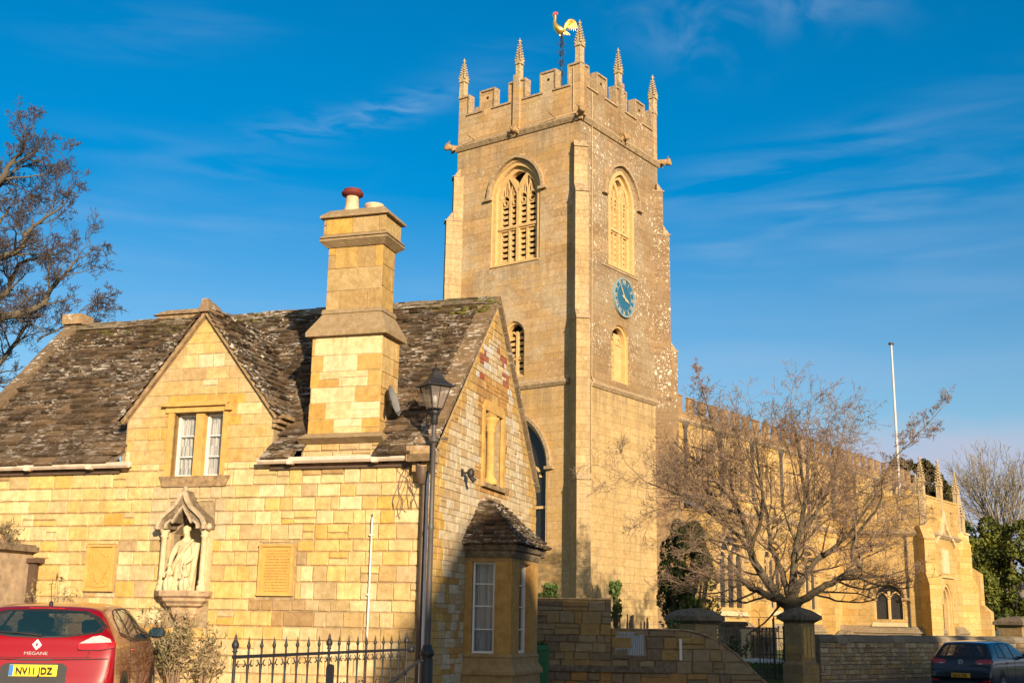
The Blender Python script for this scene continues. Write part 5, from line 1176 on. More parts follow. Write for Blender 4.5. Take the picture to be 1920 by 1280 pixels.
def pierced(F, a, b_, holes, z0=7.2, z1=9.15):
    w = MB(); hs = [[(x-.26, 7.75), (x-.26, 8.6), (x+.26, 8.6), (x+.26, 7.75)] for x in holes]; sheet(w, F, [(a, z0), (b_, z0), (b_, z1), (a, z1)], hs, 0, .28); sheet(w, F, [(a, z0), (b_, z0), (b_, z1), (a, z1)], hs, -.28, 0)
    w.fbox(F, a, b_, -.32, .05, z1, z1+.1); o = w.build('parapet', M.nave, po)
    return o
pierced(FW, -PV, -1.9, [-3.0, -4.5, -5.9]); pierced(FS, PU, PE, [26.6, 28.4, 30.2])
w = MB(); w.fbox(FW, -PV+.3, -1.9, -6.4, -.32, 7.15, 7.3); w.build('lead_roof', M.lead, po)
string(FW, 7.2, -PV-.1, -1.9, 'string_course', po, M.tstring, .2, .28); string(FS, 7.2, PU-.1, PE+.1, 'string_course', po, M.tstring, .2, .28)
plinth(FW, -PV-.02, -2.0, po); plinth(FS, PU-.02, 27.2, po); plinth(FS, 29.5, PE, po)
aisle_win(FW, -4.75, .86, 2.3, 3.45, 4.3, po, 2)
o = MB(); jambs(o, FS, 28.35, .88, 0, 3.2, 4.3, -.05, .16, .3); jambs(o, FS, 28.35, .74, 0, 3.2, 4.15, -.2, .12, .25)
o.band(FS, [(27.1, 3.2), (27.1, 4.75), (29.6, 4.75), (29.6, 3.2)], .14, 0, .14); dr_ = o.build('doorway', M.ttrim, po)
o = MB(); o.fbox(FS, 27.4, 29.3, -.5, -.45, 0, 4.4); o.build('door', m_plain('oak_door', (.05, .03, .018), .7), dr_)
o = MB(); og = ogee(0, 8.75, 1.7, 7.25); path = [(28.35+a, z if z > 7.3 else z) for a, z in [(1.9, 6.6), (1.5, 6.9), (.9, 7.15), (.45, 7.5), (.15, 8.0), (0, 8.5)]]
pth = path + [(28.35*2-a, z) for a, z in reversed(path[:-1])]; o.band(FS, pth, .16, 0, .16); o.prism(FS, [(27.75, 4.95), (28.95, 4.95), (28.95, 6.3), (27.75, 6.3)], 0, .06); o.build('gable_moulding', M.cream, po)
# diagonal buttress at the porch corner with a shaft up to its pinnacle
for P_, d in ((FR.P(PU, PV, 0), n1+n2), (FR.P(PE, PV, 0), n2-n1)):
    d = d.normalized(); q = Vector((-d.y, d.x, 0)); Fd = Fr(P_, math.degrees(math.atan2(q.x, q.y)), 1)
    if Fd.n.dot(d) < 0: Fd = Fr(P_, math.degrees(math.atan2(q.x, q.y)), -1)
    o = MB(); o.fbox(Fd, -.33, .33, -.4, .75, 0, 4.2); o.fbox(Fd, -.33, .33, -.4, .45, 4.2, 6.7); o.hexa([Fd.P(-.35, -.4, 4.2), Fd.P(.35, -.4, 4.2), Fd.P(.35, .8, 4.2), Fd.P(-.35, .8, 4.2)], [Fd.P(-.35, -.4, 4.9), Fd.P(.35, -.4, 4.9), Fd.P(.35, .4, 4.9), Fd.P(-.35, .4, 4.9)])
    o.hexa([Fd.P(-.35, -.4, 6.7), Fd.P(.35, -.4, 6.7), Fd.P(.35, .5, 6.7), Fd.P(-.35, .5, 6.7)], [Fd.P(-.35, -.4, 7.5), Fd.P(.35, -.4, 7.5), Fd.P(.35, .0, 7.5), Fd.P(-.35, .0, 7.5)]); o.build('buttress', M.nave, po)
for P_, h, sl_, zb in ((FS.P(PU+.1, -.1, 0), 2.35, .95, 9.0), (FS.P(28.4, -.1, 0), 2.55, .95, 9.0), (FS.P(PE-.1, -.1, 0), 2.15, .95, 9.0), (FW.P(-4.6, -6.6, 0), 2.2, 1.1, 9.0)):
    pinnacle(Vector((P_.x, P_.y, zb)), h, po, FL, sl_, 2.0)
o = MB(); o.tube([FW.P(-5.95, .06, 7.1), FW.P(-5.95, .06, 1.8)], .045, 6)
for z in (6.0, 4.6, 3.2): o.fbox(FW, -6.02, -5.88, 0, .11, z, z+.06)
o.build('downpipe', M.iron, po)
# chapel beyond the porch
chp = thing('church_chapel', 'low chapel end of the church beyond the porch, with parapet and one slender pinnacle', 'chapel', FR.P(33, 5, 0))
Fx = Fr(FR.P(0, 6.6, 0), 36.24, 1); FWx = Fr(FR.P(31.9, 0, 0), -53.76, -1)
w = MB(); hh = arch_hole(33.3, .6, 2.6, 4.6, 5.5, 7)
sheet(w, Fx, [(31.9, 0), (35.1, 0), (35.1, 6.6), (31.9, 6.6)], [hh], 0, .4); sheet(w, FWx, [(-6.6, 0), (-1.9, 0), (-1.9, 6.6), (-6.6, 6.6)], [], 0, .1)
FEx = Fr(FR.P(35.1, 0, 0), -53.76, 1); w.face([FEx.P(-6.6, 0, 0), FEx.P(-1.9, 0, 0), FEx.P(-1.9, 0, 6.6), FEx.P(-6.6, 0, 6.6)]); w.build('wall', M.nave, chp)
w = MB(); w.fbox(Fx, 31.9, 35.1, -.3, .03, 6.6, 7.6); w.fbox(Fx, 31.9, 35.2, -.34, .09, 7.6, 7.72); w.build('parapet', M.cream, chp)
string(Fx, 6.6, 31.9, 35.2, 'string_course', chp, M.tstring, .2, .28); plinth(Fx, 31.9, 35.1, chp)
w = MB(); w.fbox(Fx, 32.6, 34.0, -.38, -.36, 2.6, 5.5); w.build('window_glass', M.glassdark, chp)
Pq = Fx.P(33.9, -.1, 0); pinnacle(Vector((Pq.x, Pq.y, 7.6)), 2.6, chp, FL, 1.4)
abut(Fx, 34.8, 1.2, 5.2, chp, .35)
fp = thing('flagpole', 'slender white flagpole without a flag, rising above the church roof', 'flagpole', Vector((14.59, 45, 0)))
FP0 = at(1683, 930, 72.5); FP1 = at(1671, 646, 72.5); FP0.z = 8.6
fp.location = (FP1.x, FP1.y, 7.2); ORG[fp.name] = Vector(fp.location); cx_ = FP1.x
o = MB(); o.tube([Vector((cx_, FP1.y, 7.4)), Vector((cx_, FP1.y, 12)), Vector((cx_, FP1.y, FP1.z))], [.095, .085, .06], 10); o.build('pole', m_plain('flagpole_paint', (.50, .50, .50), .5, var=.1), fp)
o = MB(); o.lathe(Vector((cx_, FP1.y, 0)), [(.07, FP1.z-.02), (.17, FP1.z), (.17, FP1.z+.12), (.06, FP1.z+.14)], 12); o.tube([Vector((cx_-.1, FP1.y, 12.2)), Vector((cx_+.1, FP1.y, 12.2))], .08, 6); o.build('truck', M.lampgrey, fp)
# ------------------------------------------------------------------ trees and plants
def grow(mb, p, d, L, r, lvl, P, rng, m=0):
    if P.get('twig') == -1 and lvl >= 0 and r < .03: m = 1
    n = P['seg'][lvl]; pts = [p.copy()]; d = d.normalized(); rad = [r]; spawn = []
    for i in range(n):
        d = (d + Vector((rng.gauss(0, 1), rng.gauss(0, 1), rng.gauss(0, 1)))*P['wig'][lvl] + Vector((0, 0, P['up'][lvl]))).normalized()
        p = p + d*(L/n); pts.append(p.copy()); rad.append(max(P['rmin'], r*(1-.75*(i+1)/n))); spawn.append((p.copy(), d.copy()))
    mb.tube(pts, rad, P['sides'][lvl], None, m, False)
    if lvl+1 < len(P['seg']):
        k = P['kids'][lvl]
        for j in range(k):
            f = rng.uniform(.15, 1.0); i = min(n-1, int(f*n)); q = pts[i]+(pts[i+1]-pts[i])*(f*n-i if f*n-i < 1 else 1); dd = spawn[i][1]
            ax = dd.cross(Vector((rng.gauss(0, 1), rng.gauss(0, 1), rng.gauss(0, 1)))).normalized(); a = math.radians(rng.uniform(*P['ang']))
            nd = dd*math.cos(a) + ax*math.sin(a); out = P.get('out')
            if out and lvl < P.get('outl', 9): c, w = out; o_ = (q-c).normalized(); nd = (nd + o_*w).normalized()
            fl = P.get('floor')
            if fl and q.z < fl and nd.z < 0: nd.z = abs(nd.z)*.5
            grow(mb, q, nd, L*rng.uniform(*P['len'])*(1.1-.45*f), max(P['rmin'], rad[i]*P.get('thin', .5)), lvl+1, P, rng, m if lvl < abs(P.get('twig', 9)) else 1)
def limb(mb, pts, r0, r1, P, rng, every, L1, start=.25, n=8):
    C = [Vector(p) for p in pts]; dense = []
    for i in range(len(C)-1):
        a, b, c, d = C[max(i-1, 0)], C[i], C[i+1], C[min(i+2, len(C)-1)]
        for k in range(4):
            t = k/4; dense.append(.5*((2*b)+(c-a)*t+(2*a-5*b+4*c-d)*t*t+(3*b-a-3*c+d)*t**3))
    dense.append(C[-1]); K = len(dense); rad = [r0+(r1-r0)*i/(K-1) for i in range(K)]
    dense = [p+Vector((rng.gauss(0, .015), rng.gauss(0, .015), rng.gauss(0, .015))) for p in dense]
    mb.tube(dense, rad, n, None, 0, True); tot = sum((dense[i+1]-dense[i]).length for i in range(K-1)); acc = 0; nxt = tot*start
    for i in range(K-1):
        s = (dense[i+1]-dense[i]); acc += s.length
        while acc > nxt:
            f = nxt/tot; d = s.normalized(); ax = d.cross(Vector((rng.gauss(0, 1), rng.gauss(0, 1), rng.gauss(0, 1)))).normalized(); a = math.radians(rng.uniform(25, 75))
            nd = d*math.cos(a)+ax*math.sin(a); c, w = P['out']; nd = (nd+(dense[i]-c).normalized()*w).normalized()
            grow(mb, dense[i].copy(), nd, L1*rng.uniform(.6, 1.15), max(P['rmin'], min(rad[i]*.42, P.get('r0', 9))), 0, P, rng); nxt += every*rng.uniform(.6, 1.4)
    grow(mb, dense[-1], dense[-1]-dense[-3], L1*.65, r1*.95, 0, P, rng, 0)
ty = 36.6
tr = thing('bare_tree', 'wide leafless tree with many fine twigs behind the gate pier, in front of the church', 'tree', at(1490, 1262, ty))
rng = random.Random(77); A = lambda x, y, dy=0: at(x, y, ty+dy)
P = dict(seg=[9, 6, 5, 3], outl=0, wig=[.13, .17, .20, .2], up=[.03, .035, .02, 0], kids=[8, 5, 3, 0], ang=(24, 62), len=(.36, .66), rmin=.0052, sides=[5, 3, 3, 3], out=(A(1470, 1050), .42), twig=-1, floor=3.2, r0=.038, thin=.42)
m1 = MB(); base = A(1490, 1262); base.z = .55
m1.tube([base, A(1489, 1215), A(1487, 1180), A(1486, 1140), A(1484, 1118)], [.40, .33, .29, .27, .20], 12)
L_ = [([A(1480, 1138), A(1472, 1128, -.1), A(1440, 1117, -.3), A(1400, 1095, -.5), A(1380, 1072, -.6), A(1350, 1054, -.8)], .17, .05),
      ([A(1480, 1135), A(1465, 1127), A(1447, 1100, .1), A(1425, 1070, .2), A(1410, 1040, .3), A(1402, 1000, .4), A(1385, 960, .6), A(1345, 905, .8), A(1310, 870, 1.0)], .19, .05),
      ([A(1482, 1125), A(1472, 1092, .1), A(1460, 1055, .4), A(1445, 1025, .8), A(1440, 980, 1.2), A(1425, 900, 1.5), A(1415, 820, 1.7)], .12, .03),
      ([A(1485, 1125), A(1487, 1085, -.1), A(1492, 1030, -.3), A(1500, 990, -.4), A(1510, 940, -.6), A(1500, 860, -.8), A(1488, 790, -.8)], .15, .03),
      ([A(1488, 1128), A(1492, 1105, .2), A(1515, 1070, .5), A(1535, 1045, .8), A(1560, 1030, 1.0), A(1600, 990, 1.3), A(1640, 930, 1.6)], .14, .035),
      ([A(1490, 1138), A(1522, 1112, -.2), A(1560, 1092, -.4), A(1590, 1075, -.5), A(1614, 1064, -.6), A(1598, 1045, -.7), A(1604, 1005, -.8), A(1640, 960, -1.2)], .14, .04),
      ([A(1408, 1030, .3), A(1425, 975, -.2), A(1430, 920, -.8), A(1400, 850, -1.4)], .08, .03), ([A(1495, 1010, -.3), A(1530, 960, -.5), A(1560, 900, -.2), A(1575, 830, .2)], .08, .03),
      ([A(1385, 960, .6), A(1330, 945, .2), A(1270, 925, -.2), A(1215, 905, -.4)], .06, .025), ([A(1410, 1040, .3), A(1380, 1000, 1.), A(1330, 960, 1.8), A(1280, 900, 2.2)], .07, .025),
      ([A(1620, 950, 1.5), A(1670, 870, 1.5), A(1720, 815, 1.5), A(1765, 765, 1.4)], .035, .010), ([A(1395, 985, .4), A(1360, 880, .2), A(1335, 790, .2), A(1310, 710, .1)], .045, .012)]
for pts, r0, r1 in L_: limb(m1, pts, r0*.92, r1*.8, P, rng, .225, 2.3 if r0 > .045 else .75, .18)
m1.build('trunk_and_branches', [M.bark, M.bark_pale], tr)

ty2 = 32.; B = lambda x, y, dy=0: at(x, y, ty2+dy)
tr = thing('bare_tree', 'tall leafless tree at the left edge with purplish twigs, behind the cottage roof', 'tree', Vector((-19, 32, 0)))
P = dict(seg=[8, 6, 5, 3], outl=0, wig=[.13, .16, .19, .2], up=[.04, .04, .03, .02], kids=[8, 5, 4, 0], ang=(24, 62), len=(.38, .66), rmin=.0058, sides=[5, 3, 3, 3], out=(B(-250, 620), .35), twig=0, r0=.045, thin=.45)
m1 = MB(); m1.tube([Vector((-19, 32, -.2)), B(-330, 900), B(-320, 700), B(-300, 560)], [.8, .62, .5, .3], 12); rng = random.Random(5)
for pts, r0, r1 in [([B(-310, 700), B(-120, 520), B(0, 485), B(41, 460), B(53, 432), B(85, 410), B(110, 392)], .22, .04),
                    ([B(-315, 760), B(-100, 600, 1), B(0, 557, 1), B(19, 535, 1), B(34, 498, 1), B(62, 485, 1), B(103, 479, 1)], .2, .05),
                    ([B(-320, 800), B(-120, 640), B(0, 595), B(47, 585), B(81, 567), B(94, 545), B(119, 517), B(140, 492), B(152, 482)], .24, .03),
                    ([B(-300, 600), B(-100, 420, -.5), B(0, 339, -.5), B(16, 314, -.5), B(41, 282, -.5), B(47, 257, -.5)], .22, .04),
                    ([B(-20, 370, -.5), B(41, 307, .5), B(62, 302, 1), B(94, 310, 1)], .06, .03), ([B(70, 640, 1), B(137, 600, 1), B(152, 580, 1), B(170, 570, 1)], .05, .02),
                    ([B(-320, 860), B(-100, 760, 2), B(-20, 700, 2), B(30, 640, 2), B(55, 600, 2)], .2, .06), ([B(-100, 520, 1), B(-20, 440, 1), B(10, 400, 1), B(30, 370, 1)], .1, .04)]:
    limb(m1, pts, r0*.6, r1*.55, P, rng, .23, 1.25, .40)
m1.build('trunk_and_branches', [M.bark_left, M.bark_twig], tr)
# smaller bare tree far right
q = at(1885, 1140, 118); q.z = 1.0; tr = thing('bare_tree', 'round headed leafless tree far behind, at the right edge above the evergreens', 'tree', q)
m1 = MB(); rng = random.Random(12); top = at(1880, 1010, 118)
m1.tube([q, q*.5+top*.5+Vector((.3, 0, 0)), top], [.6, .5, .4], 8)
P = dict(seg=[6, 5, 4, 3], wig=[.10, .12, .16, .2], up=[.05, .05, .03, .01], kids=[9, 5, 2, 0], ang=(15, 42), len=(.45, .68), rmin=.016, sides=[4, 3, 3, 3], out=(top, .25), twig=0, thin=.5)
for i in range(16):
    a = i/16*2*PI; d = Vector((math.cos(a)*rng.uniform(.3, .95), math.sin(a)*.7, 1.2)); grow(m1, top-Vector((0, 0, rng.uniform(0, 2))), d, rng.uniform(6.2, 8.4), .16, 0, P, rng)
m1.build('trunk_and_branches', [M.bark_grey, M.bark_grey], tr)

def leafcloud(name, mat, lobes, n, size, parent, seed, asp=2.2, updir=.0, surf=.55, tone=None):
    """many small leaf faces through the volume of overlapping lobes; colour value varies clump by clump"""
    g = np.random.default_rng(seed); vol = np.array([l[1][0]*l[1][1]*l[1][2] for l in lobes])**(.67); pk = g.choice(len(lobes), n, p=vol/vol.sum())
    c = np.array([tuple(l[0]) for l in lobes])[pk]; rr = np.array([l[1] for l in lobes])[pk]
    d = g.normal(size=(n, 3)); d /= np.linalg.norm(d, axis=1)[:, None]; k = g.uniform(0, 1, n)**(1/3.)*(1-surf) + surf*g.uniform(.82, 1.06, n)
    cl = g.normal(size=(len(lobes)*60, 3)); p = c + d*rr*k[:, None]
    tone_ = np.array([noise.noise(Vector(q)*(1.3/max(.3, size*6))) for q in p]); tone_ = np.clip(.5+.9*tone_+g.normal(0, .16, n), 0, 1)
    keep = np.array([noise.noise(Vector(q)*(.9/max(.3, size*6))+Vector((9, 9, 9))) for q in p]) > -.28; p, d, tone_ = p[keep], d[keep], tone_[keep]; n = len(p)
    a = d*.6 + g.normal(size=(n, 3))*.6; a[:, 2] += updir; a /= np.linalg.norm(a, axis=1)[:, None]; b = np.cross(a, g.normal(size=(n, 3))); b /= np.linalg.norm(b, axis=1)[:, None]
    s = size*g.uniform(.6, 1.4, n)[:, None]; w = s/asp
    V = np.stack([p - a*s*.5, p + b*w*.5, p + a*s*.5, p - b*w*.5], 1).reshape(-1, 3)
    loc = np.array(ORG[parent.name]); me = bpy.data.meshes.new(name); V = V-loc
    me.vertices.add(4*n); me.vertices.foreach_set('co', V.ravel()); me.loops.add(4*n); me.loops.foreach_set('vertex_index', np.arange(4*n))
    me.polygons.add(n); me.polygons.foreach_set('loop_start', np.arange(n)*4); me.update()
    ca = me.color_attributes.new('Col', 'FLOAT_COLOR', 'CORNER'); cc = np.ones((n, 4, 4)); cc[:, :, :3] = tone_[:, None, None]; ca.data.foreach_set('color', cc.ravel()); me.materials.append(mat)
    o = bpy.data.objects.new(name, me); COL.objects.link(o); o.parent = parent; ORG[o.name] = ORG[parent.name]; return o
def lobes_between(pts, n, rx, rz, rng, jit):
    out = []
    for i in range(n):
        f = rng.random()*(len(pts)-1); k = int(f); p = Vector(pts[k]).lerp(Vector(pts[k+1]), f-k); out.append((p+Vector((rng.gauss(0, jit), rng.gauss(0, jit), rng.gauss(0, jit))), (rx*rng.uniform(.7, 1.2), rx*rng.uniform(.7, 1.2), rz*rng.uniform(.7, 1.3))))
    return out
# upright yew against the tower
yb = at(1293, 1215, 45); yb.z = .6; t = thing('yew_tree', 'dark upright yew tree between the tower and the leafless tree', 'tree', yb)
m1 = MB(); m1.tube([yb, yb+Vector((0, 0, 1)), yb+Vector((.05, 0, 3))], [.28, .22, .1], 8)
rg_ = random.Random(3)
for i in range(9): a = i*.7; m1.tube([yb+Vector((0, 0, .5)), yb+Vector((.5*math.cos(a), .5*math.sin(a), 1.6)), yb+Vector((.8*math.cos(a), .8*math.sin(a), 3.3))], [.09, .06, .03], 5)
m1.build('trunk', M.bark, t); lb = []
for i in range(70):
    f = rg_.random(); z = .35+f*4.3; R_ = 1.08*(1-.15*(2*f-1)**2)*(1-max(0, f-.72)*2.2); a = rg_.uniform(0, 2*PI); q = rg_.random()**.5*R_
    lb.append((yb+Vector((q*math.cos(a), q*math.sin(a), z)), (.26, .26, .5)))
leafcloud('crown', M.yew, lb, 30000, .12, t, 4, 2.6, .5)
# evergreens on the right and behind the church
def conifer(base, w, h, label, mat, n, size, seed, lob=60, taper=.4, low=.1):
    t = thing('conifer', label, 'tree', base, 'evergreens behind the church'); rg_ = random.Random(seed); m1 = MB(); m1.tube([base, base+Vector((0, 0, h*.9))], [w*.08, w*.02], 7); m1.build('trunk', M.bark, t); lb = []
    for i in range(lob):
        f = rg_.random(); z = h*(low+(1-low)*f); R_ = w*(1-taper*f**1.5)*(1 if f < .85 else .75); a = rg_.uniform(0, 2*PI); q = (.35+.65*rg_.random()**.5)*R_
        lb.append((base+Vector((q*math.cos(a), q*math.sin(a), z*.96)), (w*.24, w*.24, w*.24*rg_.uniform(.8, 1.5))))
    leafcloud('crown', mat, lb, n, size, t, seed, 1.8, .25)
b0 = at(1905, 1165, 84); b0.z = .6; conifer(b0, 3.0, 8.9, 'broad bright green conifer at the right edge beside the church', M.conifer, 26000, .26, 21, 70, .25)
b0 = at(1858, 1165, 90); b0.z = .6; conifer(b0, 2.3, 7.9, 'rounded green conifer close beside the chapel end of the church', M.conifer, 16000, .26, 22, 50, .35)
b0 = at(1722, 1165, 112); b0.z = .6; conifer(b0, 2.8, 17.2, 'dark brownish evergreen top showing behind the flagpole', M.darkcon, 18000, .34, 23, 50, .3, .4)
b0 = at(1770, 1165, 108); b0.z = .6; conifer(b0, 1.9, 17.0, 'narrow dark evergreen standing behind the porch pinnacles', M.darkcon, 16000, .34, 24, 50, .25, .35)
b0 = at(1822, 1165, 112); b0.z = .6; conifer(b0, 2.6, 11.6, 'dark green evergreen rising behind the chapel pinnacle', M.yew, 16000, .34, 25, 50, .5)
# planting against the cottage
def plant(name, label, base, R_, h, n, ls, mat, seed, stems=14, spread=1., asp=4.5, cat='shrub'):
    t = thing(name, label, cat, base); rg_ = random.Random(seed); m1 = MB(); lb = []
    for i in range(stems):
        a = rg_.uniform(0, 2*PI); q = R_*rg_.uniform(.2, 1)*spread; tip = base+Vector((q*math.cos(a), q*.5*math.sin(a), h*rg_.uniform(.55, 1.05))); mid = base.lerp(tip, .5)+Vector((rg_.gauss(0, .04), 0, h*.12))
        m1.tube([base+Vector((rg_.gauss(0, .03), 0, 0)), mid, tip], [.012, .008, .004], 4)
        for k in range(4): lb.append((mid.lerp(tip, k/3)+Vector((rg_.gauss(0, .03), rg_.gauss(0, .03), 0)), (ls*1.3, ls*1.3, ls*1.1)))
    m1.build('stems', M.bark_pale, t); leafcloud('leaves', mat, lb, n, ls, t, seed, asp, .3, .2); return t
plant('shrub', 'straggling leafy shrub under the statue niche, beside the red car', FC.P(3.75, .45, .45), .62, 1.32, 1500, .095, M.shrub, 31, 22)
plant('shrub', 'leafy stems leaning right of the niche shrub towards the railings', FC.P(3.28, .5, .45), .32, 1.28, 420, .10, M.shrub, 32, 9)
plant('shrub', 'wispy green shrub behind the red car under the shield plaque', FC.P(6.15, .3, .7), .45, 1.55, 620, .085, M.shrub, 33, 14)
plant('ledge_plant', 'dry fern tufts growing on the flat porch ledge', FC.P(6.98, .5, 2.83), .26, .32, 320, .07, M.shrub, 34, 12, cat='plant')
tw_ = thing('dried_creeper', 'dry bare creeper stems on the wall under the gutter, beside the lamp post', 'climber', FC.P(.4, .03, 4.0)); m1 = MB(); rg_ = random.Random(6)
for i in range(9):
    p = FC.P(.28+rg_.uniform(-.05, .3), .035, 4.0); pts = [p]
    for k in range(7): p = p + FC.u*rg_.uniform(-.10, .07) + Vector((0, 0, -rg_.uniform(.05, .16))); pts.append(p)
    m1.tube(pts, [.006]*8, 3)
m1.build('stems', M.bark_pale, tw_)
# grass of the churchyard near the gate
g = MB(); rg_ = random.Random(9)
for i in range(9000):
    x = rg_.uniform(4.2, 12); y = edge_y(x)+rg_.uniform(.3, 9); z = cy(x, y); h = rg_.uniform(.06, .16); a = rg_.uniform(0, PI); w = .012; dx, dy = math.cos(a)*w, math.sin(a)*w; k = rg_.random()
    g.face([Vector((x-dx, y-dy, z-.02)), Vector((x+dx, y+dy, z-.02)), Vector((x+rg_.gauss(0, .03), y+rg_.gauss(0, .03), z+h))], (k, k, k))
for x0, x1, n in ((1.0, 3.4, 0),): pass
tag(g.build('grass', M.blade), 'rough green grass of the churchyard inside the gate', 'grass', kind='stuff')
g = MB()
for i in range(1400):
    x = rg_.uniform(6.3, 9.2); y = edge_y(x)+rg_.uniform(.6, 3.5); z = cy(x, y); g.ball(Vector((x, y, z+rg_.uniform(.10, .17))), .022, 4, (.7, .7, .7))
tag(g.build('snowdrops', M.snowdrop), 'drift of white snowdrops in the grass behind the gate', 'flowers', kind='stuff')

plant('shrub', 'low dark green shrub in shade at the foot of the curved garden wall', at(1345, 1262, 27), 1.0, .75, 1500, .085, M.yew, 41, 26, asp=2.2)
plant('shrub', 'shaded leafy plant beside the broad gate pier', at(1265, 1262, 30), .55, 1.25, 1100, .08, M.ivy, 42, 18, asp=1.8)
# ------------------------------------------------------------------ street lamp
LP = Vector((-1.1, 17.05, 0)); t = thing('street_lamp', 'old style street lamp with four sided glass lantern at the cottage corner', 'street lamp', Vector((LP.x, LP.y, gz(-1.1))))
g0 = gz(-1.1); s = MB(); s.lathe(LP, [(.14, g0), (.14, g0+.12), (.095, g0+.16), (.085, 1.24), (.075, 1.27), (.10, 1.30), (.105, 1.33), (.085, 1.36), (.055, 1.44)], 12); s.build('base', M.iron, t)
s = MB(); s.lathe(LP, [(.046, 1.42), (.038, 3.0), (.045, 3.02), (.045, 3.06), (.037, 3.08), (.031, 4.25), (.05, 4.27), (.05, 4.32), (.032, 4.35), (.03, 4.55)], 14); s.build('column', M.lampgrey, t)
s = MB(); s.tube([LP+Vector((-.17, 0, 4.36)), LP+Vector((.17, .0, 4.30))], .012, 6); s.ball(LP+Vector((-.18, 0, 4.36)), .02, 6); s.ball(LP+Vector((.18, 0, 4.30)), .02, 6)
s.lathe(LP, [(.035, 4.24), (.075, 4.26), (.075, 4.28), (.035, 4.33)], 12); s.build('ladder_bar', M.lampgrey, t)
s = MB(); s.lathe(LP, [(.034, 4.5), (.05, 4.52), (.05, 4.62), (.06, 4.66), (.09, 4.70), (.03, 4.72)], 12)
for k in range(4):
    a = k*PI/2+.55+PI/4; e = Vector((math.cos(a), math.sin(a), 0)); s.tube([LP+e*.03+Vector((0, 0, 4.58)), LP+e*.07+Vector((0, 0, 4.66)), LP+e*.10+Vector((0, 0, 4.745))], .009, 5)
s.build('bracket', M.iron, t)
yw = .55
def sq(r_, z, k): a = yw+PI/4+k*PI/2; return LP+Vector((r_*math.cos(a), r_*math.sin(a), z))
s = MB()
for k in range(4):
    s.tube([sq(.115, 4.735, k), sq(.235, 5.06, k)], .0095, 5)
    for r_, z in ((.115, 4.735), (.235, 5.06)): s.tube([sq(r_, z, k), sq(r_, z, k+1)], .012, 5)
    s.tube([(sq(.115, 4.735, k)+sq(.115, 4.735, k+1))/2, (sq(.235, 5.06, k)+sq(.235, 5.06, k+1))/2], .0045, 4)
s.lathe(LP, [(.11, 4.72), (.12, 4.73), (.12, 4.745), (.05, 4.75)], 4, sm=False, rot=yw+PI/4); s.build('lantern_frame', M.iron, t)
s = MB(); s.lathe(LP, [(.245, 5.05), (.30, 5.055), (.285, 5.08), (.20, 5.12), (.13, 5.18), (.10, 5.23), (.095, 5.26), (.06, 5.27), (.05, 5.30), (.06, 5.31), (.03, 5.335), (.012, 5.36), (.022, 5.375), (.004, 5.42)], 4, sm=False, rot=yw+PI/4)
for k in range(4): s.tube([sq(.29, 5.05, k), sq(.305, 5.10, k)], [.012, .004], 5)
s.build('lantern_roof', M.iron, t)
s = MB()
for k in range(4): s.face([sq(.112, 4.745, k), sq(.112, 4.745, k+1), sq(.228, 5.05, k+1), sq(.228, 5.05, k)])
s.build('glass', M.lampglass, t); s = MB(); s.ball(LP+Vector((0, 0, 4.88)), .04, 8, sc3=(1, 1, 1.6)); s.build('bulb', M.white, t)

# ------------------------------------------------------------------ railings in front of the cottage
R0, R1 = at(440, 1230, 9.0), at(762, 1216, 12.3); RD = Vector((R1.x-R0.x, R1.y-R0.y, 0)); RL = RD.length; RF = Fr(Vector((R0.x, R0.y, 0)), math.degrees(math.atan2(RD.x, RD.y)), 1)
t = thing('iron_railings', 'black wrought iron railings with spear tops and scrolls in front of the cottage', 'railings', Vector((R0.x, R0.y, .2)))
zr = 1.475; n = 17
s = MB(); s.fbox(RF, -.02, RL+.10, -.012, .012, zr-.012, zr+.012); s.build('top_rail', M.iron, t); s = MB(); s.fbox(RF, 0, RL, -.012, .012, .42, .445); s.build('bottom_rail', M.iron, t)
s = MB(); s.ball(RF.P(RL+.12, 0, zr), .035, 6); s.tube([RF.P(RL+.1, 0, zr+.01), RF.P(RL+.2, 0, zr-.02), RF.P(RL+.24, 0, zr+.03)], .014, 5); s.build('rail_end', M.iron, t)
for i in range(n+1):
    u = RL*i/n; post = i in (0, 8, 17); s = MB()
    if post:
        s.tube([RF.P(u, 0, .2), RF.P(u, 0, zr+.06)], .013, 6); s.lathe(RF.P(u, 0, 0), [(.013, zr+.03), (.022, zr+.04), (.012, zr+.05), (.026, zr+.07), (.028, zr+.09), (.016, zr+.115), (.01, zr+.125), (.012, zr+.135), (.002, zr+.165)], 8); s.build('post', M.iron, t)
    else:
        s.tube([RF.P(u, 0, .3), RF.P(u, 0, zr+.06)], .0085, 5); s.lathe(RF.P(u, 0, 0), [(.0085, zr+.055), (.016, zr+.075), (.010, zr+.09), (.001, zr+.145)], 6); s.build('bar', M.iron, t)
for i in range(n):
    u = RL*(i+.5)/n; s = MB(); h = RL/n/2
    for sg in (-1, 1):
        pts = [RF.P(u+sg*h*.95, 0, zr-.17), RF.P(u+sg*h*.85, 0, zr-.07), RF.P(u+sg*h*.45, 0, zr-.03)]
        for k in range(8): a = PI/2+sg*(-1)*k*.55; rr_ = .026*(1-.06*k); pts.append(RF.P(u+sg*h*.38+rr_*math.cos(a)*1.0, 0, zr-.055+rr_*math.sin(a)))
        s.tube(pts, .005, 4)
        if i % 2: 
            pts = [RF.P(u+sg*.004, 0, zr-.30)]
            for k in range(8): a = -PI/2+sg*k*.6; rr_ = .028*(1-.07*k); pts.append(RF.P(u+sg*.032+rr_*math.cos(a), 0, zr-.27+rr_*math.sin(a)))
            s.tube([p for p in pts], .005, 4)
    s.build('scroll', M.iron, t)
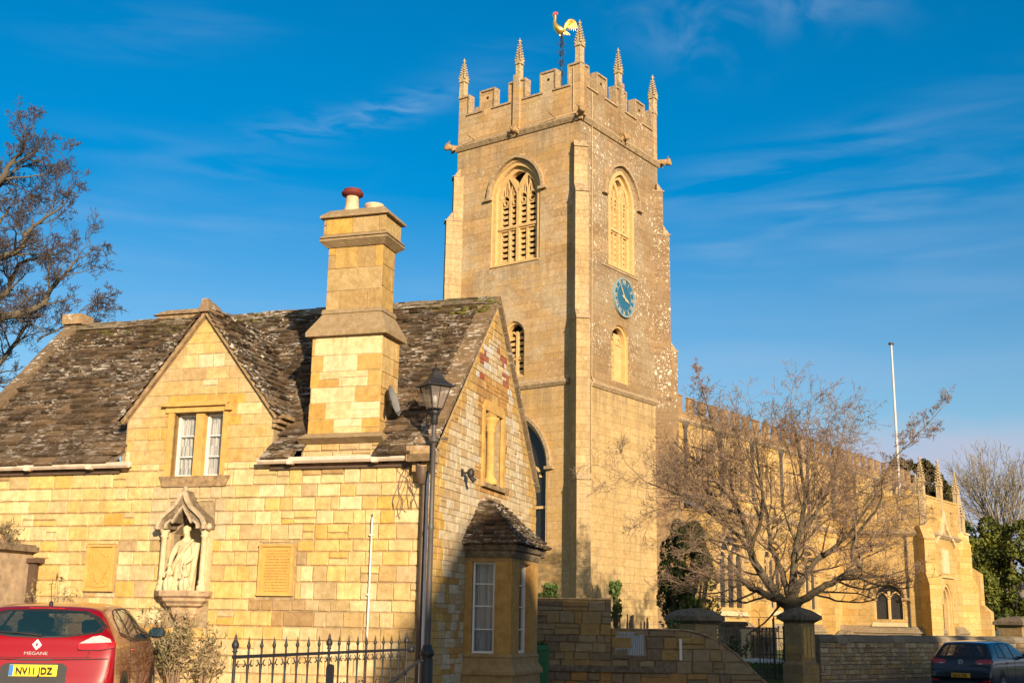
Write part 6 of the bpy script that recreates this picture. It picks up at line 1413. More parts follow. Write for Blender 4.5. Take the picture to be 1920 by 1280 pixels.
s = MB(); HA, HB_ = RF.P(RL*.60, .22, 1.10), RF.P(RL*.86, .32, 1.385); s.tube([HA, HB_, HB_+Vector((.03, .05, .0))], .014, 6); s.tube([HA, HA-Vector((.3, .28, .22))], .014, 6); s.tube([HB_, HB_-Vector((0, 0, .9))], .012, 5); s.build('handrail', M.iron, t)
s = MB(); uu = RL*8/n; pl = [(uu-.075, 1.35), (uu-.06, 1.375), (uu-.0, 1.385), (uu+.06, 1.375), (uu+.075, 1.35), (uu+.07, 1.21), (uu+.0, 1.19), (uu-.07, 1.21)]; s.prism(RF, pl, .014, .024) ; s.build('back_plate', M.iron, t)

# ------------------------------------------------------------------ churchyard boundary
WF_ = Fr(WA, math.degrees(math.atan2(wd.x, wd.y)), 1); 
if WF_.n.y > 0: WF_ = Fr(WA, math.degrees(math.atan2(wd.x, wd.y)), -1)
bw_ = thing('churchyard_wall', 'weathered rubble boundary wall with rounded coping, right of the gate pier', 'boundary wall', WA)
s = MB(); s.fbox(WF_, .45, 22, -.38, 0, -.3, 1.36, (.20, .16, .11)); rg_ = random.Random(51)
def rub(u, z, r): return r.choice([(.50, .38, .23), (.42, .31, .18), (.34, .25, .15), (.56, .43, .26), (.48, .32, .15), (.38, .30, .20)])
blocks(s, WF_, .45, 22, .1, 1.36, (.09, .16), (.14, .36), rub, rg_, gap=.014, bev=.014, th=.025, rough=.01); s.build('wall', M.block_worn, bw_)
s = MB(); u = .45; rg_ = random.Random(15)
while u < 22:
    w = rg_.uniform(.45, .8); KK = rg_.uniform(.7, 1.15); j = rg_.uniform(-.012, .012); prf = [(-.42, 1.36), (-.40, 1.48), (-.30, 1.55), (-.16, 1.575), (-.04, 1.53), (.03, 1.45), (.045, 1.36)]
    s.hexa([WF_.P(u+.004, a, z+j) for a, z in prf], [WF_.P(u+w-.004, a, z+j) for a, z in prf], tuple(k*KK for k in (.30, .25, .18))); u += w
s.build('coping', m_block('wall_coping', .9, .8, .5), bw_)
s = MB(); s.hexa([WF_.P(-1, .0, .1), WF_.P(26, .0, .1), WF_.P(26, 2.0, -.2), WF_.P(-1, 2.0, -.2)], [WF_.P(-1, .0, .26), WF_.P(26, .0, .26), WF_.P(26, 2.0, .10), WF_.P(-1, 2.0, .10)]); struct(s.build('footway', M.paving))
def pier(x, Y, w, z1, label, carved=True):
    c = at(x, 1200, Y); c.z = 0; t = thing('gate_pier', label, 'gate pier', c); F = Fr(c, 60, 1); 
    F = Fr(c, math.degrees(math.atan2(wd.x, wd.y)), 1); F = F if F.n.y < 0 else Fr(c, math.degrees(math.atan2(wd.x, wd.y)), -1)
    s = MB(); s.fbox(F, -w-.06, w+.06, -w-.06, w+.06, -.2, .75); s.frus(F, (-w-.06, w+.06, -w-.06, w+.06), .75, (-w, w, -w, w), .85); s.fbox(F, -w, w, -w, w, .85, z1-.25); s.build('shaft', M.garden, t)
    if carved:
        s = MB()
        for k in (-1, 0, 1): s.prism(F, [(k*w*.55-.06, .95), (k*w*.55+.06, .95), (k*w*.55+.06, z1-.45), (k*w*.55, z1-.33), (k*w*.55-.06, z1-.45)], w, w+.018)
        s.build('panel', M.trim, t)
    s = MB(); s.frus(F, (-w, w, -w, w), z1-.25, (-w-.12, w+.12, -w-.12, w+.12), z1-.16); s.fbox(F, -w-.15, w+.15, -w-.15, w+.15, z1-.16, z1-.04); s.frus(F, (-w-.13, w+.13, -w-.13, w+.13), z1-.04, (-w+.05, w-.05, -w+.05, w-.05), z1+.10); s.frus(F, (-w+.05, w-.05, -w+.05, w-.05), z1+.10, (-.06, .06, -.06, .06), z1+.17)
    s.build('cap', M.sooty, t); return F
PF1 = pier(1500, 34.2, .29, 2.13, 'carved stone gate pier with moulded cap, beside the leafless tree')
PF0 = pier(1303, 33.0, .42, 2.05, 'broad shaded gate pier with domed cap, under the dark yew', False)
PF2 = pier(1908, 47.5, .48, 2.15, 'stone gate pier with pyramid cap at the right edge, a lantern behind', False)
# gate: two leaves standing open
for k, (x0, x1, Y0, Y1, zt_, lab) in enumerate(((1424, 1450, 34.6, 35.6, 1.95, 'tall narrow leaf of the black iron churchyard gate, further from the carved pier'), (1452, 1486, 34.9, 34.4, 2.0, 'black iron gate leaf with scrolled top hung on the carved pier'))):
    a, b_ = at(x0, 1200, Y0), at(x1, 1200, Y1); a.z = b_.z = 0; t = thing('iron_gate', lab, 'gate', a, 'leaves of the churchyard gate'); d = (b_-a); L_ = d.length; d.normalize(); Z = Vector((0, 0, 1)); s = MB()
    for z in (.35, 1.0, 1.45): s.tube([a+Z*z, b_+Z*z], .016, 5)
    s.build('rails', M.iron, t)
    for i in range(5): 
        s = MB(); q = a+d*L_*i/4; s.tube([q+Z*.3, q+Z*(zt_-(.25 if i not in (0, 4) else 0))], .018 if i in (0, 4) else .011, 5); s.ball(q+Z*(zt_-(.25 if i not in (0, 4) else 0)), .03, 6, sc3=(.8, .8, 1.6)); s.build('bar', M.iron, t)
    s = MB(); c = a+d*L_*.5
    for sg in (-1, 1):
        pts = [c+d*(sg*.11*math.cos(th*.5)*(1-.06*th))+Z*(1.22+.12*math.sin(th)) for th in [k2*.6 for k2 in range(12)]]; s.tube(pts, .010, 4)
    s.build('scroll', M.iron, t)
# tombs and headstone
def tomb(x, Y, w, d_, z0, z1, label, k):
    c = at(x, 1200, Y); t = thing('chest_tomb', label, 'tomb', Vector((c.x, c.y, z0))); F = Fr(Vector((c.x, c.y, 0)), 85, 1); F = F if F.n.y < 0 else Fr(Vector((c.x, c.y, 0)), 85, -1)
    s = MB(); s.fbox(F, -w, w, -d_, d_, z0-.1, z0+.12); s.fbox(F, -w*.88, w*.88, -d_*.8, d_*.8, z0+.12, z1-.1)
    for i in range(7): u = -w*.8+w*1.6*i/6; s.fbox(F, u-.035, u+.035, d_*.8, d_*.8+.04, z0+.14, z1-.12)
    s.build('chest', M.boundary, t); s = MB(); s.fbox(F, -w, w, -d_, d_, z1-.1, z1-.02); s.frus(F, (-w, w, -d_, d_), z1-.02, (-w*.9, w*.9, -d_*.85, d_*.85), z1+.03); s.build('lid', M.sooty, t)
tomb(1425, 40.5, .52, .4, .62, 1.72, 'panelled stone chest tomb behind the iron gate, nearest to the big tree', 0)
tomb(1373, 39.0, .42, .38, .62, 1.88, 'taller chest tomb in shade below the aisle window', 1)
c = at(1585, 1200, 42); t = thing('headstone', 'round topped old headstone showing above the churchyard wall', 'headstone', Vector((c.x, c.y, .62))); F = Fr(Vector((c.x, c.y, 0)), 88, 1); F = F if F.n.y < 0 else Fr(Vector((c.x, c.y, 0)), 88, -1)
s = MB(); s.prism(F, [(-.36, .5)]+[(-.36*math.cos(a*PI/10), 1.42+.30*math.sin(a*PI/10)) for a in range(11)]+[(.36, .5)], -.06, .06); s.build('slab', M.sooty, t)
c = at(1398, 1200, 37.5); t = thing('grave_marker', 'carved narrow stone post on the left of the gate opening', 'grave marker', Vector((c.x, c.y, .62))); F = Fr(Vector((c.x, c.y, 0)), 88, 1); F = F if F.n.y < 0 else Fr(Vector((c.x, c.y, 0)), 88, -1)
s = MB(); s.fbox(F, -.12, .12, -.1, .1, .5, 1.6); s.fbox(F, -.15, .15, -.12, .12, 1.6, 1.68); s.build('post', M.cream, t)
s = MB(); s.tube([F.P(0, .11, .8), F.P(-.06, .12, 1.0), F.P(.05, .12, 1.2), F.P(0, .12, 1.45)], .03, 5); s.build('carving', M.sooty, t)
# lantern over the far gateway
c = at(1917, 1105, 50); t = thing('gateway_lantern', 'small black overhead lantern at the far right edge', 'lantern', Vector((c.x, c.y, c.z-.5))); s = MB()
s.lathe(Vector((c.x, c.y, 0)), [(.10, c.z-.3), (.17, c.z), (.24, c.z+.02), (.12, c.z+.14), (.04, c.z+.2), (.01, c.z+.3)], 6, sm=False); s.build('housing', M.lampglass, t)
s = MB(); s.lathe(Vector((c.x, c.y, 0)), [(.26, c.z+.02), (.14, c.z+.16), (.05, c.z+.22), (.01, c.z+.34)], 6, sm=False); s.tube([Vector((c.x-.28, c.y, 1.9)), Vector((c.x-.28, c.y, c.z-.4)), Vector((c.x, c.y, c.z-.32))], .025, 5); s.build('roof', M.iron, t)
# low walls between the bay window and the churchyard
GF = Fr(Vector((.45, 24.0, 0)), 90, 1); GF = GF if GF.n.y < 0 else Fr(Vector((.45, 24, 0)), 90, -1)
t = thing('garden_wall', 'low ochre stone wall in two heights with thin coping between the bay window and the gate', 'garden wall', Vector((.45, 24, .2)))
s = MB(); prof = [(0, .0), (0, 2.22), (1.58, 2.22), (1.58, 1.66), (2.95, 1.66)] + [(2.95+.18*i, 1.66-.0125*i*i) for i in range(1, 11)] + [(5.6, .40), (5.6, 0)]
s.prism(GF, prof, -.25, -.005, (.22, .16, .09)); rg_ = random.Random(52)
def gw_col(u, z, r): return r.choice([(.38, .25, .10), (.34, .24, .12), (.32, .245, .15), (.27, .20, .12), (.22, .17, .11), (.34, .255, .15)]) if z > .9 else r.choice([(.30, .21, .12), (.42, .24, .09), (.22, .17, .12)])
blocks(s, GF, 0, 1.58, .2, 2.2, (.14, .25), (.18, .42), gw_col, rg_, gap=.006, bev=.012, th=.018, rough=.012)
blocks(s, GF, 1.58, 5.5, .2, 1.66, (.14, .25), (.2, .5), gw_col, rg_, (), [((1.66-1.51+.0)/.63, 1, 1.52+(.15/.63)*3.55), (.55/.7, 1, 1.04+.786*4.2), (1., 1, .41+4.85+.1)], gap=.006, bev=.012, th=.018, rough=.012); s.build('wall', M.block_worn, t)
s = MB(); top = prof[1:-1]
for i in range(len(top)-1):
    a, b_ = top[i], top[i+1]
    if abs(b_[0]-a[0]) > .01: s.prism(GF, [a, b_, (b_[0], b_[1]+.03), (a[0], a[1]+.022)], -.27, .025)
s.build('coping', M.tstring, t)
s = MB(); s.prism(GF, [(.1, .86), (2.7, .86), (2.7, .98), (.1, .98)], 0, .07); s.fbox(GF, 1.62, 2.28, 0, .04, 1.12, 1.17); pass; s.build('ledge', M.sooty, t)
for a, b_, z0, z1 in ((1.66, 2.22, 1.18, 1.62),):
    s = MB(); s.fbox(GF, a, b_, 0, .015, z0, z1); s.build('pale_panel', M.curtain_blue, t)
s = MB(); s.fbox(GF, 2.9, 2.95, .0, .06, 1.1, 1.5); s.build('white_post', M.white, t)
# ivy, tools and bin
def ivy(c, rx, rz, n, label, seed):
    t = thing('ivy', label, 'ivy', c); rg_ = random.Random(seed); m1 = MB()
    for i in range(5): m1.tube([c-Vector((0, 0, rz)), c+Vector((rg_.gauss(0, rx*.4), 0, 0)), c+Vector((rg_.gauss(0, rx*.5), 0, rz*.9))], .01, 4)
    m1.build('stems', M.bark, t); leafcloud('leaves', M.ivy, [(c+Vector((rg_.gauss(0, rx*.4), rg_.gauss(0, .05), rg_.uniform(-rz, rz))), (rx*.6, .12, rz*.35)) for k in range(9)], n, .075, t, seed, 1.3, 0, .3)
ivy(at(1031, 1108, 24.2), .24, .14, 500, 'rounded tuft of green ivy hanging over the higher garden wall', 1); ivy(at(1155, 1142, 24.3), .12, .42, 700, 'upright column of green ivy beside the end of the higher garden wall', 2); ivy(at(1012, 1212, 22.9), .12, .10, 200, 'small sprig of ivy above the green bin', 3)
c = at(1185, 1178, 24.5); t = thing('firewood_pile', 'bundle of cut sticks leaning behind the lower garden wall', 'sticks', Vector((c.x, c.y, .5))); rg_ = random.Random(4); m1 = MB()
for i in range(16): x = c.x+rg_.uniform(-.22, .3); m1.tube([Vector((x, c.y, .5)), Vector((x+rg_.gauss(0, .07), c.y+.1, 1.78+rg_.uniform(-.02, .18)))], rg_.uniform(.012, .022), 6)
m1.build('sticks', M.bark_pale, t)
c = at(1008, 1240, 22.6); t = thing('wheelie_bin', 'green plastic bin tucked behind the bay window', 'bin', Vector((c.x, c.y, .1))); F = Fr(Vector((c.x, c.y, 0)), 90, 1); s = MB(); s.frus(F, (-.18, .18, -.2, .2), .1, (-.24, .2, -.26, .26), 1.28); s.build('body', M.greenbin, t)
s = MB(); s.frus(F, (-.26, .22, -.28, .28), 1.28, (-.2, .18, -.24, .24), 1.36); s.build('lid', M.greenbin, t)

# ------------------------------------------------------------------ houses on the other side of the street (behind the camera; they shade the foreground)
def street_house(cx, cyy, w, d_, ze, zr_, label, ridge_x=True, chim=None):
    t = thing('street_house', label, 'house', Vector((cx, cyy, 0)), 'houses across the street'); F = Fr(Vector((cx, cyy, 0)), 90, 1); s = MB(); s.fbox(F, -w/2, w/2, -d_/2, d_/2, -.3, ze)
    s.build('wall', M.nave, t); s = MB()
    if ridge_x: s.hexa([F.P(-w/2-.1, -d_/2-.2, ze), F.P(w/2+.1, -d_/2-.2, ze), F.P(w/2+.1, d_/2+.2, ze), F.P(-w/2-.1, d_/2+.2, ze)], [F.P(-w/2-.1, -.05, zr_), F.P(w/2+.1, -.05, zr_), F.P(w/2+.1, .05, zr_), F.P(-w/2-.1, .05, zr_)])
    else: s.hexa([F.P(-w/2-.2, -d_/2, ze), F.P(w/2+.2, -d_/2, ze), F.P(w/2+.2, d_/2, ze), F.P(-w/2-.2, d_/2, ze)], [F.P(-.05, -d_/2, zr_), F.P(.05, -d_/2, zr_), F.P(.05, d_/2, zr_), F.P(-.05, d_/2, zr_)])
    s.build('roof', M.slate, t); s = MB()
    for c in (chim or []): s.fbox(F, c-.5, c+.5, -.4, .4, ze, zr_+1.3)
    if chim: s.build('chimney', M.nave, t)
    for i in range(int(w//2.4)):
        for z in (1.0, 3.8, 6.4):
            if z+1.5 < ze: x = -w/2+1.2+2.4*i; s = MB(); s.fbox(F, x-.45, x+.45, -d_/2-.03, -d_/2+.02, z, z+1.4) ; s.fbox(F, x-.45, x+.45, d_/2-.02, d_/2+.03, z, z+1.4); s.build('window', M.glassdark, t)
SH = Vector((sun_dir.x, sun_dir.y, 0)); SH.normalize(); TE = math.tan(SUN_EL)
def back(P_, Yb):                                # where the sun ray through P_ crosses the row of houses
    k = (P_.y-Yb)/(-SH.y); return P_.x+SH.x*k, P_.z+k*TE
YB = -14.
street_house(11.6, YB-1.0, 3.4, 2, 9.85, 12.7, 'tall narrow gabled house across the street, casting the shade on the bay window', False)
street_house(15.2, YB, 3.8, 6, 9.0, 12.75, 'low house across the street between two taller ones')
street_house(24.6, YB, 14.8, 9, 11.5, 16.5, 'long tall house across the street opposite the gate piers')
street_house(42.7, YB, 16.2, 9, 11.5, 16.6, 'long tall house across the street, furthest to the right')
t = thing('shade_stack', 'unseen tall stack added in the gap between the two long houses to shade the wall', 'chimney', Vector((33.55, YB, 0))); s = MB(); s.fbox(Fr(Vector((33.55, YB, 0)), 90, 1), -.33, .33, -.35, .35, 0, 16.7); s.build('shaft', M.nave, t)  # unseen stack, added and sized so its shadow falls on the churchyard wall
# ------------------------------------------------------------------ cars
def catmull(P, k):
    out = []; n = len(P)
    for i in range(n-1):
        a, b, c, d = P[max(i-1, 0)], P[i], P[i+1], P[min(i+2, n-1)]
        for j in range(k):
            t = j/k; v = .5*((2*b)+(c-a)*t+(2*a-5*b+4*c-d)*t*t+(3*b-a-3*c+d)*t**3); lo, hi = np.minimum(b, c), np.maximum(b, c); e = (hi-lo)*.12+.002; out.append(np.clip(v, lo-e, hi+e))
    out.append(P[-1]); return out
class Car:
    def __init__(s, name, label, rear, heading, z, sp, paint, group=None):
        s.t = thing(name, label, 'car', Vector((rear[0], rear[1], z)), group); h = math.radians(heading); s.o = Vector((rear[0], rear[1], z)); s.f = Vector((math.sin(h), math.cos(h), 0)); s.l = Vector((-math.cos(h), math.sin(h), 0)); s.sp = sp; s.paint = paint
        secs = []
        for (x, zt, w, zb) in sp['st']:
            k = max(0, min(1, (zt-1.0)/.42)); wr = w*(.93-.23*k) if zt > 1.0 else w*.93; zs = min(sp['belt']+.03*x/4, zt-.06); zm = min(.86, zt-.14)
            secs.append(np.array([(x, 0, zb), (x, w*.90, zb), (x, w*.975, zb+.06), (x, w, .50), (x, w*.992, zm), (x, w*.965, zs), (x, (wr+w*.965)/2+.02, (zs+zt-.06)/2+.01), (x, wr+.02, zt-.062), (x, wr*.90, zt-.020), (x, wr*.55, zt), (x, 0, zt+.006)]))
        rows = [np.array(catmull(list(q), 4)) for q in secs]; rows = catmull(rows, 5); mb = MB()
        full = []
        for q in rows: full.append([s.W(*p) for p in q] + [s.W(p[0], -p[1], p[2]) for p in q[-2:0:-1]])
        mb.grid(full, closed=True); mb.face(list(reversed(full[0]))); mb.face(full[-1]); s.bm = mb
        s.wins = []; s.later = []; s.body = None
        vs = [Vector(v) for v in mb.V]; s.bvh = BVHTree.FromPolygons(vs, mb.F)
    def finish(s):
        lo = [(v[0], v[1], v[2]) for v in s.bm.V]; keep = []
        def inside(p, poly):
            c = False; j = len(poly)-1
            for i in range(len(poly)):
                if (poly[i][1] > p[1]) != (poly[j][1] > p[1]) and p[0] < (poly[j][0]-poly[i][0])*(p[1]-poly[i][1])/(poly[j][1]-poly[i][1])+poly[i][0]: c = not c
                j = i
            return c
        for k, f in enumerate(s.bm.F):
            q = [Vector(s.bm.V[i])-s.o for i in f]; L_ = [(v.dot(s.f), v.dot(s.l), v.z) for v in q]; drop = False
            for poly, side in s.wins:
                def pr_(v): return (v[1], v[2]) if side in ('rear', 'front') else (v[0], v[2])
                mx_, my_ = sum(v[0] for v in L_)/len(L_), sum(v[1] for v in L_)/len(L_)
                if (side == 'rear' and mx_ > 1) or (side == 'front' and mx_ < 2) or (side == 'right' and my_ > 0) or (side == 'left' and my_ < 0): continue
                if all(inside(pr_(v), poly) for v in L_): drop = True; break
            if not drop: keep.append(k)
        for nm in ('F', 'C', 'I', 'S'): setattr(s.bm, nm, [getattr(s.bm, nm)[k] for k in keep])
        b = s.bm.build('body', s.paint, s.t)
        m = MB(); m.hexa([s.W(x, y, .45) for x, y in ((.15, -.8), (3.4, -.8), (3.4, .8), (.15, .8))], [s.W(x, y, .62) for x, y in ((.15, -.8), (3.4, -.8), (3.4, .8), (.15, .8))])
        m.hexa([s.W(x, y, .62) for x, y in ((2.9, -.8), (3.3, -.8), (3.3, .8), (2.9, .8))], [s.W(x, y, .98) for x, y in ((3.0, -.8), (3.3, -.8), (3.3, .8), (3.0, .8))]); m.build('interior_trim', M.plastic, s.t)
        for o in s.later: o.parent = b; ORG[o.name] = s.o
    def W(s, x, y, z): return s.o + s.f*x + s.l*y + Vector((0, 0, z))
    def hit(s, a, b, side, off):
        if side == 'rear': o, d = s.W(-2, a, b), s.f
        elif side == 'front': o, d = s.W(9, a, b), -s.f
        elif side == 'right': o, d = s.W(a, -3, b), s.l
        else: o, d = s.W(a, 3, b), -s.l
        p, n, i, dist = s.bvh.ray_cast(o, d)
        if p is None: return None
        if n.dot(d) > 0: n = -n
        return p + n*off
    def panel(s, poly, side, name, mat, off=.004, parent=None, rings=7, rim=True):
        cx = sum(p[0] for p in poly)/len(poly); cz = sum(p[1] for p in poly)/len(poly); dense = []
        for i in range(len(poly)):
            a, b = poly[i], poly[(i+1) % len(poly)]; k = max(2, int(math.hypot(b[0]-a[0], b[1]-a[1])/.05))
            for j in range(k): dense.append((a[0]+(b[0]-a[0])*j/k, a[1]+(b[1]-a[1])*j/k))
        rows = []
        for r_ in range(rings+1):
            f = max(.02, r_/rings); q = [s.hit(cx+(a-cx)*f, cz+(b-cz)*f, side, off) for a, b in dense]
            if any(v is None for v in q): 
                good = [v for v in q if v is not None]
                if not good: continue
                q = [v if v is not None else good[0] for v in q]; 
            rows.append(q)
        if len(rows) < 2: return None
        if mat is M.carglass:
            s.wins.append((poly, side)); fr = MB(); q0 = [s.hit(cx+(a-cx)*.93, cz+(b-cz)*.93, side, off+.002) for a, b in dense]; q1 = [s.hit(cx+(a-cx)*1.03, cz+(b-cz)*1.03, side, off+.001) or rows[-1][i] for i, (a, b) in enumerate(dense)]
            if all(v is not None for v in q0): fr.grid([q0, q1], closed=True)
        mb = MB(); mb.grid(rows, closed=True); mb.face(rows[0])
        if rim: mb.grid([rows[-1], [s.hit(a, b, side, -.004) or rows[-1][i] for i, (a, b) in enumerate(dense)]], closed=True)
        o = mb.build(name, mat, parent or s.t)
        if mat is M.carglass and fr.F: fr.build('window_seal', M.plastic, o)
        return o
    def seam(s, pts, side, parent=None, r=.004, mat=None, name='seam'):
        q = []
        for i in range(len(pts)-1):
            a, b = pts[i], pts[i+1]; k = max(2, int(math.hypot(b[0]-a[0], b[1]-a[1])/.06))
            for j in range(k+1): v = s.hit(a[0]+(b[0]-a[0])*j/k, a[1]+(b[1]-a[1])*j/k, side, .001); q += [v] if v else []
        if len(q) > 1: mb = MB(); mb.tube(q, r, 4); o = mb.build(name, mat or M.plastic, s.t); s.later.append(o) if len(s.later) < 999 else None; return o
    def wheels(s, xs, r=.315, spokes=10, sides=(-1, 1)):
        for x in xs:
            for sg in sides:
                side = 'left' if sg > 0 else 'right'; arch = [(x+.375*math.cos(a), r+.375*math.sin(a)*1.0) for a in [k*2*PI/24 for k in range(24)]]; arch = [(a, max(.27, b)) for a, b in arch]
                s.panel(arch, side, 'wheel_arch', M.plastic, .003, rim=False)
                wv = s.hit(x, .5, side, 0); yo = abs((wv-s.o).dot(s.l)) if wv else .88; mb = MB(); n = 32; prof = [(r*.62, yo-.10), (r*.66, yo-.0), (r*.80, yo+.012), (r*.95, yo+.006), (r, yo-.03), (r, yo-.19), (r*.6, yo-.2)]
                rows = [[s.W(x+rr_*math.cos(2*PI*j/n), sg*y, r+rr_*math.sin(2*PI*j/n)) for j in range(n)] for rr_, y in prof]; mb.grid(rows, closed=True); wh = mb.build('wheel', M.tyre, s.t)
                mb = MB(); rows = [[s.W(x+rr_*math.cos(2*PI*j/n), sg*y, r+rr_*math.sin(2*PI*j/n)) for j in range(n)] for rr_, y in ((r*.58, yo-.12), (r*.60, yo-.005), (r*.66, yo+.004))]; mb.grid(rows, closed=True)
                for k in range(spokes//2):
                    for dk in (-.16, .16):
                        a = 2*PI*k/(spokes//2)+dk; a2 = 2*PI*k/(spokes//2)+dk*1.9; p0 = s.W(x+.05*math.cos(a), sg*(yo-.02), r+.05*math.sin(a)); p1 = s.W(x+r*.62*math.cos(a2), sg*(yo-.008), r+r*.62*math.sin(a2)); mb.tube([p0, p1], [.022, .016], 5)
                mb.tube([s.W(x, sg*(yo-.08), r), s.W(x, sg*(yo-.005), r)], .055, 12); mb.build('rim', M.alloy, wh)
                mb = MB(); mb.tube([s.W(x, sg*(yo-.14), r), s.W(x, sg*(yo-.12), r)], r*.6, 20); mb.build('hub', M.plastic, wh)
    def text(s, txt, size, y, z, mat, name, sx=1., parent=None):
        p = s.hit(y, z, 'rear', .006); x = (p-s.o).dot(s.f); F = Fr.__new__(Fr); F.o = s.W(x-.002, 0, 0); F.u = s.l.copy(); F.n = -s.f
        F.o = s.W(x-.003, 0, 0); return text_mesh(txt, size, F, y, .0, z, mat, name, parent or s.t, .002, True, 0, sx)
    def mirror(s, x, z, side=-1, mat=None):
        h = s.hit(x, z, 'right' if side < 0 else 'left', 0); y = abs((h-s.o).dot(s.l)); mb = MB(); c = s.W(x, side*(y+.13), z+.05); rows = []
        for i in range(7):
            ph = PI*i/6; rr_ = max(.05, math.sin(ph)); rows.append([c + s.l*side*(-.115*math.cos(ph)) + s.f*(.07*rr_*math.cos(2*PI*j/12)) + Vector((0, 0, .075*rr_*math.sin(2*PI*j/12))) for j in range(12)])
        mb.grid(rows, closed=True); mb.tube([s.W(x+.02, side*(y-.04), z), s.W(x, side*(y+.08), z+.02)], .022, 6); m = mb.build('door_mirror', mat or M.plastic, s.t)
        g = MB(); g.hexa([c-s.f*.072+s.l*side*a+Vector((0, 0, b)) for a, b in ((-.09, -.045), (.09, -.05), (.09, .05), (-.09, .05))], [c-s.f*.066+s.l*side*a+Vector((0, 0, b)) for a, b in ((-.09, -.045), (.09, -.05), (.09, .05), (-.09, .05))]); g.build('mirror_glass', M.carglass, m)
    def interior(s, mat=None):
        for y in (-.38, .38):
            for x, h in ((1.35, 1.22), (2.15, 1.25)):
                mb = MB(); rows = [[s.W(x+dx+.06*math.cos(2*PI*j/14), y+w*math.sin(2*PI*j/14), z) for j in range(14)] for z, w, dx in ((.6, .24, .12), (h-.25, .25, .0), (h-.18, .2, -.01), (h-.12, .10, -.01), (h-.1, .13, -.01), (h+.02, .14, -.02), (h+.05, .09, -.02))]
                mb.grid(rows, closed=True); mb.face(rows[-1]); mb.build('seat', M.plastic, s.t)
HATCH = dict(belt=1.03, st=[(0, .50, .74, .26), (.012, .60, .79, .23), (.035, .72, .83, .22), (.06, .86, .85, .21), (.09, .98, .865, .2), (.12, 1.08, .875, .2), (.19, 1.17, .88, .19), (.31, 1.29, .885, .19), (.44, 1.395, .89, .19), (.60, 1.43, .892, .19), (1.0, 1.462, .9, .18), (1.7, 1.478, .905, .18), (2.3, 1.45, .905, .18), (2.65, 1.37, .905, .18), (3.0, 1.20, .905, .18), (3.3, 1.04, .90, .18), (3.6, .97, .885, .19), (3.95, .88, .86, .2), (4.15, .76, .80, .21), (4.25, .62, .72, .23), (4.30, .48, .60, .26)])
c1 = Car('red_hatchback', 'glossy red hatchback parked facing the cottage, yellow rear number plate', (-5.36, 14.05), -9.0, .43, HATCH, M.carred)
c1.panel([(-.66, 1.125), (-.71, 1.19), (-.60, 1.30), (-.45, 1.365), (0, 1.385), (.45, 1.365), (.60, 1.30), (.71, 1.19), (.66, 1.125), (.3, 1.075), (0, 1.065), (-.3, 1.075)], 'rear', 'rear_window', M.carglass, .005)
for sg in (-1, 1):
    q = lambda L_: [(sg*a, b) for a, b in L_]
    lt = c1.panel(q([(.44, 1.00), (.60, 1.085), (.68, 1.095), (.80, 1.055), (.845, 1.02), (.845, .965), (.70, .935), (.46, .935)]), 'rear', 'tail_light', M.lensred, .012)
    c1.panel(q([(.46, 1.005), (.60, 1.078), (.68, 1.09), (.79, 1.05), (.82, 1.02), (.60, 1.01)]), 'rear', 'clear_lens', M.lensclear, .016, lt)
    c1.seam(q([(.69, 1.10), (.62, 1.04), (.585, .935), (.56, .85)]), 'rear', None, .004); c1.seam(q([(.44, 1.00), (.60, 1.088), (.68, 1.098), (.80, 1.058), (.848, 1.02), (.848, .962), (.70, .932), (.455, .932), (.44, 1.00)]), 'rear', None, .005)
    c1.panel(q([(.30, .36), (.80, .40), (.80, .31), (.30, .29)]), 'rear', 'bumper_insert', M.plastic, .006)
bd = c1.panel([(0, 1.045), (.052, .985), (0, .925), (-.052, .985)], 'rear', 'badge', M.chrome, .016); c1.panel([(0, 1.01), (.018, .985), (0, .96), (-.018, .985)], 'rear', 'badge_centre', M.carred, .019, bd)
c1.text('MEGANE', .050, 0.0, .892, M.alloy, 'lettering', 1.32)
pc = c1.panel([(-.36, .75), (-.30, .785), (.30, .785), (.36, .75), (.36, .56), (-.36, .56)], 'rear', 'plate_recess', M.plastic, .005)
pt_ = c1.panel([(-.26, .765), (.26, .765), (.26, .64), (-.26, .64)], 'rear', 'number_plate', M.plateyel, .022)
c1.panel([(.215, .762), (.26, .762), (.26, .643), (.215, .643)], 'rear', 'country_band', M.plateblue, .025, pt_)
p_ = c1.hit(0, .70, 'rear', .022); xx = (p_-c1.o).dot(c1.f); F = Fr.__new__(Fr); F.o = c1.W(xx-.055, 0, 0); F.u = c1.l.copy(); F.n = -c1.f
text_mesh('NV11 JDZ', .105, F, -.02, 0, .703, M.black, 'registration', pt_, .002, True, 0, .88, bold=.022)
c1.seam([(-.80, .84), (-.3, .825), (.3, .825), (.80, .84)], 'rear', None, .006); c1.seam([(-.60, .855), (-.2, .845), (.2, .845), (.60, .855)], 'rear', None, .003)
c1.panel([(-.20, .832), (.20, .832), (.18, .812), (-.18, .812)], 'rear', 'tailgate_handle', M.plastic, .01)
c1.seam([(-.20, 1.398), (.20, 1.398)], 'rear', c1.body, .010, M.lensred, 'high_brake_light')
w_ = MB(); a_ = c1.hit(-.02, 1.085, 'rear', .02); b_ = c1.hit(.50, 1.115, 'rear', .02); w_.tube([a_, (a_+b_)/2+Vector((0, 0, .01)), b_], [.016, .010, .006], 5); w_.ball(a_, .022, 6); w_.build('wiper', M.plastic, c1.t)
w_ = MB(); q_ = c1.W(.62, 0, 1.45); w_.lathe(q_, [(.028, -.02), (.024, .02), (.008, .035)], 8); w_.tube([q_+Vector((0, 0, .03)), q_-c1.f*.10+Vector((0, 0, .22))], .0035, 4); w_.build('aerial', M.plastic, c1.t)
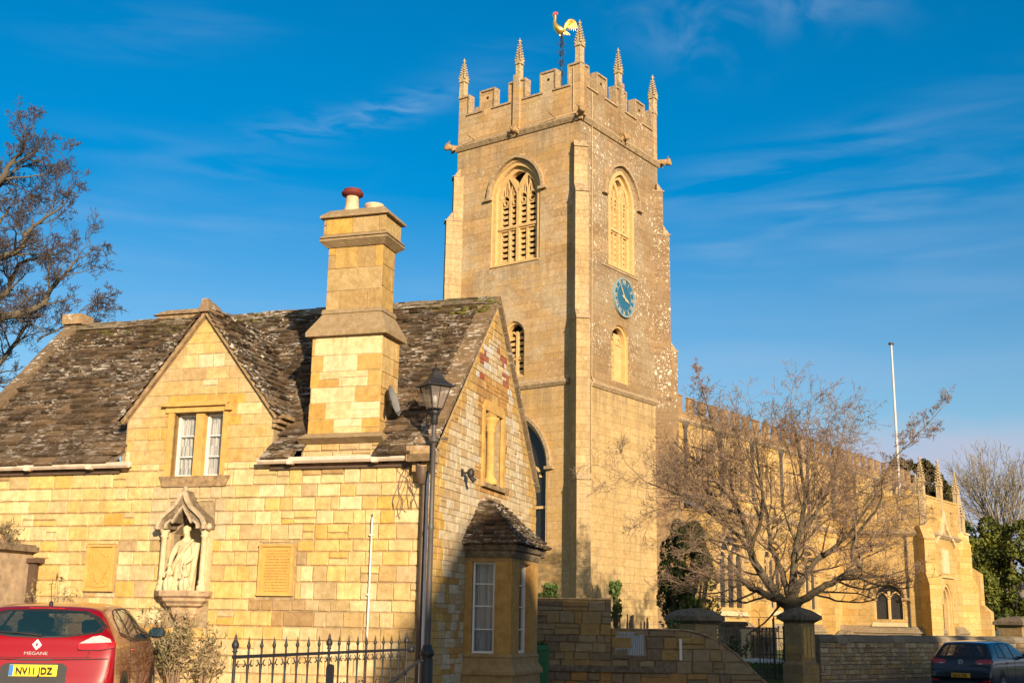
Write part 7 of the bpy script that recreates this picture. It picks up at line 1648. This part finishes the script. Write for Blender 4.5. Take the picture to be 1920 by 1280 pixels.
for side in ('right', 'left'):
    c1.panel([(.62, 1.12), (.72, 1.29), (.90, 1.375), (1.12, 1.40), (1.13, 1.06)], side, 'quarter_window', M.carglass, .004); c1.panel([(1.18, 1.055), (1.17, 1.40), (1.85, 1.415), (1.86, 1.035)], side, 'door_window', M.carglass, .004)
    c1.panel([(1.93, 1.03), (1.92, 1.413), (2.35, 1.37), (2.78, 1.17), (2.98, 1.02)], side, 'door_window', M.carglass, .004)
    c1.seam([(1.14, 1.03), (1.15, .70), (1.28, .35)], side); c1.seam([(1.90, 1.03), (1.88, .3)], side); c1.seam([(3.02, 1.0), (3.0, .35)], side); c1.seam([(.6, 1.1), (1.1, 1.035), (3.0, 1.0)], side, None, .007)
    c1.seam([(.35, .95), (1.2, .90), (3.2, .86)], side, None, .003, M.carred, 'crease'); c1.panel([(1.28, .93), (1.46, .935), (1.46, .90), (1.28, .895)], side, 'door_handle', M.carred, .018)
    c1.panel([(.0+.30, 1.0), (.16, 1.02), (.10, .96), (.30, .955)], side, 'side_light', M.lensred, .006)
c1.panel([(-.62, 1.03), (-.48, 1.36), (.48, 1.36), (.62, 1.03)], 'front', 'windscreen', M.carglass, .004)
c1.mirror(2.72, 1.06); c1.mirror(2.72, 1.06, 1); c1.wheels((.78, 3.42)); c1.interior(); c1.finish()
# dark blue hatchback by the churchyard wall
BL = dict(belt=.98, st=[(0, .50, .78, .27), (.012, .64, .82, .24), (.035, .76, .845, .22), (.06, .90, .855, .21), (.10, 1.0, .865, .2), (.17, 1.10, .87, .2), (.32, 1.27, .875, .19), (.46, 1.40, .878, .19), (.60, 1.44, .88, .19), (1.0, 1.468, .885, .18), (1.7, 1.48, .89, .18), (2.3, 1.445, .89, .18), (2.65, 1.35, .89, .18), (3.0, 1.17, .89, .18), (3.25, 1.02, .885, .18), (3.6, .94, .87, .19), (3.95, .85, .845, .2), (4.1, .74, .79, .21), (4.17, .60, .72, .23), (4.20, .48, .62, .26)])
c2 = Car('blue_hatchback', 'slate blue hatchback parked by the churchyard wall', (12.62, 34.4), 40.0, .0, BL, M.carblue)
c2.panel([(-.66, 1.03), (-.63, 1.18), (-.52, 1.36), (0, 1.385), (.52, 1.36), (.63, 1.18), (.66, 1.03), (0, 1.01)], 'rear', 'rear_window', M.carglass, .005)
for sg in (-1, 1):
    q = lambda L_: [(sg*a, b) for a, b in L_]
    lt = c2.panel(q([(.40, .93), (.50, .965), (.70, .985), (.85, .96), (.86, .87), (.60, .845), (.43, .85)]), 'rear', 'tail_light', M.lensred, .012); c2.panel(q([(.47, .875), (.60, .875), (.58, .85), (.50, .85)]), 'rear', 'clear_lens', M.lensclear, .016, lt)
    c2.panel(q([(.60, .42), (.80, .43), (.80, .39), (.60, .385)]), 'rear', 'reflector', M.lensred, .008)
import itertools
b_ = MB(); p_ = c2.hit(0, .90, 'rear', .012); ring_ = [p_+c2.l*(.058*math.cos(k*PI/8))+Vector((0, 0, .058*math.sin(k*PI/8))) for k in range(17)]; b_.tube(ring_, .008, 4)
for L_ in ([(-.028, .05), (0, -.003), (.028, .05)], [(-.052, .02), (-.022, -.05), (0, -.005), (.022, -.05), (.052, .02)]): b_.tube([p_+c2.l*a+Vector((0, 0, z)) for a, z in L_], .006, 4)
b_.build('badge', M.chrome, c2.t)
pt_ = c2.panel([(-.26, .60), (.26, .60), (.26, .485), (-.26, .485)], 'rear', 'number_plate', M.platedull, .016); p_ = c2.hit(0, .54, 'rear', .022); xx = (p_-c2.o).dot(c2.f); F = Fr.__new__(Fr); F.o = c2.W(xx-.035, 0, 0); F.u = c2.l.copy(); F.n = -c2.f
text_mesh('RX12 TVK', .10, F, 0, 0, .542, M.black, 'registration', pt_, .002, True, 0, .88, bold=.022)
c2.seam([(-.80, .68), (.80, .68)], 'rear', None, .008); c2.panel([(-.55, .36), (.55, .36), (.5, .29), (-.5, .29)], 'rear', 'bumper_insert', M.plastic, .006)
for side in ('right', 'left'):
    c2.panel([(.66, 1.03), (.78, 1.30), (.95, 1.385), (1.15, 1.405), (1.16, 1.01)], side, 'quarter_window', M.carglass, .004); c2.panel([(1.21, 1.01), (1.20, 1.405), (1.85, 1.415), (1.86, .995)], side, 'door_window', M.carglass, .004)
    c2.panel([(1.93, .99), (1.92, 1.41), (2.35, 1.365), (2.75, 1.16), (2.92, .99)], side, 'door_window', M.carglass, .004); c2.seam([(1.17, .99), (1.18, .7), (1.3, .35)], side); c2.seam([(1.90, .99), (1.88, .3)], side); c2.seam([(2.95, .97), (2.95, .35)], side)
    c2.panel([(1.28, .90), (1.46, .905), (1.46, .87), (1.28, .865)], side, 'door_handle', M.carblue, .018); c2.panel([(3.55, .78), (3.95, .80), (4.05, .70), (3.9, .66)], side, 'headlight', M.lensclear, .006)
c2.panel([(-.62, 1.0), (-.48, 1.35), (.48, 1.35), (.62, 1.0)], 'front', 'windscreen', M.carglass, .004)
c2.mirror(2.62, 1.02); c2.mirror(2.62, 1.02, 1); c2.wheels((.80, 3.38), .31); c2.interior(); c2.finish()
# white car entering at the right edge
c3 = Car('white_car', 'white car almost wholly beyond the right edge, beside the churchyard wall', (17.35, 38.7), 45.0, .0, BL, M.carwhite)
c3.panel([(-.66, 1.03), (-.63, 1.18), (-.52, 1.36), (0, 1.385), (.52, 1.36), (.63, 1.18), (.66, 1.03), (0, 1.01)], 'rear', 'rear_window', M.carglass, .005)
for sg in (-1, 1): 
    q = lambda L_: [(sg*a, b) for a, b in L_]; c3.panel(q([(.66, 1.04), (.85, 1.02), (.86, .80), (.74, .82)]), 'rear', 'tail_light', M.lensred, .012); c3.panel(q([(.66, .60), (.80, .66), (.82, .46), (.66, .44)]), 'rear', 'bumper_insert', M.plastic, .008)
c3.wheels((.80, 3.38), .31)
for side in ('left',): c3.panel([(1.21, 1.01), (1.20, 1.405), (1.85, 1.415), (1.86, .995)], side, 'door_window', M.carglass, .004)
c3.finish()
